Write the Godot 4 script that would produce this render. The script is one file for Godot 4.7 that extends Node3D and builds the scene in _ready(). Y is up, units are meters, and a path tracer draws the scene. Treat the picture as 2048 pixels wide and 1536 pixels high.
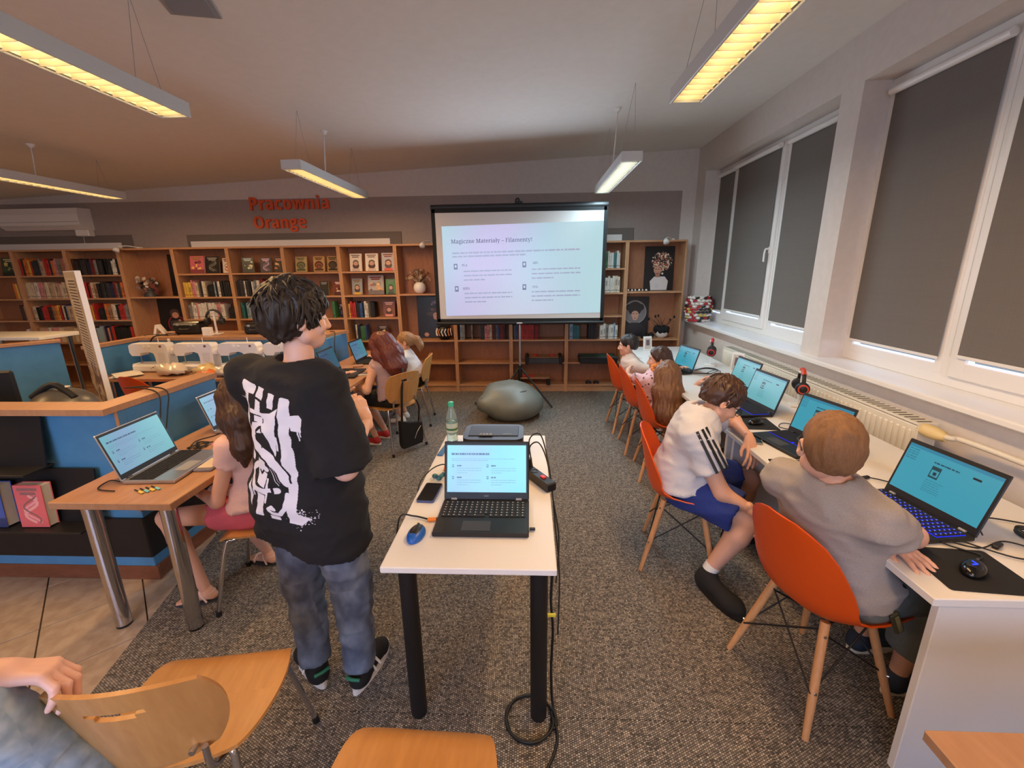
extends Node3D
# A library workshop room: bookcases along the far wall, a projection screen, desks with laptops and children at work.

var used := {}
var M := {}
var rng := RandomNumberGenerator.new()
var kit := {}

const WALL_Z := -6.30      # face of the far wall
const WALL_X := 2.22       # face of the window wall
const SHELF_Z := -5.99     # front of the bookcases
const BAY := 0.777

func _ready() -> void:
	rng.seed = 7
	# camera
	var cam := Camera3D.new()
	cam.name = "camera"
	cam.fov = rad_to_deg(2.0 * atan(768.0 / 860.0))
	cam.near = 0.02
	cam.transform = Transform3D(Basis(Vector3(0.99910226, -0.01265428, -0.04042954), Vector3(0.00188195, 0.96666072, -0.25605374), Vector3(0.04232182, 0.25574778, 0.96581672)).orthonormalized(), Vector3(0, 1.7, 0))
	add_child(cam)
	cam.current = true
	# sky, seen only through the gaps under the blinds and the windows behind the camera
	var we := WorldEnvironment.new()
	we.name = "environment"
	var env := Environment.new()
	env.background_mode = Environment.BG_SKY
	var sky := Sky.new()
	var ps := ProceduralSkyMaterial.new()
	ps.sky_top_color = Color(0.55, 0.68, 0.9)
	ps.sky_horizon_color = Color(0.85, 0.9, 0.97)
	ps.ground_bottom_color = Color(0.5, 0.52, 0.5)
	ps.ground_horizon_color = Color(0.75, 0.78, 0.8)
	ps.sky_energy_multiplier = 2.6
	ps.ground_energy_multiplier = 1.0
	sky.sky_material = ps
	env.sky = sky
	env.ambient_light_source = Environment.AMBIENT_SOURCE_DISABLED
	env.tonemap_mode = Environment.TONE_MAPPER_LINEAR
	env.tonemap_exposure = 1.0
	env.sdfgi_enabled = true
	env.ssao_enabled = true
	env.ssil_enabled = true
	we.environment = env
	add_child(we)
	# daylight from the unshaded windows behind the camera
	area_light("daylight", Vector3(-1.2, 1.95, 3.12), Vector3(-1.2, 1.6, 0), Vector2(3.6, 1.5), Color(0.74, 0.84, 1.0), 6.5)
	materials()
	room()
	windows()
	lamps()
	bookcases()
	furniture()
	chairs()
	screens()
	small_things()
	people()

func area_light(called: String, at: Vector3, to: Vector3, size: Vector2, c: Color, e: float, parent: Node = self) -> void:
	var l := AreaLight3D.new()
	l.name = called
	l.area_size = size
	l.light_color = c
	l.light_energy = e
	l.area_range = 20.0
	l.area_attenuation = 2.0
	l.shadow_enabled = true
	parent.add_child(l, true)
	var up := Vector3.UP if absf((to - at).normalized().y) < 0.99 else Vector3(0, 0, -1)
	l.transform = Transform3D(Basis.looking_at((to - at).normalized(), up), at)

# ---------------------------------------------------------------- mesh building
class MB:
	var v := PackedVector3Array()
	var n := PackedVector3Array()
	var uv := PackedVector2Array()
	var ix := PackedInt32Array()
	var xf := Transform3D()
	func face(p: Array, out: Vector3, uvs: Array = []) -> void:
		var nn: Vector3 = (p[1] - p[0]).cross(p[2] - p[0])
		if nn.length_squared() < 1e-16 and p.size() > 3:
			nn = (p[2] - p[0]).cross(p[3] - p[0])
		nn = nn.normalized()
		var flip := nn.dot(out) < 0.0
		if flip:
			nn = -nn
		var b := v.size()
		var wn := (xf.basis * nn).normalized()
		for i in p.size():
			v.append(xf * (p[i] as Vector3))
			n.append(wn)
			uv.append(uvs[i] if uvs.size() else Vector2.ZERO)
		for i in range(1, p.size() - 1):
			if flip:
				ix.append_array([b, b + i, b + i + 1])
			else:
				ix.append_array([b, b + i + 1, b + i])
	func box(c: Vector3, s: Vector3, bev := 0.0) -> void:
		var h := s * 0.5
		bev = minf(bev, minf(h.x, minf(h.y, h.z)) * 0.95)
		for k in 3:
			var i := (k + 1) % 3
			var j := (k + 2) % 3
			for sg: int in [-1, 1]:
				var o := Vector3.ZERO
				o[k] = sg
				var pts := []
				for q in [[-1, -1], [1, -1], [1, 1], [-1, 1]]:
					var p := Vector3.ZERO
					p[k] = sg * h[k]
					p[i] = q[0] * (h[i] - bev)
					p[j] = q[1] * (h[j] - bev)
					pts.append(c + p)
				face(pts, o, [Vector2(0, 1), Vector2(1, 1), Vector2(1, 0), Vector2(0, 0)])
		if bev <= 0.0:
			return
		for k in 3:
			var i := (k + 1) % 3
			var j := (k + 2) % 3
			for si: int in [-1, 1]:
				for sj: int in [-1, 1]:
					var pts := []
					for q in [[-1, 0], [1, 0], [1, 1], [-1, 1]]:
						var p := Vector3.ZERO
						p[k] = q[0] * (h[k] - bev)
						p[i] = si * (h[i] - (bev if q[1] == 1 else 0.0))
						p[j] = sj * (h[j] - (bev if q[1] == 0 else 0.0))
						pts.append(c + p)
					var o := Vector3.ZERO
					o[i] = si
					o[j] = sj
					face(pts, o)
		for sx: int in [-1, 1]:
			for sy: int in [-1, 1]:
				for sz: int in [-1, 1]:
					var s3 := Vector3(sx, sy, sz)
					var pts := []
					for k in 3:
						var p := s3 * (h - Vector3(bev, bev, bev))
						p[k] = s3[k] * h[k]
						pts.append(c + p)
					face(pts, s3)
	# swept tube; r is a number or one radius for each point
	func tube(pts: Array, r, sides := 8, caps := true) -> void:
		var cnt := pts.size()
		var t := ((pts[1] - pts[0]) as Vector3).normalized()
		var u := t.cross(Vector3.UP if absf(t.y) < 0.9 else Vector3.RIGHT).normalized()
		var b0 := v.size()
		for i in cnt:
			var tn: Vector3 = pts[mini(i + 1, cnt - 1)] - pts[maxi(i - 1, 0)]
			if tn.length_squared() > 1e-14:
				t = tn.normalized()
			u = (u - t * u.dot(t)).normalized()
			var w := t.cross(u)
			var rr: float = r[i] if r is Array else r
			for k in sides:
				var a := TAU * k / sides
				var d := u * cos(a) + w * sin(a)
				v.append(xf * ((pts[i] as Vector3) + d * rr))
				n.append((xf.basis * d).normalized())
				uv.append(Vector2(float(k) / sides, float(i) / cnt))
		for i in cnt - 1:
			for k in sides:
				var a := b0 + i * sides + k
				var b := b0 + i * sides + (k + 1) % sides
				ix.append_array([a, a + sides, b, b, a + sides, b + sides])
		if caps:
			for e: int in [0, cnt - 1]:
				var o: Vector3 = pts[0] - pts[1] if e == 0 else pts[cnt - 1] - pts[cnt - 2]
				var ring := []
				for k in sides:
					ring.append(xf.affine_inverse() * v[b0 + e * sides + k])
				face(ring, o)
	# profile of (radius, height) turned round the y axis through c
	func lathe(prof: Array, segs := 20, c := Vector3.ZERO) -> void:
		var cnt := prof.size()
		var b0 := v.size()
		for i in cnt:
			var a: Vector2 = prof[maxi(i - 1, 0)]
			var b: Vector2 = prof[mini(i + 1, cnt - 1)]
			var d := b - a
			var nr := Vector2(d.y, -d.x).normalized()
			for k in segs:
				var g := TAU * k / segs
				var p: Vector2 = prof[i]
				v.append(xf * (c + Vector3(cos(g) * p.x, p.y, sin(g) * p.x)))
				n.append((xf.basis * Vector3(cos(g) * nr.x, nr.y, sin(g) * nr.x)).normalized())
				uv.append(Vector2(float(k) / segs, float(i) / (cnt - 1)))
		for i in cnt - 1:
			for k in segs:
				var a := b0 + i * segs + k
				var b := b0 + i * segs + (k + 1) % segs
				ix.append_array([a, b, a + segs, b, b + segs, a + segs])
	# outline in the xy plane, from z = 0 to z = depth
	func extrude(poly: PackedVector2Array, depth: float) -> void:
		var idx := Geometry2D.triangulate_polygon(poly)
		for zz: float in [0.0, depth]:
			for i in range(0, idx.size(), 3):
				var pts := []
				for q in 3:
					var p := poly[idx[i + q]]
					pts.append(Vector3(p.x, p.y, zz))
				face(pts, Vector3(0, 0, -1 if zz == 0.0 else 1))
		var cw := Geometry2D.is_polygon_clockwise(poly)
		for i in poly.size():
			var a := poly[i]
			var b := poly[(i + 1) % poly.size()]
			var e := b - a
			var o := Vector3(e.y, -e.x, 0) * (-1.0 if cw else 1.0)
			face([Vector3(a.x, a.y, 0), Vector3(b.x, b.y, 0), Vector3(b.x, b.y, depth), Vector3(a.x, a.y, depth)], o)
	# a curved sheet g[row][column] of points with thickness th; smooth
	# skip holds i * 1000 + j of the cells left open
	func shell(g: Array, th: float, skip := {}) -> void:
		var R := g.size()
		var C: int = g[0].size()
		var nr := []
		for i in R:
			for j in C:
				var du: Vector3 = g[mini(i + 1, R - 1)][j] - g[maxi(i - 1, 0)][j]
				var dv: Vector3 = g[i][mini(j + 1, C - 1)] - g[i][maxi(j - 1, 0)]
				nr.append(du.cross(dv).normalized())
		for side in 2:
			var b0 := v.size()
			var s := 1.0 if side == 0 else -1.0
			for i in R:
				for j in C:
					var nn: Vector3 = nr[i * C + j]
					v.append(xf * ((g[i][j] as Vector3) + nn * th * 0.5 * s))
					n.append((xf.basis * nn * s).normalized())
					uv.append(Vector2(float(j) / (C - 1), float(i) / (R - 1)))
			for i in R - 1:
				for j in C - 1:
					if skip.has(i * 1000 + j):
						continue
					var a := b0 + i * C + j
					if side == 0:
						ix.append_array([a, a + 1, a + C, a + 1, a + C + 1, a + C])
					else:
						ix.append_array([a, a + C, a + 1, a + 1, a + C, a + C + 1])
		var rim := []
		for j in C:
			rim.append([0, j])
		for i in range(1, R):
			rim.append([i, C - 1])
		for j in range(C - 2, -1, -1):
			rim.append([R - 1, j])
		for i in range(R - 2, 0, -1):
			rim.append([i, 0])
		for key: int in skip:
			var i := key / 1000
			var j := key % 1000
			var cen: Vector3 = (g[i][j] + g[i + 1][j + 1]) * 0.5
			for e in [[i, j, i, j + 1, -1, 0], [i + 1, j, i + 1, j + 1, 1, 0], [i, j, i + 1, j, 0, -1], [i, j + 1, i + 1, j + 1, 0, 1]]:
				if not skip.has((i + e[4]) * 1000 + j + e[5]):
					var pa: Vector3 = g[e[0]][e[1]]
					var pb: Vector3 = g[e[2]][e[3]]
					var na: Vector3 = nr[e[0] * C + e[1]] * th * 0.5
					var nb: Vector3 = nr[e[2] * C + e[3]] * th * 0.5
					face([pa + na, pb + nb, pb - nb, pa - na], cen - (pa + pb) * 0.5)
		var mid: Vector3 = g[R / 2][C / 2]
		for q in rim.size():
			var a: Array = rim[q]
			var b: Array = rim[(q + 1) % rim.size()]
			var na: Vector3 = nr[a[0] * C + a[1]] * th * 0.5
			var nb: Vector3 = nr[b[0] * C + b[1]] * th * 0.5
			var pa: Vector3 = g[a[0]][a[1]]
			var pb: Vector3 = g[b[0]][b[1]]
			if pa.distance_squared_to(pb) > 1e-10:
				face([pa + na, pb + nb, pb - nb, pa - na], (pa + pb) * 0.5 - mid)
	func ball(c: Vector3, r: Vector3, segs := 12, rings := 8) -> void:
		var b0 := v.size()
		for i in rings + 1:
			var p := PI * i / rings
			for k in segs:
				var a := TAU * k / segs
				var d := Vector3(sin(p) * cos(a), cos(p), sin(p) * sin(a))
				v.append(xf * (c + d * r))
				n.append((xf.basis * (d / r)).normalized())
				uv.append(Vector2(float(k) / segs, float(i) / rings))
		for i in rings:
			for k in segs:
				var a := b0 + i * segs + k
				var b := b0 + i * segs + (k + 1) % segs
				ix.append_array([a, a + segs, b, b, a + segs, b + segs])
	func add(o: MB) -> void:
		var b := v.size()
		v.append_array(o.v)
		n.append_array(o.n)
		uv.append_array(o.uv)
		for i in o.ix:
			ix.append(i + b)
	func add_xf(o: MB, t: Transform3D) -> void:
		var b := v.size()
		var nb := t.basis.inverse().transposed()
		for i in o.v.size():
			v.append(t * o.v[i])
			n.append((nb * o.n[i]).normalized())
		uv.append_array(o.uv)
		if t.basis.determinant() < 0.0:
			for i in range(0, o.ix.size(), 3):
				ix.append_array([o.ix[i] + b, o.ix[i + 2] + b, o.ix[i + 1] + b])
			return
		for i in o.ix:
			ix.append(i + b)
	func recalc() -> void:
		for i in n.size():
			n[i] = Vector3.ZERO
		for i in range(0, ix.size(), 3):
			var a := ix[i]
			var b := ix[i + 1]
			var c := ix[i + 2]
			var f := (v[c] - v[a]).cross(v[b] - v[a])
			n[a] += f
			n[b] += f
			n[c] += f
		for i in n.size():
			n[i] = n[i].normalized()
	func rough_up(noise: FastNoiseLite, amp: float) -> void:
		for i in v.size():
			v[i] += n[i] * noise.get_noise_3dv(v[i]) * amp
	func mesh() -> ArrayMesh:
		var a := []
		a.resize(Mesh.ARRAY_MAX)
		a[Mesh.ARRAY_VERTEX] = v
		a[Mesh.ARRAY_NORMAL] = n
		a[Mesh.ARRAY_TEX_UV] = uv
		a[Mesh.ARRAY_INDEX] = ix
		var m := ArrayMesh.new()
		m.add_surface_from_arrays(Mesh.PRIMITIVE_TRIANGLES, a)
		return m

# ---------------------------------------------------------------- bodies: a distance field on a grid, meshed as surface nets
class Field:
	var o: Vector3
	var h: float
	var nx: int
	var ny: int
	var nz: int
	var d := PackedFloat32Array()
	func _init(lo: Vector3, hi: Vector3, cell: float) -> void:
		h = cell
		o = lo - Vector3.ONE * cell * 2
		var s := (hi - lo) / cell
		nx = int(s.x) + 5
		ny = int(s.y) + 5
		nz = int(s.z) + 5
		d.resize(nx * ny * nz)
		d.fill(1.0)
	func span(a: Vector3, b: Vector3, m: float) -> Array:
		var lo := (a.min(b) - Vector3.ONE * m - o) / h
		var hi := (a.max(b) + Vector3.ONE * m - o) / h
		return [maxi(int(lo.x), 0), maxi(int(lo.y), 0), maxi(int(lo.z), 0), mini(int(hi.x) + 1, nx - 1), mini(int(hi.y) + 1, ny - 1), mini(int(hi.z) + 1, nz - 1)]
	# tapered capsule; flat cuts it square at b
	func cap(a: Vector3, b: Vector3, ra: float, rb: float, k := 0.02, flat := false) -> void:
		var s := span(a, b, maxf(ra, rb) + k + h * 2)
		var ab := b - a
		var inv := 1.0 / maxf(ab.length_squared(), 1e-9)
		var ik := 1.0 / k
		var nn := ab.normalized()
		var len := ab.length()
		for z in range(s[2], s[5] + 1):
			for y in range(s[1], s[4] + 1):
				var row := (z * ny + y) * nx
				var p := Vector3(o.x + s[0] * h, o.y + y * h, o.z + z * h) - a
				for x in range(s[0], s[3] + 1):
					var t := clampf(p.dot(ab) * inv, 0.0, 1.0)
					var e := (p - ab * t).length() - ra - (rb - ra) * t
					if flat:
						e = maxf(e, p.dot(nn) - len)
					var c := d[row + x]
					var q := k - absf(e - c)
					d[row + x] = minf(e, c) - (q * q * ik * 0.25 if q > 0.0 else 0.0)
					p.x += h
	# ellipsoid with half axes r, turned by basis; sub carves it out
	func ell(c: Vector3, r: Vector3, k := 0.02, bs := Basis(), sub := false) -> void:
		var m := maxf(r.x, maxf(r.y, r.z))
		var s := span(c, c, m + k + h * 2)
		var inv := bs.inverse()
		var ir := Vector3.ONE / r
		var ik := 1.0 / k
		for z in range(s[2], s[5] + 1):
			for y in range(s[1], s[4] + 1):
				var row := (z * ny + y) * nx
				for x in range(s[0], s[3] + 1):
					var p := inv * (Vector3(o.x + x * h, o.y + y * h, o.z + z * h) - c)
					var u := p * ir
					var k0 := u.length()
					var k1 := (u * ir).length()
					var e := (k0 * (k0 - 1.0) / k1) if k1 > 1e-6 else -m
					var cu := d[row + x]
					if sub:
						e = -e
						var q := k - absf(e - cu)
						d[row + x] = maxf(e, cu) + (q * q * ik * 0.25 if q > 0.0 else 0.0)
					else:
						var q := k - absf(e - cu)
						d[row + x] = minf(e, cu) - (q * q * ik * 0.25 if q > 0.0 else 0.0)
	# keep only the side of the plane that nrm points away from; within reach of p if given
	func cut(p: Vector3, nrm: Vector3, reach := 0.0) -> void:
		nrm = nrm.normalized()
		var s := [0, 0, 0, nx - 1, ny - 1, nz - 1]
		if reach > 0.0:
			s = span(p, p, reach)
		for z in range(s[2], s[5] + 1):
			for y in range(s[1], s[4] + 1):
				var row := (z * ny + y) * nx
				var e := (Vector3(o.x + s[0] * h, o.y + y * h, o.z + z * h) - p).dot(nrm)
				var st := nrm.x * h
				for x in range(s[0], s[3] + 1):
					if e > d[row + x]:
						d[row + x] = e
					e += st
	func grow(a: float) -> void:
		for i in d.size():
			d[i] -= a
	func nets(mb: MB) -> void:
		var vid := {}
		var lim := h * 1.8
		var ax := [1, nx, nx * ny]
		for z in nz - 1:
			for y in ny - 1:
				var row := (z * ny + y) * nx
				for x in nx - 1:
					var i := row + x
					var c0 := d[i]
					if c0 > lim or c0 < -lim:
						continue
					var c1 := d[i + 1]
					var c2 := d[i + nx]
					var c3 := d[i + nx + 1]
					var j := i + nx * ny
					var c4 := d[j]
					var c5 := d[j + 1]
					var c6 := d[j + nx]
					var c7 := d[j + nx + 1]
					var m := int(c0 < 0.0) + int(c1 < 0.0) + int(c2 < 0.0) + int(c3 < 0.0) + int(c4 < 0.0) + int(c5 < 0.0) + int(c6 < 0.0) + int(c7 < 0.0)
					if m == 0 or m == 8:
						continue
					var acc := Vector3.ZERO
					var cn := 0
					var t: float
					if (c0 < 0.0) != (c1 < 0.0): acc += Vector3(c0 / (c0 - c1), 0, 0); cn += 1
					if (c2 < 0.0) != (c3 < 0.0): acc += Vector3(c2 / (c2 - c3), 1, 0); cn += 1
					if (c4 < 0.0) != (c5 < 0.0): acc += Vector3(c4 / (c4 - c5), 0, 1); cn += 1
					if (c6 < 0.0) != (c7 < 0.0): acc += Vector3(c6 / (c6 - c7), 1, 1); cn += 1
					if (c0 < 0.0) != (c2 < 0.0): acc += Vector3(0, c0 / (c0 - c2), 0); cn += 1
					if (c1 < 0.0) != (c3 < 0.0): acc += Vector3(1, c1 / (c1 - c3), 0); cn += 1
					if (c4 < 0.0) != (c6 < 0.0): acc += Vector3(0, c4 / (c4 - c6), 1); cn += 1
					if (c5 < 0.0) != (c7 < 0.0): acc += Vector3(1, c5 / (c5 - c7), 1); cn += 1
					if (c0 < 0.0) != (c4 < 0.0): acc += Vector3(0, 0, c0 / (c0 - c4)); cn += 1
					if (c1 < 0.0) != (c5 < 0.0): acc += Vector3(1, 0, c1 / (c1 - c5)); cn += 1
					if (c2 < 0.0) != (c6 < 0.0): acc += Vector3(0, 1, c2 / (c2 - c6)); cn += 1
					if (c3 < 0.0) != (c7 < 0.0): acc += Vector3(1, 1, c3 / (c3 - c7)); cn += 1
					acc /= cn
					vid[i] = mb.v.size()
					mb.v.append(o + (Vector3(x, y, z) + acc) * h)
					var g := Vector3(c1 + c3 + c5 + c7 - c0 - c2 - c4 - c6, c2 + c3 + c6 + c7 - c0 - c1 - c4 - c5, c4 + c5 + c6 + c7 - c0 - c1 - c2 - c3)
					mb.n.append(g.normalized())
					mb.uv.append(Vector2.ZERO)
		for i: int in vid:
			var inside := d[i] < 0.0
			for k in 3:
				var e: int = ax[k]
				if (d[i + e] < 0.0) == inside:
					continue
				var u: int = ax[(k + 1) % 3]
				var w: int = ax[(k + 2) % 3]
				var a = vid.get(i)
				var b = vid.get(i - u)
				var c = vid.get(i - u - w)
				var f = vid.get(i - w)
				if b == null or c == null or f == null:
					continue
				if inside:
					mb.ix.append_array([a, c, b, a, f, c])
				else:
					mb.ix.append_array([a, b, c, a, c, f])

# ---------------------------------------------------------------- nodes
func numbered(called: String) -> String:
	var k: int = used.get(called, 0)
	used[called] = k + 1
	return called if k == 0 else "%s_%03d" % [called, k]

func thing(called: String, label: String, category: String, at := Vector3.ZERO, turn := 0.0, group := "") -> Node3D:
	var o := Node3D.new()
	o.name = numbered(called)
	add_child(o)
	o.position = at
	o.rotation.y = turn
	tag(o, label, category, group)
	return o

func tag(o: Node, label: String, category: String, group := "") -> void:
	o.set_meta("label", label)
	o.set_meta("category", category)
	if group:
		o.set_meta("group", group)

func part(parent: Node, called: String, mb, m: Material, label := "") -> MeshInstance3D:
	var o := MeshInstance3D.new()
	o.name = called
	o.mesh = mb.mesh() if mb is MB else mb
	o.material_override = null
	for i in o.mesh.get_surface_count():
		o.set_surface_override_material(i, m)
	parent.add_child(o, true)
	if label:
		o.set_meta("label", label)
	return o

func solo(called: String, mb, m: Material, label: String, category: String, at := Vector3.ZERO, turn := 0.0, group := "") -> MeshInstance3D:
	var o := part(self, numbered(called), mb, m)
	o.position = at
	o.rotation.y = turn
	tag(o, label, category, group)
	return o

func struct(called: String, mb, m: Material, parent: Node = self) -> MeshInstance3D:
	var o := part(parent, called, mb, m)
	if parent == self:
		o.set_meta("kind", "structure")
	return o

func bx(c: Vector3, s: Vector3, bev := 0.0) -> MB:
	var b := MB.new()
	b.box(c, s, bev)
	return b

# box from two opposite corners
func b2(a: Vector3, b: Vector3, bev := 0.0) -> MB:
	return bx((a + b) * 0.5, (b - a).abs(), bev)

func tb(pts: Array, r, sides := 8) -> MB:
	var b := MB.new()
	b.tube(pts, r, sides)
	return b

func curve(pts: Array, steps := 6) -> Array:
	var out := []
	var c := pts.size()
	for i in c - 1:
		var p0: Vector3 = pts[maxi(i - 1, 0)]
		var p1: Vector3 = pts[i]
		var p2: Vector3 = pts[i + 1]
		var p3: Vector3 = pts[mini(i + 2, c - 1)]
		for s in steps:
			out.append(p1.cubic_interpolate(p2, p0, p3, float(s) / steps))
	out.append(pts[c - 1])
	return out

func rounded(w: float, hh: float, r: float, seg := 5) -> PackedVector2Array:
	var p := PackedVector2Array()
	for q in [[1, 1, 0], [-1, 1, 1], [-1, -1, 2], [1, -1, 3]]:
		for i in seg + 1:
			var a: float = (q[2] + float(i) / seg) * PI / 2
			p.append(Vector2(q[0] * (w / 2 - r) + cos(a) * r, q[1] * (hh / 2 - r) + sin(a) * r))
	return p

# ---------------------------------------------------------------- materials
func mat(c: Color, rough := 0.6, metal := 0.0, spec := 0.5) -> StandardMaterial3D:
	var m := StandardMaterial3D.new()
	m.albedo_color = c
	m.roughness = rough
	m.metallic = metal
	m.metallic_specular = spec
	return m

func c8(r: int, g: int, b: int) -> Color:
	return Color8(r, g, b)

func glow(c: Color, e: float, base := Color(0.02, 0.02, 0.02)) -> StandardMaterial3D:
	var m := mat(base, 0.3)
	m.emission_enabled = true
	m.emission = c
	m.emission_energy_multiplier = e
	return m

func textured(im: Image, rough: float, scale := Vector3.ONE, tri := true, world := false) -> StandardMaterial3D:
	var m := mat(Color.WHITE, rough)
	m.albedo_texture = ImageTexture.create_from_image(im)
	m.uv1_scale = scale
	m.uv1_triplanar = tri
	m.uv1_world_triplanar = world
	m.uv1_triplanar_sharpness = 8.0
	return m

# wood: streaks along the chosen axis of the texture, between two tones
func wood_image(a: Color, b: Color, sx: float, sy: float, sd: int, turned := false) -> Image:
	var s := 256
	var im := Image.create(s, s, false, Image.FORMAT_RGB8)
	var f := FastNoiseLite.new()
	f.seed = sd
	f.frequency = 1.0
	var g := FastNoiseLite.new()
	g.seed = sd + 7
	g.frequency = 1.0
	for y in s:
		for x in s:
			# blends two samples so that the tile repeats without a seam
			var u := float(x) / s
			var w := float(y) / s
			var t := 0.0
			for q in 2:
				var uu := u + (1.0 if q else 0.0)
				var val := 0.6 * f.get_noise_2d(uu * sx, w * sy) + 0.5 * g.get_noise_2d(uu * sx * 2.5, w * sy * 4.0)
				t += val * ((1.0 - u) if q else u)
			t = clampf(0.5 + t * 0.9, 0.0, 1.0)
			if turned:
				im.set_pixel(y, x, a.lerp(b, t))
			else:
				im.set_pixel(x, y, a.lerp(b, t))
	return im

func speckle_image(a: Color, b: Color, s: int, freq: float, sd: int, contrast := 1.0) -> Image:
	var im := Image.create(s, s, false, Image.FORMAT_RGB8)
	var f := FastNoiseLite.new()
	f.seed = sd
	f.frequency = freq
	f.fractal_octaves = 3
	for y in s:
		for x in s:
			im.set_pixel(x, y, a.lerp(b, clampf(0.5 + f.get_noise_2d(x, y) * contrast, 0, 1)))
	return im

# fills a polygon given in pixels
func fill_poly(im: Image, p: Array, c: Color) -> void:
	var y0 := 1e9
	var y1 := -1e9
	for q: Vector2 in p:
		y0 = minf(y0, q.y)
		y1 = maxf(y1, q.y)
	for y in range(maxi(int(y0), 0), mini(int(y1) + 1, im.get_height())):
		var xs := []
		for i in p.size():
			var a: Vector2 = p[i]
			var b: Vector2 = p[(i + 1) % p.size()]
			if (a.y <= y + 0.5) != (b.y <= y + 0.5):
				xs.append(a.x + (y + 0.5 - a.y) / (b.y - a.y) * (b.x - a.x))
		xs.sort()
		for i in range(0, xs.size() - 1, 2):
			var xa := maxi(int(round(xs[i])), 0)
			var xb := mini(int(round(xs[i + 1])), im.get_width())
			if xb > xa:
				im.fill_rect(Rect2i(xa, y, xb - xa, 1), c)

func disc(im: Image, c: Vector2, r: float, col: Color) -> void:
	for y in range(maxi(int(c.y - r), 0), mini(int(c.y + r) + 1, im.get_height())):
		var w := sqrt(maxf(r * r - (y + 0.5 - c.y) ** 2, 0))
		var xa := maxi(int(round(c.x - w)), 0)
		var xb := mini(int(round(c.x + w)), im.get_width())
		if xb > xa:
			im.fill_rect(Rect2i(xa, y, xb - xa, 1), col)

func stroke(im: Image, pts: Array, r: float, col: Color) -> void:
	for i in pts.size() - 1:
		var a: Vector2 = pts[i]
		var b: Vector2 = pts[i + 1]
		var k := int(a.distance_to(b) / maxf(r * 0.4, 0.7)) + 1
		for s in k + 1:
			disc(im, a.lerp(b, float(s) / k), r, col)

# ---------------------------------------------------------------- materials
func carpet_image() -> Image:
	# loops of a woven carpet: rows of short stitches, each of its own shade
	var s := 510
	var im := Image.create(s, s, false, Image.FORMAT_RGB8)
	im.fill(c8(38, 34, 31))
	var r := RandomNumberGenerator.new()
	r.seed = 3
	var n := 51
	var st := 10
	for j in n:
		for i in n:
			var t := clampf(0.55 + r.randfn(0, 0.26), 0.0, 1.0)
			var c := c8(66, 60, 55).lerp(c8(176, 163, 146), t)
			var off := st / 2 if (i % 2) else 0
			var rc := Rect2i(i * st + 1, (j * st + off) % s, st - 2, st - 2)
			im.fill_rect(rc, c)
			im.fill_rect(Rect2i(i * st, (j * st + off + 2) % s, st - 1, st - 5), c.lightened(0.12))
	return im

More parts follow.
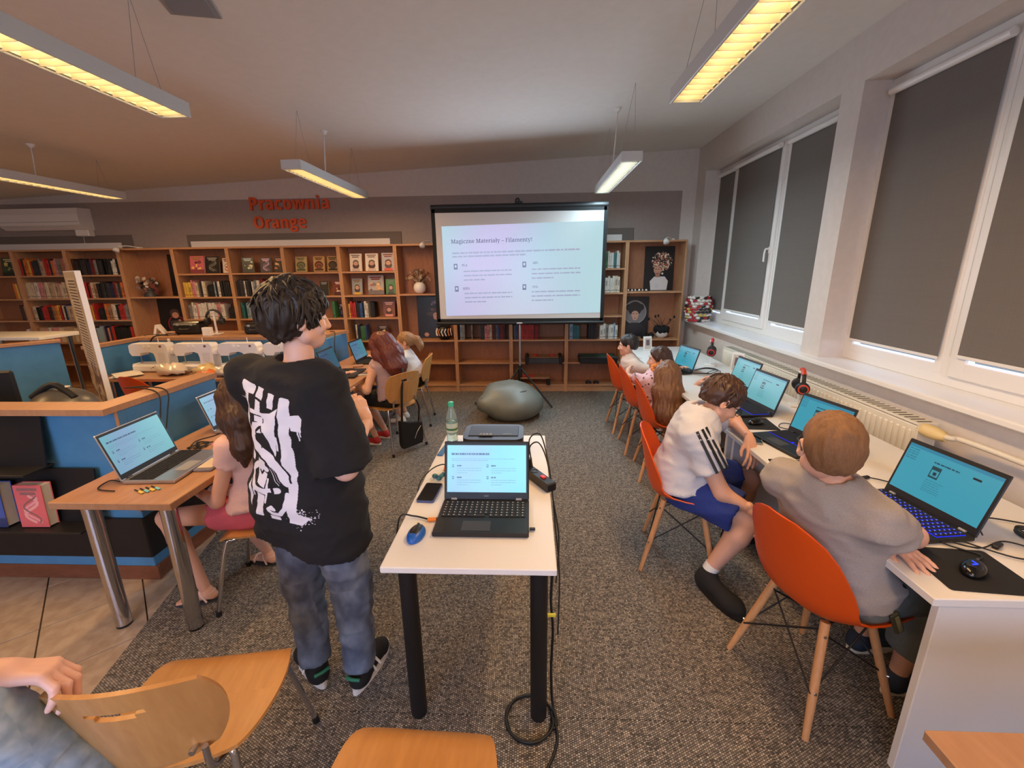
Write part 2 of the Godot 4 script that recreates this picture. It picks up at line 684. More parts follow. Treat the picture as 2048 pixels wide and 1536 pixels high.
func materials() -> void:
	var beech := wood_image(c8(180, 130, 92), c8(204, 156, 114), 14.0, 2.2, 11)
	var beech2 := wood_image(c8(180, 130, 92), c8(204, 156, 114), 14.0, 2.2, 12, true)
	M.beech = textured(beech, 0.45, Vector3.ONE * 1.6)          # upright grain
	M.beech_flat = textured(beech2, 0.4, Vector3.ONE * 1.6)     # lying grain
	M.backing_shaded = textured(wood_image(c8(150, 98, 66), c8(172, 116, 80), 12.0, 2.0, 15), 0.6, Vector3.ONE * 1.5)  # darker than the beech: shade inside the bookcases put into the colour
	M.desk_wood = textured(wood_image(c8(166, 122, 90), c8(186, 142, 108), 12.0, 1.6, 13), 0.38, Vector3.ONE * 1.3)
	M.ply = textured(wood_image(c8(182, 128, 70), c8(202, 148, 88), 9.0, 1.2, 21), 0.32, Vector3.ONE * 2.0)
	M.ply.clearcoat_enabled = true
	M.ply.clearcoat = 0.25
	M.ply_edge = textured(wood_image(c8(170, 112, 58), c8(216, 160, 96), 2.0, 30.0, 22), 0.5, Vector3.ONE * 4.0)
	M.leg_wood = textured(wood_image(c8(196, 138, 90), c8(218, 164, 112), 20.0, 2.0, 23), 0.45, Vector3.ONE * 3.0)
	M.carpet = textured(carpet_image(), 0.95, Vector3.ONE * 2.3, true, true)
	M.carpet.heightmap_enabled = true
	M.carpet.heightmap_texture = M.carpet.albedo_texture
	M.carpet.heightmap_scale = 0.25
	M.tile = textured(speckle_image(c8(164, 142, 120), c8(182, 162, 140), 256, 0.03, 5), 0.3, Vector3.ONE * 1.5, true, true)
	M.grout = mat(c8(92, 80, 70), 0.9)
	M.wall = textured(speckle_image(c8(216, 206, 197), c8(220, 210, 201), 256, 0.06, 8), 0.85, Vector3.ONE * 0.8, true, true)
	M.ceiling = textured(speckle_image(c8(225, 219, 211), c8(228, 222, 215), 256, 0.05, 9), 0.9, Vector3.ONE * 0.7, true, true)
	M.band = textured(speckle_image(c8(162, 148, 140), c8(166, 152, 144), 256, 0.06, 10), 0.8, Vector3.ONE * 0.8, true, true)
	M.recess_shade = mat(c8(118, 108, 100), 0.8)  # shadow of the wall recesses, put into a flat grey
	M.white = mat(c8(236, 232, 226), 0.4)
	M.white_gloss = mat(c8(238, 236, 232), 0.22)
	M.pvc = mat(c8(236, 232, 226), 0.35)
	M.melamine = mat(c8(230, 226, 222), 0.35)
	M.blue = textured(speckle_image(c8(72, 132, 178), c8(80, 140, 186), 128, 0.05, 31, 0.7), 0.5, Vector3.ONE)
	M.black = mat(c8(22, 21, 23), 0.5)
	M.black_matt = mat(c8(24, 23, 24), 0.85)
	M.black_gloss = mat(c8(14, 14, 16), 0.18)
	M.dark_grey = mat(c8(58, 58, 62), 0.5)
	M.grey = mat(c8(150, 150, 152), 0.45)
	M.silver = mat(c8(190, 190, 194), 0.32, 0.85)
	M.chrome = mat(c8(214, 214, 218), 0.14, 1.0)
	M.steel = mat(c8(196, 196, 200), 0.15, 1.0)
	M.toe = textured(wood_image(c8(112, 66, 44), c8(136, 84, 58), 10.0, 2.0, 33, true), 0.5, Vector3.ONE * 1.5)
	M.orange = mat(c8(214, 78, 12), 0.38)
	M.sign_orange = mat(c8(226, 92, 42), 0.5)
	M.red = mat(c8(188, 40, 44), 0.45)
	M.blind = textured(blind_image(), 0.9, Vector3.ONE * 6.0)
	M.lamp_body = mat(c8(206, 208, 206), 0.4)
	M.cable = mat(c8(20, 19, 19), 0.5)
	M.white_cable = mat(c8(220, 216, 208), 0.5)
	var gl := mat(Color(1, 1, 1, 0.08), 0.02)
	gl.transparency = BaseMaterial3D.TRANSPARENCY_ALPHA
	M.glass = gl
	M.paper = mat(c8(232, 226, 214), 0.8)
	M.pages = mat(c8(226, 214, 190), 0.85)

func blind_image() -> Image:
	var s := 256
	var im := Image.create(s, s, false, Image.FORMAT_RGB8)
	var r := RandomNumberGenerator.new()
	r.seed = 19
	var rows := []
	var cols := []
	for i in s:
		rows.append(r.randfn(0, 0.07))
		cols.append(r.randfn(0, 0.05))
	for y in s:
		for x in s:
			var t := clampf(0.5 + rows[y] + cols[x] + r.randfn(0, 0.08), 0, 1)
			im.set_pixel(x, y, c8(100, 94, 88).lerp(c8(126, 119, 112), t))
	return im

# ---------------------------------------------------------------- the room
func ceiling_y(x: float) -> float:
	return 3.205 - 0.045 * (WALL_X - x)

func carpet_edge(z: float) -> float:
	return -1.85 + (z + 1.336) * 0.24

func room() -> void:
	var x0 := -9.2
	var z1 := 3.3
	# floor slab with ceramic tiles laid diagonally, carpet over its right part
	var fl := struct("floor", b2(Vector3(x0 - 0.2, -0.2, WALL_Z - 0.2), Vector3(WALL_X + 0.3, -0.012, z1 + 0.2)), M.grout)
	var ts := 0.401
	var tile_mb := bx(Vector3(0, -0.006, 0), Vector3(ts - 0.006, 0.010, ts - 0.006), 0.0015)
	var tile_mesh := tile_mb.mesh()
	var s2 := sqrt(2.0)
	for a in range(-16, 8):
		for b in range(-14, 12):
			var p := -0.153 + ts * (a + 0.5)
			var q := -2.51 + ts * (b + 0.5)
			var x := (p + q) / s2
			var z := (q - p) / s2
			if x < -4.4 or x > carpet_edge(z) + 0.26 or z < -2.25 or z > 0.1:
				continue
			var t := part(fl, "tile", tile_mesh, M.tile)
			t.position = Vector3(x, 0, z)
			t.rotation.y = PI / 4
	var tf := b2(Vector3(x0, -0.011, WALL_Z), Vector3(-4.75, -0.0025, z1))
	tf.box(Vector3(-3.3, -0.007, -4.4), Vector3(2.9, 0.008, 3.8))
	tf.box(Vector3(-3.2, -0.007, 1.8), Vector3(3.1, 0.008, 3.0))
	var far_tiles := part(fl, "tile_field", tf, M.tile)
	far_tiles.set_meta("kind", "stuff")
	var cp := MB.new()
	cp.xf = Transform3D(Basis(Vector3.RIGHT, PI / 2), Vector3.ZERO)     # (x, y) of the outline become (x, z)
	cp.extrude(PackedVector2Array([Vector2(carpet_edge(z1), z1), Vector2(WALL_X, z1), Vector2(WALL_X, WALL_Z), Vector2(carpet_edge(WALL_Z), WALL_Z)]), 0.0115)
	var cpo := struct("floor_carpet", cp, M.carpet)
	cpo.position.y = 0.0
	# far wall with a grey painted band behind the bookcases
	struct("wall_back", b2(Vector3(x0 - 0.2, -0.2, WALL_Z - 0.2), Vector3(WALL_X + 0.3, 3.5, WALL_Z)), M.wall)
	struct("trim_1", b2(Vector3(x0, 1.6, WALL_Z), Vector3(2.04, 2.70, WALL_Z + 0.002)), M.band)
	# flat panels above the bookcases, recess shadow painted as dark grey; white board in front
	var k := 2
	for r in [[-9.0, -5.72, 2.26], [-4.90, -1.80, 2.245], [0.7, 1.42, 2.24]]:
		var dk := struct("trim_%d" % k, b2(Vector3(r[0], 2.064, WALL_Z), Vector3(r[1], r[2], WALL_Z + 0.02), 0.002), M.recess_shade)
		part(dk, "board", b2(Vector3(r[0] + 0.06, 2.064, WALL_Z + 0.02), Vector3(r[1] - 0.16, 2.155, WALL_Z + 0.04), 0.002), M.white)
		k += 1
	# ceiling slab, rising towards the windows
	var cl := MB.new()
	cl.xf = Transform3D(Basis(), Vector3(0, 0, WALL_Z - 0.2))
	cl.extrude(PackedVector2Array([Vector2(x0 - 0.2, ceiling_y(x0 - 0.2)), Vector2(WALL_X + 0.3, ceiling_y(WALL_X + 0.3)), Vector2(WALL_X + 0.3, 3.6), Vector2(x0 - 0.2, 3.6)]), z1 - WALL_Z + 0.4)
	struct("ceiling", cl, M.ceiling)
	struct("wall_left", b2(Vector3(x0 - 0.2, -0.2, WALL_Z - 0.2), Vector3(x0, 3.5, z1 + 0.2)), M.wall)
	# wall behind the camera with its own window opening
	var wf := MB.new()
	wf.box(Vector3((x0 - 3.0) / 2 - 0.1, 1.65, z1 + 0.1), Vector3(-3.0 - x0 + 0.2, 3.7, 0.2))
	wf.box(Vector3(1.56, 1.65, z1 + 0.1), Vector3(1.92, 3.7, 0.2))
	wf.box(Vector3(-1.2, 0.5, z1 + 0.1), Vector3(3.6, 1.4, 0.2))
	wf.box(Vector3(-1.2, 3.1, z1 + 0.1), Vector3(3.6, 0.8, 0.2))
	struct("wall_front", wf, M.wall)
	var wr := struct("window_3", b2(Vector3(-3.0, 1.2, z1 + 0.06), Vector3(0.6, 2.7, z1 + 0.07)), M.glass)
	var fr := MB.new()
	for x: float in [-3.0, -1.8, -0.6, 0.6]:
		fr.box(Vector3(x, 1.95, z1 + 0.08), Vector3(0.08, 1.5, 0.06), 0.005)
	for y: float in [1.2, 2.7]:
		fr.box(Vector3(-1.2, y, z1 + 0.08), Vector3(3.6, 0.08, 0.06), 0.005)
	part(wr, "window_frame", fr, M.pvc)
	# vent grille in the ceiling
	var g := thing("ceiling_vent", "small square grey vent plate set into the ceiling", "vent", Vector3(-1.72, ceiling_y(-1.72) - 0.004, -2.52), 0.35)
	g.rotation.z = 0.045
	part(g, "frame", bx(Vector3.ZERO, Vector3(0.24, 0.012, 0.24), 0.004), M.grey)
	part(g, "plate", bx(Vector3(0, -0.008, 0), Vector3(0.19, 0.006, 0.19), 0.002), mat(c8(132, 140, 148), 0.4))

func windows() -> void:
	var xr := 2.40     # inner face of the window frames
	var y0 := 1.02
	var y1 := 2.885
	# wall with two window openings
	var w := MB.new()
	w.box(Vector3(WALL_X + 0.15, 0.41, -1.5), Vector3(0.3, 1.22, 10.0))
	w.box(Vector3(WALL_X + 0.15, (y1 + 3.5) / 2, -1.5), Vector3(0.3, 3.5 - y1, 10.0))
	w.box(Vector3(WALL_X + 0.15, (y0 + y1) / 2, (-6.5 - 6.02) / 2), Vector3(0.3, y1 - y0, 0.48))
	w.box(Vector3(WALL_X + 0.15, (y0 + y1) / 2, -3.47), Vector3(0.3, y1 - y0, 0.22))
	w.box(Vector3(WALL_X + 0.15, (y0 + y1) / 2, 1.17), Vector3(0.3, y1 - y0, 4.66))
	struct("wall_right", w, M.wall)
	# sill running along under both windows
	struct("trim_5", b2(Vector3(2.13, 0.985, -6.28), Vector3(xr + 0.02, 1.022, -0.9), 0.008), M.white_gloss)
	var handle := MB.new()
	handle.box(Vector3(0, 0, 0), Vector3(0.012, 0.07, 0.03), 0.004)
	handle.tube(curve([Vector3(-0.006, 0.01, 0), Vector3(-0.035, 0.012, 0), Vector3(-0.045, -0.02, 0), Vector3(-0.045, -0.11, 0)]), 0.009, 8)
	# each window: frame, sashes with a roller blind each
	var defs := [[-6.02, -3.58, [-6.02, -5.50, -4.50, -3.58], 1], [-3.36, -1.16, [-3.36, -2.52, -1.80, -1.16], 1]]
	for wi in 2:
		var df: Array = defs[wi]
		var za: float = df[0]
		var zb: float = df[1]
		var win := Node3D.new()
		win.name = "window_%d" % (wi + 1)
		add_child(win)
		win.set_meta("kind", "structure")
		var fr := MB.new()
		fr.box(Vector3(xr + 0.035, y0 + 0.035, (za + zb) / 2), Vector3(0.07, 0.07, zb - za), 0.006)
		fr.box(Vector3(xr + 0.035, y1 - 0.035, (za + zb) / 2), Vector3(0.07, 0.07, zb - za), 0.006)
		for z: float in df[2]:
			var inner := z > za + 0.01 and z < zb - 0.01
			fr.box(Vector3(xr + 0.034, (y0 + y1) / 2, z + (0.0 if inner else (0.03 if z < za + 0.1 else -0.03))), Vector3(0.068, y1 - y0 - 0.01, 0.075), 0.006)
		part(win, "window_frame", fr, M.pvc)
		for s in 3:
			var a: float = df[2][s] + 0.03
			var b: float = df[2][s + 1] - 0.03
			var open_sash := s == 1
			var xo := xr - (0.022 if open_sash else 0.0)
			var sa := MB.new()
			var bw := 0.095 if open_sash else 0.06
			var ya := y0 + 0.06
			var yb := y1 - 0.05
			sa.box(Vector3(xo + 0.025, ya + bw / 2, (a + b) / 2), Vector3(0.048, bw, b - a - bw), 0.006)
			sa.box(Vector3(xo + 0.025, yb - bw / 2, (a + b) / 2), Vector3(0.048, bw, b - a - bw), 0.006)
			sa.box(Vector3(xo + 0.025, (ya + yb) / 2, a + bw / 2), Vector3(0.052, yb - ya + 0.002, bw), 0.008)
			sa.box(Vector3(xo + 0.025, (ya + yb) / 2, b - bw / 2), Vector3(0.052, yb - ya + 0.002, bw), 0.008)
			part(win, "sash", sa, M.pvc)
			part(win, "pane", b2(Vector3(xo + 0.03, ya + bw, a + bw), Vector3(xo + 0.036, yb - bw, b - bw)), M.glass)
			if open_sash:
				var hd := part(win, "window_handle", handle, M.white_gloss)
				hd.position = Vector3(xo - 0.004, 1.86, b - 0.035)
			var bl := Node3D.new()
			bl.name = "roller_blind"
			win.add_child(bl, true)
			var tubez := MB.new()
			tubez.tube([Vector3(xo - 0.03, yb - 0.035, a + 0.02), Vector3(xo - 0.03, yb - 0.035, b - 0.02)], 0.024, 12)
			part(bl, "roller", tubez, M.pvc)
			var gap := 0.022
			var lo := ya + bw + gap
			part(bl, "fabric", b2(Vector3(xo - 0.012, lo + 0.01, a + bw * 0.5), Vector3(xo - 0.010, yb - 0.03, b - bw * 0.5)), M.blind)
			part(bl, "bottom_bar", b2(Vector3(xo - 0.017, lo, a + bw * 0.5), Vector3(xo - 0.006, lo + 0.018, b - bw * 0.5), 0.003), M.pvc)
			var chain := MB.new()
			chain.tube([Vector3(xo - 0.03, yb - 0.04, a + 0.015), Vector3(xo - 0.025, ya + 0.12, a + 0.02)], 0.0022, 5)
			part(bl, "chain", chain, M.white_cable)

func lamps() -> void:
	var spots := [
		[0.82, -5.35, "cool", "cool white louvre lamp hanging nearest the corner by the windows"],
		[0.82, -2.60, "warm", "warm louvre lamp over the right-hand desks, cut by the top edge"],
		[0.82, 0.15, "warm", "warm louvre lamp of the right row behind the viewer"],
		[-1.95, 0.15, "warm", "warm louvre lamp of the middle row behind the viewer"],
		[-1.98, -5.35, "warm", "warm louvre lamp hanging near the orange lettering"],
		[-1.95, -2.60, "warm", "large warm louvre lamp at the upper left"],
		[-4.66, -5.08, "warm", "low warm louvre lamp at the far left near the air conditioner"],
		[-4.66, -2.30, "warm", "warm louvre lamp of the left row beyond the frame"]]
	var L := 1.52
	var W := 0.17
	var H := 0.075
	var yb := 2.535
	var body := MB.new()
	for s: int in [-1, 1]:
		body.box(Vector3(s * (W / 2 - 0.006), H / 2, 0), Vector3(0.012, H, L), 0.003)
		body.box(Vector3(0, H / 2 - 0.0005, s * (L / 2 - 0.006)), Vector3(W - 0.02, H - 0.002, 0.013), 0.002)
	body.box(Vector3(0, H - 0.005, 0), Vector3(W - 0.02, 0.008, L - 0.02), 0.002)
	var body_m := body.mesh()
	var slat_m := bx(Vector3.ZERO, Vector3(W - 0.03, 0.034, 0.0025)).mesh()
	var side_m := MB.new()
	for s: int in [-1, 1]:
		side_m.box(Vector3(s * (W / 2 - 0.018), 0.03, 0), Vector3(0.004, 0.04, L - 0.03))
	var side := side_m.mesh()
	var tube_m := MB.new()
	tube_m.tube([Vector3(0, 0.052, -L / 2 + 0.04), Vector3(0, 0.052, L / 2 - 0.04)], 0.013, 10)
	var tube_mesh := tube_m.mesh()
	M.reflector = mat(c8(206, 200, 188), 0.35, 0.3)
	M.slat = mat(c8(196, 178, 156), 0.45)
	M.glow_warm = glow(Color(1.0, 0.88, 0.62), 20.0)
	M.glow_cool = glow(Color(0.82, 0.95, 1.0), 22.0)
	for sp in spots:
		var cool: bool = sp[2] == "cool"
		var zc: float = sp[1] + L / 2
		var t := thing("pendant_lamp", sp[3], "lamp", Vector3(sp[0], yb, zc), 0.0, "hanging louvre lamps")
		part(t, "housing", body_m, M.lamp_body)
		part(t, "reflector", side, M.reflector)
		part(t, "lamp_tube", tube_mesh, M.glow_cool if cool else M.glow_warm)
		for i in 23:
			var sl := part(t, "slat", slat_m, M.slat)
			sl.position = Vector3(0, 0.018, -L / 2 + 0.05 + i * (L - 0.1) / 22.0)
		var ch := ceiling_y(sp[0]) - yb
		for zz: float in [-0.6, 0.55]:
			for s: int in [-1, 1]:
				part(t, "wire", tb([Vector3(s * (W / 2 - 0.02), H, zz), Vector3(0.03, ch, zz + 0.05)], 0.0013, 5), M.grey)
		part(t, "power_cable", tb([Vector3(-0.03, H, 0.05), Vector3(0.0, ch - 0.01, 0.05)], 0.006, 6), M.white_cable)
		var rose := MB.new()
		rose.lathe([Vector2(0.012, ch - 0.035), Vector2(0.03, ch - 0.012), Vector2(0.034, ch + 0.0)], 12, Vector3(0.0, 0, 0.05))
		part(t, "ceiling_rose", rose, M.white)
		area_light("lamp_light", Vector3(0, -0.004, 0), Vector3(0, -1, 0), Vector2(W - 0.04, L - 0.06), Color(0.80, 0.94, 1.0) if cool else Color(1.0, 0.79, 0.54), 2.85, t)

# ---------------------------------------------------------------- bookcases and what stands in them
const ORD := ["first", "second", "third", "fourth", "fifth", "sixth", "seventh", "eighth", "ninth", "tenth", "11th", "12th", "13th", "14th", "15th", "16th", "17th", "18th", "19th", "20th", "21st", "22nd", "23rd", "24th", "25th", "26th", "27th", "28th", "29th", "30th", "31st", "32nd", "33rd", "34th", "35th", "36th"]
const SHELVES := [1.71, 1.39, 1.08, 0.755, 0.43, 0.105]
const SHELF_NAME := ["top shelf", "second shelf", "third shelf", "fourth shelf", "fifth shelf", "bottom shelf"]
const BOOK_TONES := [["black", 26, 24, 26], ["charcoal", 52, 50, 52], ["dark brown", 70, 44, 34], ["white", 226, 220, 208], ["cream", 216, 198, 164], ["beige", 190, 160, 128],
	["red", 190, 48, 42], ["dark red", 122, 34, 36], ["orange", 222, 122, 48], ["yellow", 226, 186, 74], ["green", 62, 122, 72], ["teal", 52, 116, 118], ["blue", 58, 92, 150], ["navy", 34, 42, 74], ["pink", 214, 140, 140], ["grey", 136, 130, 126], ["tan", 164, 120, 84], ["pale blue", 150, 176, 196], ["bright green", 86, 188, 58], ["purple", 92, 62, 112]]

func bay_x(b: int) -> float:
	return -7.262 + BAY * b

func bookcases() -> void:
	var names := {-1: "bookcase at the left edge", 0: "first full bookcase from the left", 1: "bookcase beside the left niche", 2: "niche bookcase with the button sculpture", 3: "bookcase right of the left niche", 4: "second bookcase right of the left niche", 5: "third bookcase right of the left niche", 6: "bookcase left of the dried flowers", 7: "niche bookcase with the dried flowers", 8: "bookcase under the screen's left half", 9: "bookcase under the screen's middle", 10: "bookcase behind the screen's right edge", 11: "niche bookcase beside the windows"}
	var niche := [2, 7, 11]
	var dz := 0.29
	for b in range(-1, 12):
		var lab: String = ("tall open beech %s" % names[b])
		var t := thing("bookcase", lab, "bookcase", Vector3(bay_x(b) + BAY / 2, 0, SHELF_Z), 0.0, "row of beech bookcases")
		var w := BAY - 0.001
		for s: int in [-1, 1]:
			part(t, "side_panel", bx(Vector3(s * (w / 2 - 0.012), 1.03, -dz / 2), Vector3(0.024, 2.06, dz), 0.0015), M.beech)
		part(t, "top_panel", bx(Vector3(0, 2.048, -dz / 2), Vector3(w - 0.048, 0.024, dz), 0.0015), M.beech_flat)
		part(t, "back_panel", bx(Vector3(0, 1.05, -dz + 0.004), Vector3(w - 0.04, 2.02, 0.006)), M.backing_shaded)
		part(t, "plinth", bx(Vector3(0, 0.041, -0.03), Vector3(w - 0.048, 0.082, 0.018), 0.001), M.beech_flat)
		var ys := SHELVES if not b in niche else [1.40, 0.755, 0.43, 0.105]
		for y: float in ys:
			part(t, "shelf", bx(Vector3(0, y - 0.011, -dz / 2 + 0.003), Vector3(w - 0.048, 0.022, dz - 0.012), 0.0015), M.beech_flat)
	book_kit()
	names[9] = "bookcase below the screen's middle"
	# spines: bay, shelf, from, to (of the clear width), tones, mean thickness, mean height
	var dark := [0, 1, 2, 0, 13, 7, 15, 0, 1]
	var mixed := [3, 4, 5, 0, 6, 1, 8, 9, 2, 12, 7, 16, 14, 15, 5, 4]
	var pale := [4, 5, 3, 14, 4, 5, 16, 5]
	var warm := [8, 9, 6, 7, 4, 0, 12, 5, 9, 2, 16]
	var white := [3, 3, 4, 3, 17, 15, 3]
	var green := [11, 10, 1, 0, 3, 11]
	rows(-1, names[-1], [[2, 0.84, 1.0, warm], [1, 0.84, 1.0, mixed], [3, 0.84, 1.0, pale]])
	rows(0, names[0], [[0, 0.02, 0.98, mixed], [1, 0.0, 1.0, pale], [2, 0.0, 1.0, warm], [3, 0.0, 1.0, pale]])
	rows(1, names[1], [[0, 0.02, 0.68, dark], [0, 0.68, 0.98, [3, 0, 0, 6, 6, 9, 18, 0, 1, 0, 0]], [1, 0.0, 1.0, dark + [8, 6, 4, 16]], [2, 0.0, 0.285, mixed], [2, 0.435, 1.0, mixed], [3, 0.0, 1.0, [15, 13, 14, 1, 0, 3, 15, 6, 0, 17]], [4, 0.0, 0.55, [4, 8, 16, 0, 4, 2]], [5, 0.05, 0.6, [4, 2, 16, 0, 7]]], 0.030)
	rows(3, names[3], [[1, 0.02, 0.34, [14, 14, 4, 9, 9, 8, 4, 9]], [1, 0.36, 0.475, [0, 3, 4, 0]], [1, 0.63, 0.98, [0, 3, 15, 3, 1, 0, 17, 0]], [2, 0.04, 0.80, [3, 14, 3, 3, 3, 15, 3]]], 0.032)
	rows(4, names[4], [[1, 0.02, 0.30, green], [1, 0.31, 0.48, white], [1, 0.49, 0.99, [7, 16, 7, 7]], [2, 0.03, 0.12, [11, 10]], [2, 0.14, 0.42, [17, 3, 17, 3]]], 0.031)
	rows(5, names[5], [[2, 0.78, 0.88, [10, 3, 10]], [3, 0.5, 0.62, [0, 13, 7]]], 0.03)
	rows(6, names[6], [[2, 0.03, 0.33, [12, 9, 19, 6, 0, 12, 9]], [2, 0.34, 0.44, [3, 3]], [2, 0.45, 0.54, [1, 0]], [3, 0.10, 0.36, [3, 13, 12, 9, 10, 12, 6, 3]]], 0.029)
	rows(8, names[8], [[3, 0.04, 0.14, [17, 15, 1]], [3, 0.26, 0.30, [3, 15]], [3, 0.44, 0.98, [1, 14, 4, 7, 2, 15, 12, 1, 16]]], 0.029)
	rows(9, names[9], [[3, 0.02, 0.52, [14, 6, 6, 13, 19, 15, 12, 7]]], 0.03)
	rows(10, names[10], [[3, 0.02, 0.24, [15, 14, 17, 11, 13]], [3, 0.38, 0.56, [1, 0, 15, 1]], [3, 0.60, 0.98, [3, 17, 3, 4, 3, 15]], [0, 0.42, 0.95, [15, 10, 3, 11, 3, 4, 3]], [1, 0.40, 0.95, [3, 3, 4, 3, 15, 3]], [2, 0.44, 0.50, [3, 3]]], 0.034)
	covers()
	niches()
	# the small far spines low on the left, past counting
	var a := []
	a.resize(Mesh.ARRAY_MAX)
	a[Mesh.ARRAY_VERTEX] = far_mb.v
	a[Mesh.ARRAY_NORMAL] = far_mb.n
	a[Mesh.ARRAY_COLOR] = far_colors
	a[Mesh.ARRAY_INDEX] = far_mb.ix
	var fm := ArrayMesh.new()
	fm.add_surface_from_arrays(Mesh.PRIMITIVE_TRIANGLES, a)
	var cm := mat(Color.WHITE, 0.55)
	cm.vertex_color_use_as_albedo = true
	var fo := solo("book_rows", fm, cm, "dense rows of small spines low on the left bookcases", "books")
	fo.set_meta("kind", "stuff")

var far_mb := MB.new()
var far_colors := PackedColorArray()

func far_book(at: Vector3, size: Vector3, tone: int) -> void:
	var c := c8(BOOK_TONES[tone][1], BOOK_TONES[tone][2], BOOK_TONES[tone][3]).srgb_to_linear()
	var n0 := far_mb.v.size()
	far_mb.box(at, size, 0.002)
	for i in far_mb.v.size() - n0:
		far_colors.append(c)

func book_kit() -> void:
	# unit book: spine towards +z, boards, and a block of pages set back from the edges
	var cov := MB.new()
	cov.box(Vector3(-0.46, 0, 0), Vector3(0.08, 1, 0.98))
	cov.box(Vector3(0.46, 0, 0), Vector3(0.08, 1, 0.98))
	var sp := [Vector2(-0.5, 0.44), Vector2(-0.3, 0.485), Vector2(0.0, 0.5), Vector2(0.3, 0.485), Vector2(0.5, 0.44)]
	for i in 4:
		var a: Vector2 = sp[i]
		var b: Vector2 = sp[i + 1]
		cov.face([Vector3(a.x, -0.5, a.y), Vector3(b.x, -0.5, b.y), Vector3(b.x, 0.5, b.y), Vector3(a.x, 0.5, a.y)], Vector3(0, 0, 1), [Vector2(a.x + 0.5, 1), Vector2(b.x + 0.5, 1), Vector2(b.x + 0.5, 0), Vector2(a.x + 0.5, 0)])
	var n1 := cov.v.size()
	for i in n1:
		if cov.uv[i] != Vector2.ZERO and i < 48:
			cov.uv[i] = Vector2.ZERO
	var pg := MB.new()
	pg.box(Vector3(0, 0, -0.01), Vector3(0.84, 0.97, 0.94))
	var m := cov.mesh()
	var a := []
	a.resize(Mesh.ARRAY_MAX)
	a[Mesh.ARRAY_VERTEX] = pg.v
	a[Mesh.ARRAY_NORMAL] = pg.n
	a[Mesh.ARRAY_TEX_UV] = pg.uv
	a[Mesh.ARRAY_INDEX] = pg.ix
	m.add_surface_from_arrays(Mesh.PRIMITIVE_TRIANGLES, a)
	kit.book = m
	# spine print: bands and little bars of lettering in four versions
	kit.book_mats = []
	var tex := []
	var r := RandomNumberGenerator.new()
	r.seed = 5
	for k in 4:
		var im := Image.create(16, 96, false, Image.FORMAT_RGB8)
		im.fill(Color(0.96, 0.96, 0.96))
		im.fill_rect(Rect2i(3, 14 + k * 6, 10, 34), Color(0.78, 0.78, 0.78) if k % 2 else Color(1, 1, 1))
		for q in 8:
			im.fill_rect(Rect2i(5 + r.randi() % 3, 16 + k * 6 + q * 4, 4 + r.randi() % 3, 2), Color(0.55, 0.55, 0.57))
		im.fill_rect(Rect2i(0, 80, 16, 5), Color(0.55, 0.52, 0.5))
		tex.append(ImageTexture.create_from_image(im))
	for i in BOOK_TONES.size():
		var row := []
		for k in 4:
			var c := c8(BOOK_TONES[i][1], BOOK_TONES[i][2], BOOK_TONES[i][3])
			var mm := mat(c, 0.5)
			mm.albedo_texture = tex[k]
			row.append(mm)
		kit.book_mats.append(row)

func rows(b: int, where: String, list: Array, thick := 0.031) -> void:
	var per := {}
	for e in list:
		var sh: int = e[0]
		var x := bay_x(b) + 0.026 + (BAY - 0.052) * (e[1] as float)
		var xe := bay_x(b) + 0.026 + (BAY - 0.052) * (e[2] as float)
		var tones: Array = e[3]
		var k := rng.randi() % tones.size()
		var hbase := rng.randf_range(0.20, 0.215)
		while true:
			var th := maxf(thick * rng.randf_range(0.6, 1.45), 0.014)
			if x + th > xe:
				break
			if rng.randf() < 0.75:
				k += 1
				if rng.randf() < 0.4:
					k = rng.randi() % tones.size()
			var tone: int = tones[k % tones.size()]
			var hh := hbase * rng.randf_range(0.92, 1.1)
			var dp := 0.145 * rng.randf_range(0.92, 1.1)
			if b <= 1 and (sh >= 3 or b < 0):
				far_book(Vector3(x + th / 2, SHELVES[sh] + hh / 2 + 0.0005, SHELF_Z - 0.03 - dp / 2), Vector3(th - 0.0008, hh, dp), tone)
				x += th
				continue
			per[sh] = per.get(sh, 0) + 1
			var o := MeshInstance3D.new()
			o.name = numbered("book")
			o.mesh = kit.book
			o.set_surface_override_material(0, kit.book_mats[tone][rng.randi() % 4])
			o.set_surface_override_material(1, M.pages)
			add_child(o)
			o.scale = Vector3(th - 0.0008, hh, dp)
			o.position = Vector3(x + th / 2, SHELVES[sh] + hh / 2 + 0.0005, SHELF_Z - 0.03 - dp / 2 - rng.randf() * 0.012)
			tag(o, "%s book, %s from left, %s, %s" % [BOOK_TONES[tone][0], ORD[per[sh] - 1], SHELF_NAME[sh], where], "book", "books standing in the bookcases")
			x += th

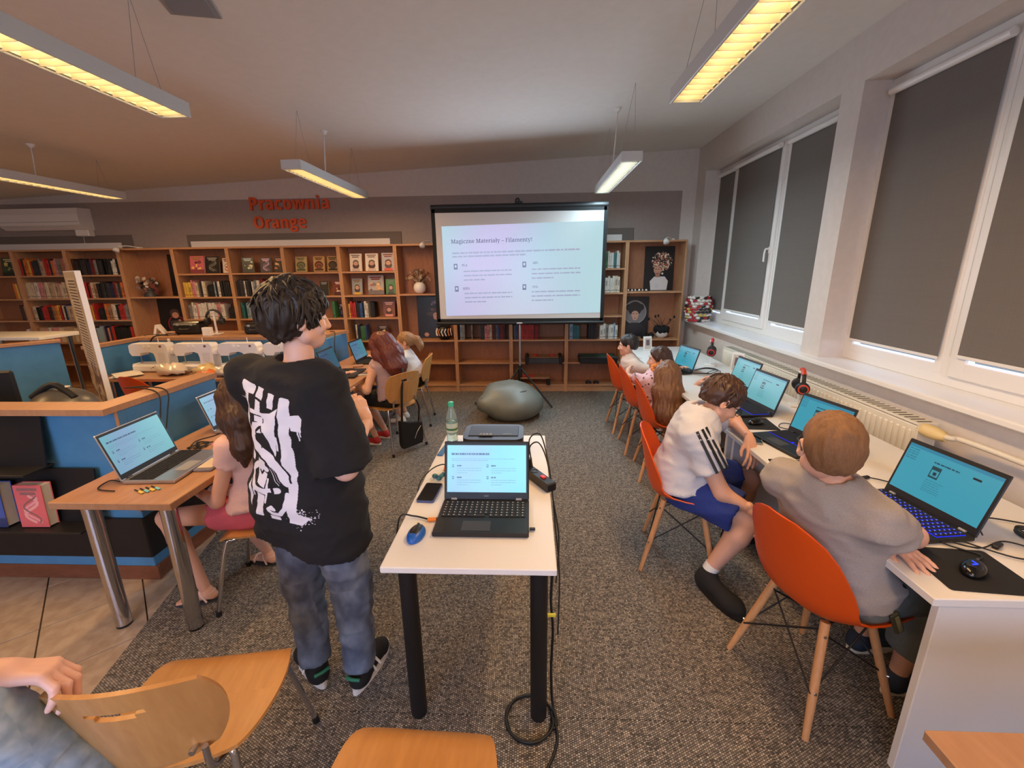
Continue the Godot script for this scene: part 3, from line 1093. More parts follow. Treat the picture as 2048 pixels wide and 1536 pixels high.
# cover art: 8 x 6 cells of 64 x 96 pixels
func cover_atlas() -> Image:
	var im := Image.create(512, 576, false, Image.FORMAT_RGB8)
	var r := RandomNumberGenerator.new()
	r.seed = 41
	for i in 48:
		var d: Array = COVERS[i % COVERS.size()]
		var o := Vector2((i % 8) * 64, (i / 8) * 96)
		var bg: Color = Color8(d[1], d[2], d[3])
		var fg: Color = Color8(d[4], d[5], d[6])
		im.fill_rect(Rect2i(int(o.x), int(o.y), 64, 96), bg)
		var kind: String = d[7]
		if kind == "face":
			disc(im, o + Vector2(32, 66), 17, Color8(80, 60, 56))
			disc(im, o + Vector2(32, 50), 15, fg.darkened(0.5))
			disc(im, o + Vector2(32, 54), 11, Color8(212, 168, 142))
			im.fill_rect(Rect2i(int(o.x) + 12, int(o.y) + 80, 40, 16), fg)
			im.fill_rect(Rect2i(int(o.x) + 25, int(o.y) + 52, 5, 2), Color8(60, 40, 36))
			im.fill_rect(Rect2i(int(o.x) + 35, int(o.y) + 52, 5, 2), Color8(60, 40, 36))
			im.fill_rect(Rect2i(int(o.x) + 29, int(o.y) + 60, 7, 2), Color8(160, 60, 60))
		elif kind == "arch":
			disc(im, o + Vector2(32, 54), 24, fg.darkened(0.55))
			disc(im, o + Vector2(32, 58), 19, fg)
			disc(im, o + Vector2(32, 62), 13, bg.darkened(0.6))
			disc(im, o + Vector2(32, 64), 7, fg)
			im.fill_rect(Rect2i(int(o.x) + 8, int(o.y) + 76, 48, 12), fg.darkened(0.5))
		elif kind == "scene":
			for q in 14:
				var c := fg.lerp(Color8(240, 220, 140), r.randf()) if q % 2 else bg.darkened(r.randf() * 0.6)
				var p := o + Vector2(r.randf_range(8, 56), r.randf_range(30, 86))
				disc(im, p, minf(r.randf_range(3, 9), minf(p.x - o.x, 64 - p.x + o.x)), c)
			im.fill_rect(Rect2i(int(o.x), int(o.y) + 74, 64, 22), bg.darkened(0.35))
		elif kind == "swirl":
			for q in 3:
				var pts := []
				for s in 14:
					pts.append(o + Vector2(32 + sin(s * 0.5 + q) * 16, 26 + s * 4.4))
				stroke(im, pts, 3.0 - q * 0.7, [fg, bg.lightened(0.4), fg.darkened(0.4)][q])
		# title bars
		for q in 2:
			im.fill_rect(Rect2i(int(o.x) + 9 + q * 5, int(o.y) + 8 + q * 9, 44 - q * 10, 6), fg.lightened(0.35) if bg.v < 0.6 else fg.darkened(0.35))
	return im

const COVERS := [
	["pink and yellow", 214, 110, 120, 246, 206, 110, "scene"], ["black", 38, 36, 34, 120, 116, 96, "swirl"], ["white and orange", 226, 214, 196, 206, 84, 30, "swirl"],
	["dark teal", 34, 52, 58, 150, 180, 180, "scene"], ["dark violet", 40, 34, 52, 206, 150, 190, "swirl"], ["dark maroon", 52, 26, 24, 196, 96, 50, "scene"],
	["gold and green", 176, 150, 96, 96, 104, 62, "arch"], ["gold and red", 186, 148, 92, 150, 70, 40, "arch"], ["gold and brown", 168, 130, 78, 66, 54, 40, "arch"],
	["cream portrait", 224, 212, 198, 196, 180, 170, "face"], ["white portrait", 228, 220, 210, 208, 186, 172, "face"], ["pale portrait", 176, 176, 186, 206, 84, 66, "face"],
	["grey and yellow", 150, 156, 160, 216, 168, 60, "face"], ["red and grey racing", 180, 172, 168, 206, 52, 34, "scene"], ["green portrait", 66, 132, 60, 40, 60, 40, "face"],
	["black", 24, 24, 26, 90, 86, 80, "plain"], ["red and brown", 120, 48, 36, 216, 190, 160, "scene"], ["dark green striped", 58, 84, 54, 214, 214, 190, "swirl"],
	["dark blue", 40, 38, 60, 180, 120, 120, "scene"], ["rose coloured", 130, 84, 84, 216, 150, 140, "face"], ["dark brown", 62, 40, 34, 150, 120, 110, "scene"], ["mossy green painted", 60, 80, 62, 196, 168, 74, "scene"],
	["blue and white", 74, 96, 170, 232, 232, 240, "scene"], ["coral pink", 222, 108, 112, 240, 170, 166, "swirl"]]

func face_book(at: Vector3, size: Vector3, cell: int, label: String, lean := 0.12, turn := 0.0, group := "books shown face out") -> Node3D:
	var t := thing("book", label, "book", at, turn, group)
	t.rotation.x = -lean
	var m: StandardMaterial3D = kit.get("cover%d" % cell)
	if m == null:
		m = mat(Color.WHITE, 0.4)
		m.albedo_texture = kit.atlas
		m.uv1_scale = Vector3(1.0 / 8, 1.0 / 6, 1)
		m.uv1_offset = Vector3((cell % 8) / 8.0, (cell / 8) / 6.0, 0)
		kit["cover%d" % cell] = m
	var c := MB.new()
	var w := size.x
	var h := size.y
	var d := size.z
	c.face([Vector3(-w / 2, 0, d), Vector3(w / 2, 0, d), Vector3(w / 2, h, d), Vector3(-w / 2, h, d)], Vector3(0, 0, 1), [Vector2(0.02, 0.98), Vector2(0.98, 0.98), Vector2(0.98, 0.02), Vector2(0.02, 0.02)])
	var b := MB.new()
	b.box(Vector3(0, h / 2, d - 0.0015), Vector3(w, h, 0.003))
	b.box(Vector3(0, h / 2, 0.0015), Vector3(w, h, 0.003))
	b.box(Vector3(-w / 2 + 0.0015, h / 2, d / 2), Vector3(0.003, h, d))
	for q in b.v.size():
		b.uv[q] = Vector2(0.06, 0.5)
	for q in b.v.size():
		b.v[q].z -= 0.0003
	c.add(b)
	part(t, "cover", c, m)
	part(t, "pages", bx(Vector3(0.001, h / 2, d / 2), Vector3(w - 0.008, h - 0.008, d - 0.007)), M.pages)
	return t

func covers() -> void:
	kit.atlas = ImageTexture.create_from_image(cover_atlas())
	# cell, left and right pixel-free: bay, place across the bay, shelf, width, height
	var list := [
		[0, 3, 0.30, 0, 0.22, 0.235], [1, 3, 0.61, 0, 0.20, 0.225], [2, 3, 0.90, 0, 0.13, 0.20],
		[3, 4, 0.24, 0, 0.155, 0.205], [4, 4, 0.60, 0, 0.15, 0.20], [5, 4, 0.87, 0, 0.15, 0.20],
		[6, 5, 0.22, 0, 0.165, 0.205], [7, 5, 0.57, 0, 0.155, 0.205], [8, 5, 0.84, 0, 0.155, 0.205],
		[9, 6, 0.22, 0, 0.165, 0.235], [10, 6, 0.53, 0, 0.18, 0.235], [11, 6, 0.85, 0, 0.18, 0.24],
		[15, 5, 0.62, 1, 0.13, 0.19], [16, 5, 0.90, 1, 0.12, 0.19],
		[12, 6, 0.20, 1, 0.14, 0.22], [13, 6, 0.57, 1, 0.22, 0.26], [14, 6, 0.86, 1, 0.135, 0.21],
		[18, 5, 0.93, 2, 0.10, 0.19], [19, 6, 0.79, 2, 0.17, 0.215], [20, 6, 0.63, 3, 0.15, 0.20]]
	var wh := {3: "right of the left niche", 4: "below the word sign's start", 5: "below the word sign's end", 6: "left of the dried flowers"}
	for e in list:
		var cell: int = e[0]
		var bay: int = e[1]
		face_book(Vector3(bay_x(bay) + 0.026 + (BAY - 0.052) * (e[2] as float), SHELVES[e[3]] + 0.003, SHELF_Z - 0.12), Vector3(e[4], e[5], 0.022), cell, "%s book facing out, %s, bookcase %s" % [COVERS[cell][0], SHELF_NAME[e[3]], wh[bay]], 0.14, rng.randf_range(-0.12, 0.12))
	face_book(Vector3(-7.445, SHELVES[0] + 0.003, SHELF_Z - 0.12), Vector3(0.28, 0.25, 0.022), 21, "mossy green painted book facing out at the left edge, top shelf")
	# black speaker-like discs among the books
	for e in [[3, 0.55, 1, 0.1], [3, 0.90, 2, 0.1], [1, 0.36, 2, 0.09]]:
		var bay: int = e[0]
		var b := MB.new()
		b.extrude(arch_outline(e[3] * 0.5, 0.17), 0.05)
		var t := thing("book_stop", "black arched book stop %s" % ["between pale books on second shelf right of left niche", "at right end of the pale row behind the headphones", "among coloured spines beside the left niche"][[[3, 1], [3, 2], [1, 2]].find([bay, e[2]])], "bookend", Vector3(bay_x(bay) + 0.026 + (BAY - 0.052) * (e[1] as float), SHELVES[e[2]] + 0.001, SHELF_Z - 0.10), 0.0, "black book stops")
		part(t, "plate", b, M.black)
		var ring := MB.new()
		var pts := []
		for i in 13:
			pts.append(Vector3(cos(TAU * i / 12) * 0.02, 0.10 + sin(TAU * i / 12) * 0.02, 0.051))
		ring.tube(pts, 0.003, 6)
		part(t, "ring", ring, M.dark_grey)

func arch_outline(r: float, h: float) -> PackedVector2Array:
	var p := PackedVector2Array([Vector2(-r, 0), Vector2(r, 0)])
	for i in 13:
		var a := PI * i / 12
		p.append(Vector2(cos(a) * r, h - r + sin(a) * r))
	return p

# a printed picture on a board: drawn by its own routine
func portrait(kind: int) -> Image:
	var im := Image.create(160, 240, false, Image.FORMAT_RGB8)
	im.fill(Color8(24, 20, 20))
	var r := RandomNumberGenerator.new()
	r.seed = 60 + kind
	var skin := Color8(196, 142, 116)
	if kind == 0:       # big headdress of flowers, white shirt
		for i in 260:
			var a := r.randf() * TAU
			var q := sqrt(r.randf())
			disc(im, Vector2(92 + cos(a) * 58 * q, 82 + sin(a) * 52 * q), r.randf_range(2, 5), [Color8(216, 190, 150), Color8(170, 104, 84), Color8(120, 84, 70), Color8(232, 214, 190), Color8(150, 60, 60)][r.randi() % 5])
		fill_poly(im, [Vector2(30, 190), Vector2(54, 164), Vector2(112, 164), Vector2(132, 190), Vector2(126, 240), Vector2(36, 240)], Color8(216, 206, 200))
		disc(im, Vector2(70, 128), 21, skin)
		disc(im, Vector2(72, 142), 16, skin)
		im.fill_rect(Rect2i(60, 142, 24, 26), skin.darkened(0.15))
		im.fill_rect(Rect2i(58, 122, 8, 3), Color8(40, 28, 24))
		im.fill_rect(Rect2i(74, 122, 8, 3), Color8(40, 28, 24))
		im.fill_rect(Rect2i(64, 146, 12, 4), Color8(170, 50, 54))
		disc(im, Vector2(98, 148), 6, Color8(226, 214, 200))
		disc(im, Vector2(70, 216), 13, Color8(206, 200, 200))
	elif kind == 1:     # pale ring behind a head with a dark round hat
		disc(im, Vector2(76, 92), 72, Color8(150, 144, 142))
		disc(im, Vector2(76, 92), 66, Color8(122, 116, 116))
		disc(im, Vector2(76, 70), 42, Color8(34, 28, 28))
		disc(im, Vector2(40, 62), 20, Color8(34, 28, 28))
		disc(im, Vector2(112, 62), 20, Color8(34, 28, 28))
		disc(im, Vector2(78, 106), 23, skin.lightened(0.1))
		disc(im, Vector2(79, 124), 17, skin.lightened(0.1))
		im.fill_rect(Rect2i(64, 100, 9, 3), Color8(40, 28, 24))
		im.fill_rect(Rect2i(84, 100, 9, 3), Color8(40, 28, 24))
		im.fill_rect(Rect2i(73, 126, 12, 4), Color8(150, 60, 60))
		fill_poly(im, [Vector2(10, 200), Vector2(52, 156), Vector2(106, 156), Vector2(150, 200), Vector2(150, 240), Vector2(10, 240)], Color8(38, 34, 38))
	elif kind == 2:     # butterflies above a head, dark dress
		for i in 22:
			disc(im, Vector2(r.randf_range(70, 130), r.randf_range(18, 70)), r.randf_range(3, 8), [Color8(120, 96, 110), Color8(86, 70, 84), Color8(160, 136, 140)][r.randi() % 3])
		for i in 40:
			disc(im, Vector2(r.randf_range(54, 112), r.randf_range(70, 112)), r.randf_range(3, 9), [Color8(70, 50, 42), Color8(110, 70, 50), Color8(48, 36, 34)][r.randi() % 3])
		disc(im, Vector2(96, 110), 17, skin)
		disc(im, Vector2(94, 122), 13, skin)
		im.fill_rect(Rect2i(86, 106, 6, 2), Color8(40, 28, 24))
		im.fill_rect(Rect2i(100, 106, 6, 2), Color8(40, 28, 24))
		disc(im, Vector2(96, 124), 4, Color8(196, 90, 50))
		fill_poly(im, [Vector2(14, 190), Vector2(70, 140), Vector2(110, 140), Vector2(150, 186), Vector2(156, 240), Vector2(8, 240)], Color8(30, 26, 28))
		disc(im, Vector2(42, 222), 12, skin)
		disc(im, Vector2(122, 222), 12, skin)
	elif kind == 3:     # tall hair with golden beads
		for i in 60:
			disc(im, Vector2(r.randf_range(66, 118), r.randf_range(30, 130)), r.randf_range(2, 7), [Color8(96, 66, 48), Color8(150, 110, 70), Color8(60, 44, 38)][r.randi() % 3])
		disc(im, Vector2(96, 120), 17, skin)
		disc(im, Vector2(98, 134), 12, skin)
		fill_poly(im, [Vector2(50, 240), Vector2(70, 158), Vector2(124, 158), Vector2(144, 240)], Color8(64, 48, 44))
		for i in 16:
			disc(im, Vector2(96 + cos(i * 0.4) * 26, 150 + sin(i * 0.4) * 16), 2, Color8(206, 176, 120))
	else:               # red hoop and pale arms
		var pts := []
		for i in 25:
			pts.append(Vector2(90 + cos(TAU * i / 24) * 46, 150 + sin(TAU * i / 24) * 50))
		stroke(im, pts, 3, Color8(150, 34, 36))
		disc(im, Vector2(86, 84), 26, Color8(84, 62, 54))
		disc(im, Vector2(88, 96), 18, skin)
		fill_poly(im, [Vector2(56, 130), Vector2(112, 120), Vector2(124, 240), Vector2(50, 240)], Color8(70, 58, 62))
		stroke(im, [Vector2(108, 128), Vector2(130, 176), Vector2(112, 226)], 8, skin)
	return im

func picture(at: Vector3, w: float, h: float, kind: int, label: String, lean := 0.06, turn := 0.0) -> void:
	var t := thing("picture", label, "picture", at, turn, "photo prints in the niches")
	t.rotation.x = -lean
	part(t, "board", bx(Vector3(0, h / 2, 0.008), Vector3(w, h, 0.016), 0.002), M.black)
	var m := mat(Color.WHITE, 0.35)
	m.albedo_texture = ImageTexture.create_from_image(portrait(kind))
	var c := MB.new()
	c.face([Vector3(-w / 2 + 0.004, 0.004, 0.0168), Vector3(w / 2 - 0.004, 0.004, 0.0168), Vector3(w / 2 - 0.004, h - 0.004, 0.0168), Vector3(-w / 2 + 0.004, h - 0.004, 0.0168)], Vector3(0, 0, 1), [Vector2(0, 1), Vector2(1, 1), Vector2(1, 0), Vector2(0, 0)])
	part(t, "print", c, m)

func niches() -> void:
	var zb := SHELF_Z - 0.24
	picture(Vector3(bay_x(2) + 0.615, 1.402, zb), 0.26, 0.58, 3, "narrow dark portrait print in the upper left niche", 0.05)
	picture(Vector3(bay_x(2) + 0.42, 0.757, zb), 0.46, 0.60, 4, "dark print with red hoop in the lower left niche", 0.05)
	picture(Vector3(bay_x(7) + 0.612, 1.402, zb), 0.27, 0.58, 3, "dark portrait print half hidden by the screen's left edge", 0.05)
	picture(Vector3(bay_x(7) + 0.42, 0.757, zb), 0.46, 0.60, 2, "dark print of person under butterflies beside screen's lower left", 0.05)
	picture(Vector3(bay_x(11) + 0.50, 1.402, zb), 0.40, 0.59, 0, "portrait print with huge flower headdress, upper right niche", 0.05)
	picture(Vector3(bay_x(11) + 0.21, 0.757, zb), 0.37, 0.56, 1, "portrait print with pale round halo, lower right niche", 0.05)
	# clip-on spot lamps above the niches
	var k := 0
	for e in [[2, 0.12, "white spot lamp on bookcase top at the left niche"], [7, 0.42, "white spot lamp on bookcase top beside the screen"], [11, 0.47, "white spot lamp above the flower headdress portrait"]]:
		var s := thing("spot_lamp", e[2], "lamp", Vector3(bay_x(e[0]) + (e[1] as float), 2.06, SHELF_Z), 0.0, "white spot lamps on the bookcases")
		part(s, "arm", tb(curve([Vector3(0.14, 0.008, -0.10), Vector3(0.05, 0.03, 0.0), Vector3(0.0, 0.02, 0.09)]), 0.007, 6), M.white)
		var hd := MB.new()
		hd.xf = Transform3D(Basis(Vector3(1, 0, 0), -0.7), Vector3(-0.01, -0.02, 0.11))
		hd.lathe([Vector2(0.0, -0.03), Vector2(0.038, -0.03), Vector2(0.034, 0.0), Vector2(0.02, 0.03), Vector2(0.0, 0.034)], 14)
		part(s, "head", hd, M.white_gloss)
		part(s, "clamp", bx(Vector3(0.13, 0.01, -0.10), Vector3(0.05, 0.02, 0.05), 0.003), M.white)
		k += 1
	# button sculpture in the left niche: many small discs on stems
	var st := thing("button_sculpture", "sculpture of many button discs in the left niche", "sculpture", Vector3(bay_x(2) + 0.26, 1.401, SHELF_Z - 0.11))
	var base := MB.new()
	base.lathe([Vector2(0.09, 0), Vector2(0.08, 0.04), Vector2(0.05, 0.10), Vector2(0.0, 0.13)], 14)
	part(st, "core", base, M.dark_grey)
	var r := RandomNumberGenerator.new()
	r.seed = 77
	var tones := [mat(c8(206, 190, 170), 0.4), mat(c8(150, 110, 90), 0.4), mat(c8(60, 52, 52), 0.4), mat(c8(170, 150, 140), 0.3, 0.4), mat(c8(120, 60, 50), 0.4)]
	for i in 46:
		var a := r.randf() * TAU
		var rad := sqrt(r.randf()) * 0.17
		var c := Vector3(cos(a) * rad, 0.17 + sin(a) * rad * 0.92, r.randf_range(-0.03, 0.08))
		var dm := MB.new()
		dm.xf = Transform3D(Basis(Vector3(1, 0, 0), PI / 2 + r.randf_range(-0.5, 0.5)) * Basis(Vector3(0, 0, 1), r.randf_range(-0.5, 0.5)), c)
		var rr := r.randf_range(0.018, 0.036)
		dm.lathe([Vector2(0, 0.006), Vector2(rr * 0.35, 0.006), Vector2(rr * 0.4, 0.002), Vector2(rr * 0.9, 0.007), Vector2(rr, 0.004), Vector2(rr, -0.003), Vector2(0, -0.003)], 10)
		part(st, "button", dm, tones[i % 5])
	# dried flowers in a round white vase
	var vz := thing("flower_vase", "round white vase with dried flowers in the middle niche", "vase", Vector3(bay_x(7) + 0.28, 1.401, SHELF_Z - 0.12))
	var vm := MB.new()
	vm.lathe([Vector2(0.0, 0.0), Vector2(0.04, 0.0), Vector2(0.075, 0.03), Vector2(0.088, 0.075), Vector2(0.078, 0.12), Vector2(0.05, 0.15), Vector2(0.038, 0.155), Vector2(0.034, 0.15), Vector2(0.0, 0.13)], 24)
	part(vz, "vase", vm, M.white_gloss)
	flowers(vz, 60, 0.15, 0.17, 0.15, [mat(c8(206, 176, 140), 0.7), mat(c8(140, 96, 66), 0.7), mat(c8(96, 70, 52), 0.7), mat(c8(226, 206, 180), 0.7)], 81)
	# branches in a black and white vase
	var bv := thing("branch_vase", "black and white vase with bare dark branches, right niche", "vase", Vector3(bay_x(11) + 0.56, 0.756, SHELF_Z - 0.13))
	var bm := MB.new()
	bm.lathe([Vector2(0.0, 0.0), Vector2(0.05, 0.0), Vector2(0.085, 0.035), Vector2(0.092, 0.08), Vector2(0.09, 0.09)], 24)
	part(bv, "vase", bm, M.white_gloss)
	var bt := MB.new()
	for i in 22:
		var a := TAU * i / 22.0
		bt.ball(Vector3(cos(a) * 0.075, 0.115 + 0.02 * sin(i * 2.4), sin(a) * 0.075), Vector3(0.036, 0.036, 0.036), 8, 6)
	part(bv, "wool_rim", bt, M.black_matt)
	r.seed = 83
	for i in 9:
		var a := r.randf_range(-1.2, 1.2)
		var hh := r.randf_range(0.22, 0.34)
		var tip := Vector3(sin(a) * 0.19, hh, r.randf_range(-0.05, 0.06))
		part(bv, "branch", tb(curve([Vector3(0, 0.10, 0), tip * 0.5 + Vector3(r.randf_range(-0.03, 0.03), 0.06, 0), tip]), [0.004, 0.004, 0.0035, 0.0035, 0.003, 0.003, 0.003, 0.0025, 0.0025, 0.002, 0.002, 0.002, 0.0015], 5), M.black_matt)
		if i % 2 == 0:
			var bud := MB.new()
			bud.ball(tip, Vector3(0.014, 0.02, 0.014), 8, 6)
			part(bv, "bud", bud, M.black_matt)
	# small black pots beside it, a woven snake strip, and a painted pot
	for e in [[0.30, "small black pot left of the branch vase", 0.042], [0.40, "round black ball left of the branch vase", 0.038]]:
		var pm := MB.new()
		if e[2] > 0.04:
			pm.lathe([Vector2(0, 0), Vector2(0.03, 0), Vector2(0.046, 0.03), Vector2(0.044, 0.055), Vector2(0.03, 0.075), Vector2(0.034, 0.085), Vector2(0.026, 0.085), Vector2(0, 0.06)], 16)
		else:
			pm.ball(Vector3(0, 0.042, 0), Vector3(0.043, 0.042, 0.043), 14, 10)
		solo("black_pot", pm, M.black_matt, e[1], "pot", Vector3(bay_x(11) + (e[0] as float), 0.756, SHELF_Z - 0.07), 0.0, "small black pots")
	var sn := thing("beaded_strip", "black and white beaded strip on right niche shelf edge", "ornament", Vector3(bay_x(11) + 0.17, 1.401, SHELF_Z - 0.05))
	for i in 11:
		var q := MB.new()
		q.ball(Vector3(-0.12 + i * 0.024, 0.016 + (0.006 if i % 2 else 0.0), 0.012 * sin(i * 1.3)), Vector3(0.016, 0.014, 0.016), 8, 6)
		part(sn, "bead", q, M.black_matt if i % 2 else M.white)
	var pp := thing("painted_pot", "black pot with painted white pattern left of the screen pole", "pot", Vector3(bay_x(7) + 0.60, 0.756, SHELF_Z - 0.09))
	var pmm := MB.new()
	pmm.lathe([Vector2(0, 0), Vector2(0.06, 0), Vector2(0.105, 0.05), Vector2(0.115, 0.10), Vector2(0.10, 0.16), Vector2(0.075, 0.19), Vector2(0.07, 0.185), Vector2(0, 0.15)], 22)
	part(pp, "pot", pmm, M.black)
	for i in 7:
		var a := PI / 2 + (i - 3) * 0.42
		var q := MB.new()
		q.tube([Vector3(cos(a) * 0.111, 0.06, sin(a) * 0.111), Vector3(cos(a + 0.2) * 0.114, 0.12, sin(a + 0.2) * 0.114), Vector3(cos(a) * 0.102, 0.16, sin(a) * 0.102)], 0.010, 5)
		part(pp, "painted_stroke", q, [M.white, mat(c8(220, 130, 70), 0.5), M.white][i % 3])
	# toys on the lower shelves
	var at := thing("hockey_game", "tabletop game with red pieces on fifth shelf below screen", "game", Vector3(bay_x(9) + 0.46, 0.431, SHELF_Z - 0.10))
	part(at, "tray", bx(Vector3(0, 0.04, 0.08), Vector3(0.48, 0.08, 0.24), 0.01), M.dark_grey)
	part(at, "playfield", bx(Vector3(0, 0.084, 0.08), Vector3(0.42, 0.01, 0.19), 0.002), mat(c8(150, 110, 80), 0.4))
	for s: int in [-1, 1]:
		part(at, "end_cap", bx(Vector3(s * 0.235, 0.05, 0.08), Vector3(0.05, 0.12, 0.26), 0.012), M.black)
		part(at, "red_piece", bx(Vector3(s * 0.12, 0.10, 0.08), Vector3(0.05, 0.03, 0.04), 0.008), M.red)
	var pt := thing("pool_game", "tabletop pool game with green cloth on fifth shelf", "game", Vector3(bay_x(10) + 0.44, 0.431, SHELF_Z - 0.10))
	part(pt, "tray", bx(Vector3(0, 0.04, 0.08), Vector3(0.52, 0.08, 0.26), 0.01), M.black)
	part(pt, "cloth", bx(Vector3(0, 0.083, 0.08), Vector3(0.46, 0.008, 0.20), 0.002), mat(c8(34, 84, 62), 0.9))
	for s: int in [-1, 1]:
		part(pt, "rail", bx(Vector3(0, 0.088, 0.08 + s * 0.115), Vector3(0.52, 0.022, 0.03), 0.005), M.dark_grey)
	var ft := thing("ramp_game", "low wooden marble game with red edge on bottom shelf", "game", Vector3(bay_x(9) + 0.33, 0.106, SHELF_Z - 0.06))
	part(ft, "board", bx(Vector3(0, 0.10, 0), Vector3(0.44, 0.02, 0.20), 0.006), M.desk_wood)
	for s: int in [-1, 1]:
		part(ft, "foot", bx(Vector3(s * 0.20, 0.05, 0), Vector3(0.05, 0.10, 0.22), 0.01), M.black)
	part(ft, "red_rail", bx(Vector3(-0.10, 0.125, 0.05), Vector3(0.2, 0.02, 0.03), 0.005), M.red)
	for i in 2:
		var tc := thing("toy_car", ["left", "right"][i] + " one of two small black toy cars on bottom shelf", "toy", Vector3(bay_x(10) + 0.33 + i * 0.11, 0.106, SHELF_Z - 0.06), 0.0, "black toy cars")
		part(tc, "body", bx(Vector3(0, 0.022, 0), Vector3(0.085, 0.022, 0.045), 0.006), M.black)
		part(tc, "cabin", bx(Vector3(-0.004, 0.040, 0), Vector3(0.045, 0.018, 0.038), 0.006), M.dark_grey)
		for q in 4:
			part(tc, "wheel", tb([Vector3(-0.028 + 0.056 * (q % 2), 0.012, -0.026 + 0.04 * (q / 2)), Vector3(-0.028 + 0.056 * (q % 2), 0.012, -0.014 + 0.04 * (q / 2))], 0.012, 10), M.black_matt)

func flowers(parent: Node, count: int, base: float, spread: float, height: float, ms: Array, sd: int) -> void:
	var r := RandomNumberGenerator.new()
	r.seed = sd
	for i in count:
		var a := r.randf() * TAU
		var e := r.randf_range(0.0, 1.45)
		var tip := Vector3(cos(a) * sin(e) * spread, base + cos(e) * height + 0.02, sin(a) * sin(e) * spread * 0.75)
		var m := MB.new()
		m.tube([Vector3(0, base - 0.02, 0), tip * 0.5 + Vector3(0, base * 0.5 + 0.01, 0), tip], [0.003, 0.0025, 0.002], 4)
		m.xf = Transform3D(Basis(Vector3(0, 1, 0), a) * Basis(Vector3(0, 0, 1), -e), tip)
		for q in 5:
			var g := TAU * q / 5
			m.face([Vector3.ZERO, Vector3(cos(g - 0.4) * 0.018, 0.008, sin(g - 0.4) * 0.018), Vector3(cos(g) * 0.03, 0.016, sin(g) * 0.03), Vector3(cos(g + 0.4) * 0.018, 0.008, sin(g + 0.4) * 0.018)], Vector3.UP)
		part(parent, "dried_flower", m, ms[i % ms.size()])

# ---------------------------------------------------------------- tables, partitions, radiator
func table(called: String, label: String, a: Vector3, b: Vector3, th: float, top: Material, legs: Array, leg_r: float, leg_m: Material, foot := true) -> Node3D:
	var c := (a + b) * 0.5
	var t := thing(called, label, "table", Vector3(c.x, 0, c.z))
	part(t, "tabletop", bx(Vector3(0, a.y - th / 2, 0), Vector3(absf(b.x - a.x), th, absf(b.z - a.z)), 0.003), top)
	for l: Vector2 in legs:
		var p := Vector3(l.x - c.x, 0, l.y - c.z)
		var leg := part(t, "leg", tb([p + Vector3(0, 0.012, 0), p + Vector3(0, a.y - th, 0)], leg_r, 20), leg_m)
		if foot:
			part(leg, "foot", tb([p, p + Vector3(0, 0.014, 0)], leg_r * 0.96, 20), M.black)
	return t

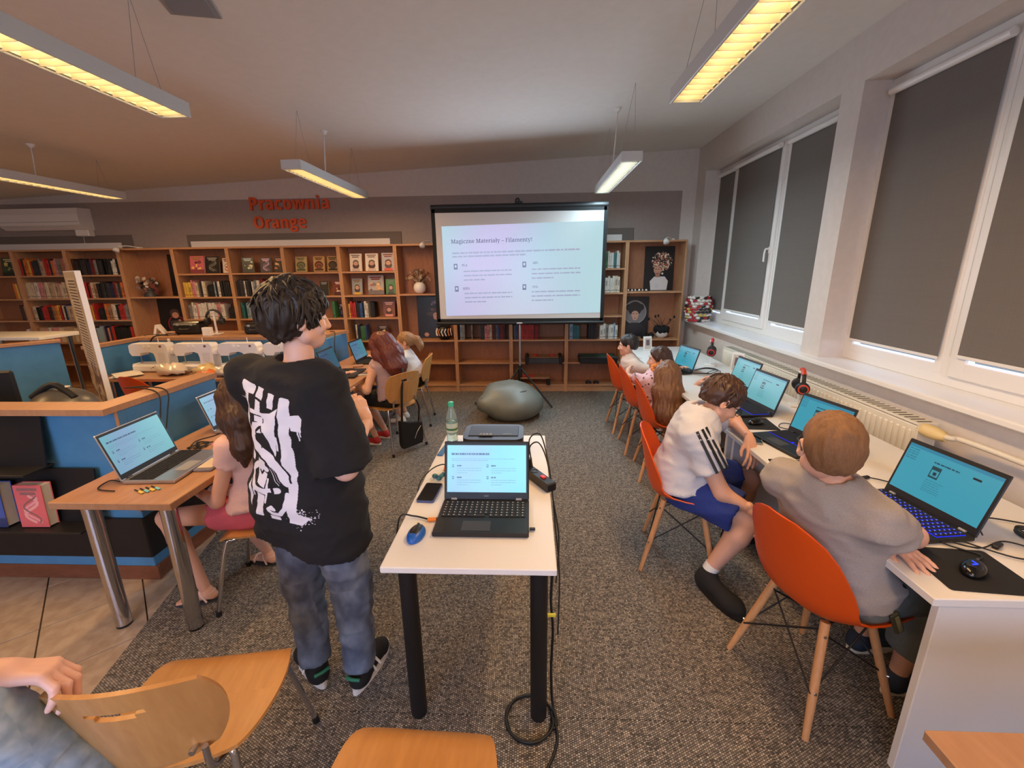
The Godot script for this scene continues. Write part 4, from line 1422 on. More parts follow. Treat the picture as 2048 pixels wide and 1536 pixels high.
func furniture() -> void:
	# white table in the middle with black legs
	table("presenter_table", "narrow white table with black round legs under the projector", Vector3(-0.508, 0.74, -2.42), Vector3(0.088, 0.74, -1.22), 0.024, M.melamine, [Vector2(-0.445, -1.31), Vector2(0.03, -1.31), Vector2(-0.445, -2.33), Vector2(0.03, -2.33)], 0.032, M.black)
	# wooden desk with steel legs on the left
	table("steel_leg_desk", "beech desk with polished steel legs beside blue partition", Vector3(-2.120, 0.74, -3.0), Vector3(-1.56, 0.74, -1.605), 0.034, M.desk_wood, [Vector2(-2.045, -1.705), Vector2(-1.665, -1.70), Vector2(-2.045, -2.9), Vector2(-1.665, -2.9)], 0.034, M.steel)
	# beech desk where the two girls sit
	table("far_beech_desk", "beech desk of the two girls by the counter", Vector3(-2.12, 0.74, -5.3), Vector3(-1.56, 0.74, -3.35), 0.03, M.desk_wood, [Vector2(-2.02, -5.2), Vector2(-1.66, -5.2), Vector2(-2.02, -3.45), Vector2(-1.66, -3.45)], 0.03, M.steel)
	# sewing table
	table("sewing_table", "long beech table carrying the sewing machines", Vector3(-4.20, 0.74, -4.41), Vector3(-2.40, 0.74, -3.84), 0.03, M.desk_wood, [Vector2(-4.1, -3.92), Vector2(-2.5, -3.92), Vector2(-4.1, -4.33), Vector2(-2.5, -4.33)], 0.025, M.steel)
	# corner of a wooden table at the lower right
	table("corner_table", "beech table corner at the lower right", Vector3(0.84, 0.74, -0.735), Vector3(1.7, 0.74, -0.05), 0.028, M.desk_wood, [Vector2(0.95, -0.62), Vector2(1.6, -0.62), Vector2(0.95, -0.15), Vector2(1.6, -0.15)], 0.025, M.steel)
	# three white desks along the windows
	var ends := [-1.12, -2.58, -4.02, -5.46]
	var dl := ["nearest white desk along the windows, with the open end panel", "middle white desk along the windows", "far white desk along the windows"]
	for i in 3:
		var zn: float = ends[i]
		var zf: float = ends[i + 1]
		var t := thing("white_desk", dl[i], "desk", Vector3(1.6, 0, (zn + zf) / 2), 0.0, "white desks along the windows")
		var L := zn - zf - 0.002
		part(t, "desktop", bx(Vector3(0.0, 0.726, 0), Vector3(0.80, 0.028, L), 0.003), M.melamine)
		for s: int in [-1, 1]:
			part(t, "end_panel", bx(Vector3(0.015, 0.343, s * (L / 2 - 0.045)), Vector3(0.72, 0.686, 0.028), 0.003), M.melamine)
			part(t, "spacer", bx(Vector3(0.05, 0.699, s * (L / 2 - 0.045)), Vector3(0.6, 0.026, 0.02)), M.toe)
		part(t, "back_panel", bx(Vector3(0.30, 0.46, 0), Vector3(0.018, 0.45, L - 0.12), 0.002), M.melamine)
	# front partition: blue panels under a beech cap, black skirting, brown plinth
	var p := thing("blue_partition", "low blue corner partition with beech cap beside the steel-leg desk", "partition", Vector3(-2.2, 0, -2.06))
	part(p, "panel", bx(Vector3(-1.13, 0.54, 0), Vector3(2.36, 0.96, 0.05), 0.002), M.blue)
	part(p, "panel", bx(Vector3(0.022, 0.54, -0.365), Vector3(0.05, 0.96, 0.68), 0.002), M.blue)
	var capm := MB.new()
	capm.xf = Transform3D(Basis(Vector3.RIGHT, PI / 2), Vector3(0, 1.05, 0))
	capm.extrude(PackedVector2Array([Vector2(-2.32, -0.04), Vector2(-0.07, -0.04), Vector2(-0.07, -0.71), Vector2(0.06, -0.71), Vector2(0.06, 0.10), Vector2(-2.32, 0.10)]), 0.032)
	part(p, "cap", capm, M.desk_wood)
	part(p, "corner_strip", bx(Vector3(0.052, 0.73, 0.031), Vector3(0.012, 0.58, 0.012), 0.002), M.desk_wood)
	part(p, "skirting", bx(Vector3(-1.11, 0.275, 0.034), Vector3(2.34, 0.245, 0.018), 0.002), M.black)
	part(p, "skirting", bx(Vector3(0.056, 0.275, -0.33), Vector3(0.018, 0.245, 0.74), 0.002), M.black)
	part(p, "base_strip", bx(Vector3(-1.11, 0.122, 0.030), Vector3(2.34, 0.06, 0.012), 0.002), M.blue)
	part(p, "base_strip", bx(Vector3(0.052, 0.122, -0.33), Vector3(0.012, 0.06, 0.73), 0.002), M.blue)
	part(p, "plinth", bx(Vector3(-1.11, 0.045, 0.026), Vector3(2.36, 0.090, 0.02), 0.002), M.toe)
	part(p, "plinth", bx(Vector3(0.048, 0.045, -0.33), Vector3(0.02, 0.090, 0.72), 0.002), M.toe)
	# black display ledges on its face
	var dr := thing("display_ledge", "black two-tier book display fixed to the blue partition", "display rack", Vector3(-2.2, 0, -2.014))
	for e in [[-2.3, -0.33, 0.74, 0.27], [-2.3, -0.12, 0.418, 0.29]]:
		var xa: float = e[0]
		var xb: float = e[1]
		var y: float = e[2]
		var bd := MB.new()
		bd.face([Vector3(xa, y, 0.052), Vector3(xb, y, 0.052), Vector3(xb, y + e[3], 0.012), Vector3(xa, y + e[3], 0.012)], Vector3(0, 0, 1))
		bd.face([Vector3(xa, y, 0.044), Vector3(xb, y, 0.044), Vector3(xb, y + e[3], 0.004), Vector3(xa, y + e[3], 0.004)], Vector3(0, 0, -1))
		bd.face([Vector3(xb, y, 0.052), Vector3(xb, y, 0.044), Vector3(xb, y + e[3], 0.004), Vector3(xb, y + e[3], 0.012)], Vector3(1, 0, 0))
		bd.face([Vector3(xa, y + e[3], 0.012), Vector3(xb, y + e[3], 0.012), Vector3(xb, y + e[3], 0.004), Vector3(xa, y + e[3], 0.004)], Vector3(0, 1, 0))
		part(dr, "slanted_board", bd, M.black)
		part(dr, "ledge", bx(Vector3((xa + xb) / 2, y - 0.006, 0.085), Vector3(xb - xa, 0.012, 0.15), 0.002), M.black)
	face_book(Vector3(-2.85, 0.420, -1.945), Vector3(0.19, 0.235, 0.06), 22, "thick blue and white book on lower display ledge at left edge", 0.06, 0.05)
	face_book(Vector3(-2.605, 0.420, -1.945), Vector3(0.15, 0.235, 0.05), 23, "coral pink book on lower display ledge", 0.06, 0.02)
	face_book(Vector3(-2.88, 0.742, -1.94), Vector3(0.15, 0.20, 0.03), 10, "pale book on upper display ledge at left edge", 0.06, 0.05)
	# counter behind the sewing machines
	var cn := thing("blue_counter", "blue counter with wide beech top behind the sewing machines", "counter", Vector3(-3.2, 0, -4.66))
	part(cn, "front_panel", bx(Vector3(0, 0.51, 0.20), Vector3(2.1, 1.02, 0.04), 0.002), M.blue)
	part(cn, "end_panel", bx(Vector3(1.03, 0.51, -0.05), Vector3(0.04, 1.02, 0.46), 0.002), M.blue)
	part(cn, "end_panel", bx(Vector3(-1.045, 0.51, 0.30), Vector3(0.04, 1.02, 0.90), 0.002), M.blue)
	var tp := MB.new()
	tp.xf = Transform3D(Basis(Vector3.RIGHT, PI / 2), Vector3(0, 1.05, 0))
	tp.extrude(PackedVector2Array([Vector2(-1.09, -0.29), Vector2(1.08, -0.29), Vector2(0.98, 0.235), Vector2(-1.0, 0.235), Vector2(-1.0, 0.77), Vector2(-1.09, 0.77)]), 0.032)
	part(cn, "countertop", tp, M.desk_wood)
	# second partition further left with a white shelf behind
	var q := thing("left_partition", "blue partition with beech cap at the left edge", "partition", Vector3(-5.44, 0, -3.83), atan2(0.3, 0.24) )
	q.rotation.y = -atan2(-1.04, 0.83) * 1.0
	part(q, "panel", bx(Vector3(0, 0.51, 0), Vector3(1.34, 1.02, 0.05), 0.002), M.blue)
	part(q, "cap", bx(Vector3(0, 1.034, 0), Vector3(1.36, 0.032, 0.10), 0.003), M.desk_wood)
	table("side_shelf_table", "pale high table behind the left blue partition", Vector3(-6.4, 1.06, -4.95), Vector3(-5.35, 1.06, -4.45), 0.035, M.white, [Vector2(-6.3, -4.85), Vector2(-5.45, -4.85), Vector2(-6.3, -4.52), Vector2(-5.45, -4.52)], 0.022, M.steel)
	# radiator under the sill
	var rd := thing("radiator", "cream panel radiator under the window sill behind the desks", "radiator", Vector3(2.125, 0.085, -3.45))
	var Lr := 2.4
	part(rd, "panel", bx(Vector3(-0.045, 0.50, 0), Vector3(0.016, 0.56, Lr), 0.006), mat(c8(226, 218, 200), 0.4))
	part(rd, "panel", bx(Vector3(0.045, 0.50, 0), Vector3(0.016, 0.56, Lr), 0.006), mat(c8(226, 218, 200), 0.4))
	for i in 58:
		part(rd, "rib", bx(Vector3(-0.055, 0.50, -Lr / 2 + 0.04 + i * (Lr - 0.08) / 57.0), Vector3(0.012, 0.50, 0.022), 0.005), mat_cream())
	part(rd, "grille", bx(Vector3(0, 0.79, 0), Vector3(0.11, 0.012, Lr), 0.003), mat_cream())
	var slots := MB.new()
	for i in 60:
		slots.box(Vector3(0, 0.7965, -Lr / 2 + 0.03 + i * (Lr - 0.06) / 59.0), Vector3(0.075, 0.003, 0.008))
	var so := part(rd, "grille_slots", slots, M.dark_grey)
	so.set_meta("kind", "stuff")
	for s: int in [-1, 1]:
		part(rd, "end_cap", bx(Vector3(0, 0.50, s * (Lr / 2 - 0.004)), Vector3(0.106, 0.575, 0.012), 0.003), mat_cream())
	for s: int in [-1, 1]:
		part(rd, "bracket", bx(Vector3(0.0, 0.08, s * 0.9), Vector3(0.03, 0.33, 0.03), 0.003), mat_cream())
	part(rd, "pipe", tb(curve([Vector3(-0.02, 0.76, Lr / 2 + 0.01), Vector3(-0.02, 0.77, Lr / 2 + 0.14), Vector3(0.03, 0.77, Lr / 2 + 0.3), Vector3(0.05, 0.765, Lr / 2 + 1.6)]), 0.014, 10), mat_cream())
	part(rd, "valve", tb([Vector3(-0.02, 0.765, Lr / 2 + 0.0), Vector3(-0.02, 0.765, Lr / 2 + 0.05), Vector3(-0.02, 0.765, Lr / 2 + 0.10), Vector3(-0.02, 0.765, Lr / 2 + 0.13)], [0.032, 0.036, 0.03, 0.018], 14), mat(c8(226, 200, 140), 0.5))
	# air conditioner
	var ac := thing("air_conditioner", "white wall air conditioner above the left bookcases", "air conditioner", Vector3(-6.85, 2.33, WALL_Z))
	var pr := PackedVector2Array([Vector2(0, 0.0), Vector2(0.12, 0.0), Vector2(0.20, 0.06), Vector2(0.21, 0.20), Vector2(0.19, 0.28), Vector2(0.0, 0.29)])
	var am := MB.new()
	am.xf = Transform3D(Basis(Vector3(0, 0, 1), Vector3(0, 1, 0), Vector3(-1, 0, 0)), Vector3(0.60, 0, 0))
	am.extrude(pr, 1.2)
	part(ac, "body", am, M.white)
	part(ac, "flap", bx(Vector3(-0.1, 0.045, 0.165), Vector3(0.9, 0.006, 0.075), 0.002), M.white_gloss)
	part(ac, "front_seam", bx(Vector3(0, 0.10, 0.206), Vector3(1.18, 0.004, 0.004)), M.grey)
	part(ac, "pipe_cover", bx(Vector3(0.5, -0.04, 0.06), Vector3(0.2, 0.09, 0.1), 0.01), M.white)
	part(ac, "cord", tb([Vector3(0.42, -0.02, 0.02), Vector3(0.42, -0.26, 0.02)], 0.004, 6), M.white_cable)
	# wall lettering, each letter standing proud of the wall
	var sg := thing("wall_lettering", "orange raised letters Pracownia Orange on the grey wall band", "sign", Vector3(-3.92, 0, WALL_Z + 0.004))
	var f := SystemFont.new()
	f.font_names = PackedStringArray(["Droid Sans"])
	f.font_weight = 700
	for ln in [["Pracownia", 2.502, 0.0, 1.16], ["Orange", 2.262, 0.03, 0.77]]:
		var x := 0.0
		var w := f.get_string_size(ln[0], HORIZONTAL_ALIGNMENT_LEFT, -1, 100).x
		var sc: float = ln[3] / w
		for ch: String in ln[0]:
			var tm := TextMesh.new()
			tm.font = f
			tm.font_size = 100
			tm.text = ch
			tm.pixel_size = sc
			tm.depth = 0.03
			tm.horizontal_alignment = HORIZONTAL_ALIGNMENT_LEFT
			tm.vertical_alignment = VERTICAL_ALIGNMENT_BOTTOM
			var o := part(sg, "letter", tm, M.sign_orange)
			o.position = Vector3(ln[2] + x, ln[1], 0.015)
			x += f.get_string_size(ch, HORIZONTAL_ALIGNMENT_LEFT, -1, 100).x * sc
	# bean bag
	var bb := Field.new(Vector3(-0.46, 0.0, -0.46), Vector3(0.46, 0.46, 0.46), 0.016)
	bb.ell(Vector3(0.02, 0.16, 0), Vector3(0.36, 0.21, 0.36), 0.05)
	bb.ell(Vector3(-0.05, 0.27, -0.02), Vector3(0.27, 0.14, 0.27), 0.10)
	bb.ell(Vector3(-0.22, 0.20, 0.16), Vector3(0.16, 0.10, 0.14), 0.05)
	bb.cut(Vector3(0, 0.002, 0), Vector3.DOWN)
	var bm := MB.new()
	bb.nets(bm)
	var fn := FastNoiseLite.new()
	fn.seed = 4
	fn.frequency = 3.2
	fn.fractal_type = FastNoiseLite.FRACTAL_RIDGED
	fn.fractal_octaves = 2
	for i in bm.v.size():
		var k := smoothstep(0.02, 0.12, bm.v[i].y)
		bm.v[i] += bm.n[i] * fn.get_noise_3dv(bm.v[i] * Vector3(1, 0.55, 1)) * 0.022 * k
	var bg := thing("bean_bag", "grey green leather bean bag on the carpet below the screen", "bean bag", Vector3(-0.24, 0, -4.93))
	part(bg, "bag", bm, mat(c8(116, 120, 112), 0.42))
	part(bg, "seam", tb(curve([Vector3(-0.33, 0.27, 0.20), Vector3(-0.2, 0.315, 0.20), Vector3(0.0, 0.33, 0.23), Vector3(0.16, 0.355, 0.18), Vector3(0.22, 0.33, 0.06)]), 0.005, 6), mat(c8(92, 94, 88), 0.5))
	part(bg, "loop", tb(curve([Vector3(-0.36, 0.20, 0.12), Vector3(-0.41, 0.20, 0.13), Vector3(-0.385, 0.175, 0.14)]), 0.008, 6), M.black)

func mat_cream() -> StandardMaterial3D:
	if not M.has("cream"):
		M.cream = mat(c8(226, 218, 200), 0.4)
	return M.cream

# ---------------------------------------------------------------- chairs
func shell_chair(label: String, at: Vector2, forward: Vector2) -> void:
	var t := thing("orange_chair", label, "chair", Vector3(at.x, 0, at.y), atan2(-forward.x, -forward.y), "orange shell chairs with wooden legs")
	if kit.has("oshell"):
		part(t, "seat_shell", kit.oshell, M.orange)
	else:
		# side profile: z forward is negative; (z, y, half width, edge lift, edge wrap)
		var prof := [[-0.225, 0.425, 0.165, 0.0, 0.0], [-0.215, 0.445, 0.185, 0.008, 0.0], [-0.16, 0.452, 0.212, 0.022, 0.0], [-0.08, 0.444, 0.226, 0.04, 0.0], [0.0, 0.436, 0.232, 0.055, 0.0], [0.08, 0.432, 0.234, 0.072, -0.012], [0.145, 0.442, 0.234, 0.085, -0.03], [0.185, 0.475, 0.234, 0.078, -0.055], [0.208, 0.53, 0.232, 0.05, -0.075], [0.225, 0.60, 0.226, 0.025, -0.075], [0.24, 0.67, 0.214, 0.008, -0.064], [0.252, 0.735, 0.192, 0.0, -0.05], [0.262, 0.785, 0.158, -0.006, -0.036], [0.268, 0.815, 0.112, -0.008, -0.02], [0.27, 0.826, 0.06, -0.002, -0.008]]
		var g := []
		for p in prof:
			var row := []
			for j in 13:
				var u := (j - 6) / 6.0
				var e := absf(u) ** 2.4
				row.append(Vector3(u * p[2], p[1] + e * p[3], p[0] + e * p[4]))
			g.append(row)
		var mb := MB.new()
		mb.shell(g, 0.007)
		kit.oshell = mb.mesh()
		part(t, "seat_shell", kit.oshell, M.orange)
	for sx: int in [-1, 1]:
		for sz: int in [-1, 1]:
			var top := Vector3(sx * 0.115, 0.425, sz * 0.10 + 0.01)
			var foot := Vector3(sx * 0.205, 0.0, sz * 0.20 + 0.01)
			var lg := part(t, "leg", tb([foot, foot.lerp(top, 0.4), top], [0.0115, 0.0155, 0.0165], 12), M.leg_wood)
			for k: float in [0.42, 0.90]:
				var b := foot.lerp(top, k)
				part(lg, "bolt", tb([b + Vector3(sx * 0.012, 0, sz * 0.006), b + Vector3(sx * 0.018, 0, sz * 0.010)], 0.0055, 8), M.chrome)
	var rod := MB.new()
	for s: int in [-1, 1]:
		rod.tube([Vector3(s * 0.115, 0.395, -0.10), Vector3(-s * 0.17, 0.17, -0.165)], 0.004, 6)
		rod.tube([Vector3(s * 0.115, 0.395, 0.12), Vector3(-s * 0.17, 0.17, 0.185)], 0.004, 6)
		rod.tube([Vector3(s * 0.12, 0.38, -0.10), Vector3(s * 0.17, 0.17, 0.185)], 0.004, 6)
		rod.tube([Vector3(s * 0.12, 0.38, 0.12), Vector3(s * 0.17, 0.17, -0.165)], 0.004, 6)
		rod.tube([Vector3(s * 0.11, 0.41, -0.10), Vector3(s * 0.11, 0.41, 0.12)], 0.005, 6)
	part(t, "wire_brace", rod, M.black)

func ply_chair(label: String, at: Vector2, forward: Vector2) -> Node3D:
	var t := thing("plywood_chair", label, "chair", Vector3(at.x, 0, at.y), atan2(-forward.x, -forward.y), "plywood chairs with chrome legs")
	if not kit.has("pseat"):
		var N := 19
		var seat := []
		for i in N:
			var row := []
			for j in N:
				var q := squircle(j * 2.0 / (N - 1) - 1.0, i * 2.0 / (N - 1) - 1.0)
				var x := q.x * (0.218 + 0.012 * q.y * -1.0)
				var z := q.y * 0.205
				var y := 0.445 - 0.012 * (1.0 - q.x * q.x) * (0.6 + 0.4 * q.y)
				if q.y < -0.55:
					y -= 0.07 * pow((-q.y - 0.55) / 0.45, 2.0)
				if q.y > 0.5:
					y += 0.012 * pow((q.y - 0.5) / 0.5, 2.0)
				row.append(Vector3(x, y, z))
			seat.append(row)
		var sm := MB.new()
		sm.shell(seat, 0.011)
		kit.pseat = sm.mesh()
		var back := []
		var skip := {}
		var R := 24
		for i in R + 1:
			var row := []
			for j in N:
				var v := 1.0 - i * 2.0 / R
				var q := squircle(j * 2.0 / (N - 1) - 1.0, v)
				var x := q.x * (0.205 - 0.025 * (1.0 - q.y) * 0.5)
				var y := 0.645 + q.y * 0.155
				var z := 0.215 + (y - 0.49) * 0.20 - 0.05 * q.x * q.x + 0.03 * (1.0 - q.x * q.x) * 0.5
				row.append(Vector3(x, y, z))
			back.append(row)
		for j in range(6, 12):
			skip[5 * 1000 + j] = true
		for j in range(7, 11):
			skip[6 * 1000 + j] = true
		var bm := MB.new()
		bm.shell(back, 0.011, skip)
		kit.pback = bm.mesh()
	part(t, "seat", kit.pseat, M.ply)
	part(t, "backrest", kit.pback, M.ply)
	for s: int in [-1, 1]:
		part(t, "leg", tb(curve([Vector3(s * 0.20, 0.012, -0.235), Vector3(s * 0.165, 0.36, -0.160), Vector3(s * 0.15, 0.400, -0.12), Vector3(s * 0.14, 0.418, 0.0)]), 0.0105, 10), M.chrome)
		part(t, "leg", tb(curve([Vector3(s * 0.20, 0.012, 0.255), Vector3(s * 0.165, 0.40, 0.18), Vector3(s * 0.15, 0.422, 0.15), Vector3(s * 0.14, 0.418, 0.0)]), 0.0105, 10), M.chrome)
		part(t, "back_support", tb(curve([Vector3(s * 0.13, 0.418, 0.06), Vector3(s * 0.13, 0.42, 0.17), Vector3(s * 0.13, 0.455, 0.215), Vector3(s * 0.13, 0.53, 0.222)]), 0.0085, 8), M.chrome)
		part(t, "rivet", tb([Vector3(s * 0.11, 0.535, 0.222), Vector3(s * 0.11, 0.535, 0.243)], 0.008, 8), M.chrome)
		for z: float in [-0.235, 0.255]:
			part(t, "foot_cap", tb([Vector3(s * 0.20, 0.0, z), Vector3(s * 0.199, 0.03, z * 0.99)], 0.0135, 10), M.black)
	part(t, "crossbar", tb([Vector3(-0.14, 0.416, 0.02), Vector3(0.14, 0.416, 0.02)], 0.009, 8), M.chrome)
	return t

# maps the unit square onto a rounded square
func squircle(u: float, v: float) -> Vector2:
	var k := 0.62
	var d := Vector2(u * sqrt(1.0 - v * v * 0.5), v * sqrt(1.0 - u * u * 0.5))
	return Vector2(u, v).lerp(d, k)

func chairs() -> void:
	shell_chair("orange shell chair of the boy in grey, nearest the camera", Vector2(1.17, -1.50), Vector2(0.968, -0.25))
	shell_chair("orange shell chair under the boy with glasses and blue shorts", Vector2(0.90, -2.31), Vector2(0.956, 0.293))
	shell_chair("orange shell chair of the girl with long light brown hair", Vector2(1.13, -3.44), Vector2(1, 0.12))
	shell_chair("orange shell chair of the girl in the dotted blouse", Vector2(1.11, -3.98), Vector2(1, 0.05))
	shell_chair("orange shell chair of the boy furthest along the window desks", Vector2(1.09, -4.54), Vector2(1, 0.0))
	shell_chair("orange shell chair behind the blue partition at left", Vector2(-3.545, -3.83), Vector2(0.25, -0.97))
	ply_chair("plywood chair gripped by the hand at lower left", Vector2(-1.0, -0.995), Vector2(-0.16, -0.98))
	ply_chair("plywood chair cut by the bottom edge, seat only", Vector2(-0.305, -0.755), Vector2(0.03, -1))
	ply_chair("plywood chair of the red haired girl, black bag hanging on it", Vector2(-1.375, -4.02), Vector2(-0.80, -0.60))
	ply_chair("plywood chair of the girl in the white shirt", Vector2(-1.40, -4.72), Vector2(-0.99, 0.10))
	ply_chair("plywood chair of the girl in pink shorts", Vector2(-1.42, -2.02), Vector2(-0.97, 0.24))

# ---------------------------------------------------------------- screens and laptops
# slide: pale picture with a heading, an introduction and four blocks; print only
func slide_image(w: int, h: int, heading: bool, tint: Color) -> Image:
	var im := Image.create(w, h, false, Image.FORMAT_RGB8)
	for y in h:
		for x in w:
			var u := float(x) / w
			var v := float(y) / h
			var c := Color8(190, 224, 240).lerp(Color8(214, 206, 246), clampf(1.3 - absf(u - 0.35 + v * 0.2) * 4.0, 0, 1))
			c = c.lerp(Color8(226, 226, 250), clampf((v - 0.3) * 1.2, 0, 0.8) * clampf(1.2 - absf(u - 0.5) * 2.2, 0, 1))
			c = c.lerp(Color8(200, 240, 244), clampf((u - 0.65) * 2.0, 0, 0.9))
			im.set_pixel(x, y, c * tint)
	var r := RandomNumberGenerator.new()
	r.seed = 12
	var ink := Color8(96, 104, 136) * tint
	var soft := Color8(172, 180, 210) * tint
	if heading:
		word_line(im, r, 0.055, 0.17, 0.54, 0.045, ink)
	word_line(im, r, 0.06, 0.285, 0.86, 0.018, soft)
	word_line(im, r, 0.06, 0.325, 0.52, 0.018, soft)
	for q in 4:
		var x0 := 0.065 if q % 2 == 0 else 0.50
		var y0 := 0.41 if q < 2 else 0.66
		var px := int(x0 * w)
		var py := int(y0 * h)
		im.fill_rect(Rect2i(px, py, maxi(int(0.024 * w), 2), maxi(int(0.065 * h), 3)), ink.lerp(soft, 0.3))
		im.fill_rect(Rect2i(px + maxi(int(0.006 * w), 1), py + maxi(int(0.015 * h), 1), maxi(int(0.012 * w), 1), maxi(int(0.03 * h), 1)), Color8(210, 224, 246) * tint)
		if heading:
			word_line(im, r, x0 + 0.06, y0 + 0.02, x0 + 0.12, 0.028, ink)
		for k in 3:
			word_line(im, r, x0 + 0.06, y0 + 0.08 + k * 0.05, x0 + (0.37 if k < 2 else 0.2), 0.017, soft)
	return im

func word_line(im: Image, r: RandomNumberGenerator, xa: float, y: float, xb: float, hh: float, c: Color) -> void:
	var w := im.get_width()
	var h := im.get_height()
	var x := xa
	while x < xb:
		var l := r.randf_range(0.015, 0.05)
		l = minf(l, xb - x)
		im.fill_rect(Rect2i(int(x * w), int(y * h), maxi(int(l * w), 1), maxi(int(hh * h), 1)), c)
		x += l + 0.004

func page_image(tint: Color) -> Image:
	var im := Image.create(192, 108, false, Image.FORMAT_RGB8)
	im.fill(Color8(196, 224, 234) * tint)
	var ink := Color8(84, 110, 128) * tint
	var r := RandomNumberGenerator.new()
	r.seed = 9
	im.fill_rect(Rect2i(0, 0, 192, 7), Color8(150, 190, 214) * tint)
	for i in 5:
		word_line(im, r, 0.02, 0.1 + i * 0.05, 0.14, 0.02, Color8(130, 168, 188) * tint)
	word_line(im, r, 0.34, 0.2, 0.62, 0.03, ink)
	im.fill_rect(Rect2i(66, 30, 20, 26), Color8(96, 100, 104) * tint)
	im.fill_rect(Rect2i(68, 38, 16, 14), Color8(214, 222, 226) * tint)
	im.fill_rect(Rect2i(73, 42, 7, 7), Color8(60, 80, 96) * tint)
	for i in 6:
		word_line(im, r, 0.34, 0.58 + i * 0.045, 0.5 + r.randf() * 0.1, 0.015, Color8(120, 160, 180) * tint)
	im.fill_rect(Rect2i(144, 20, 16, 4), Color8(34, 44, 52) * tint)
	return im

func lit_print(im: Image, e: float) -> StandardMaterial3D:
	var m := mat(Color(0.02, 0.02, 0.025), 0.25)
	m.emission_enabled = true
	m.emission_texture = ImageTexture.create_from_image(im)
	m.emission = Color(0, 0, 0)
	m.emission_energy_multiplier = e
	return m

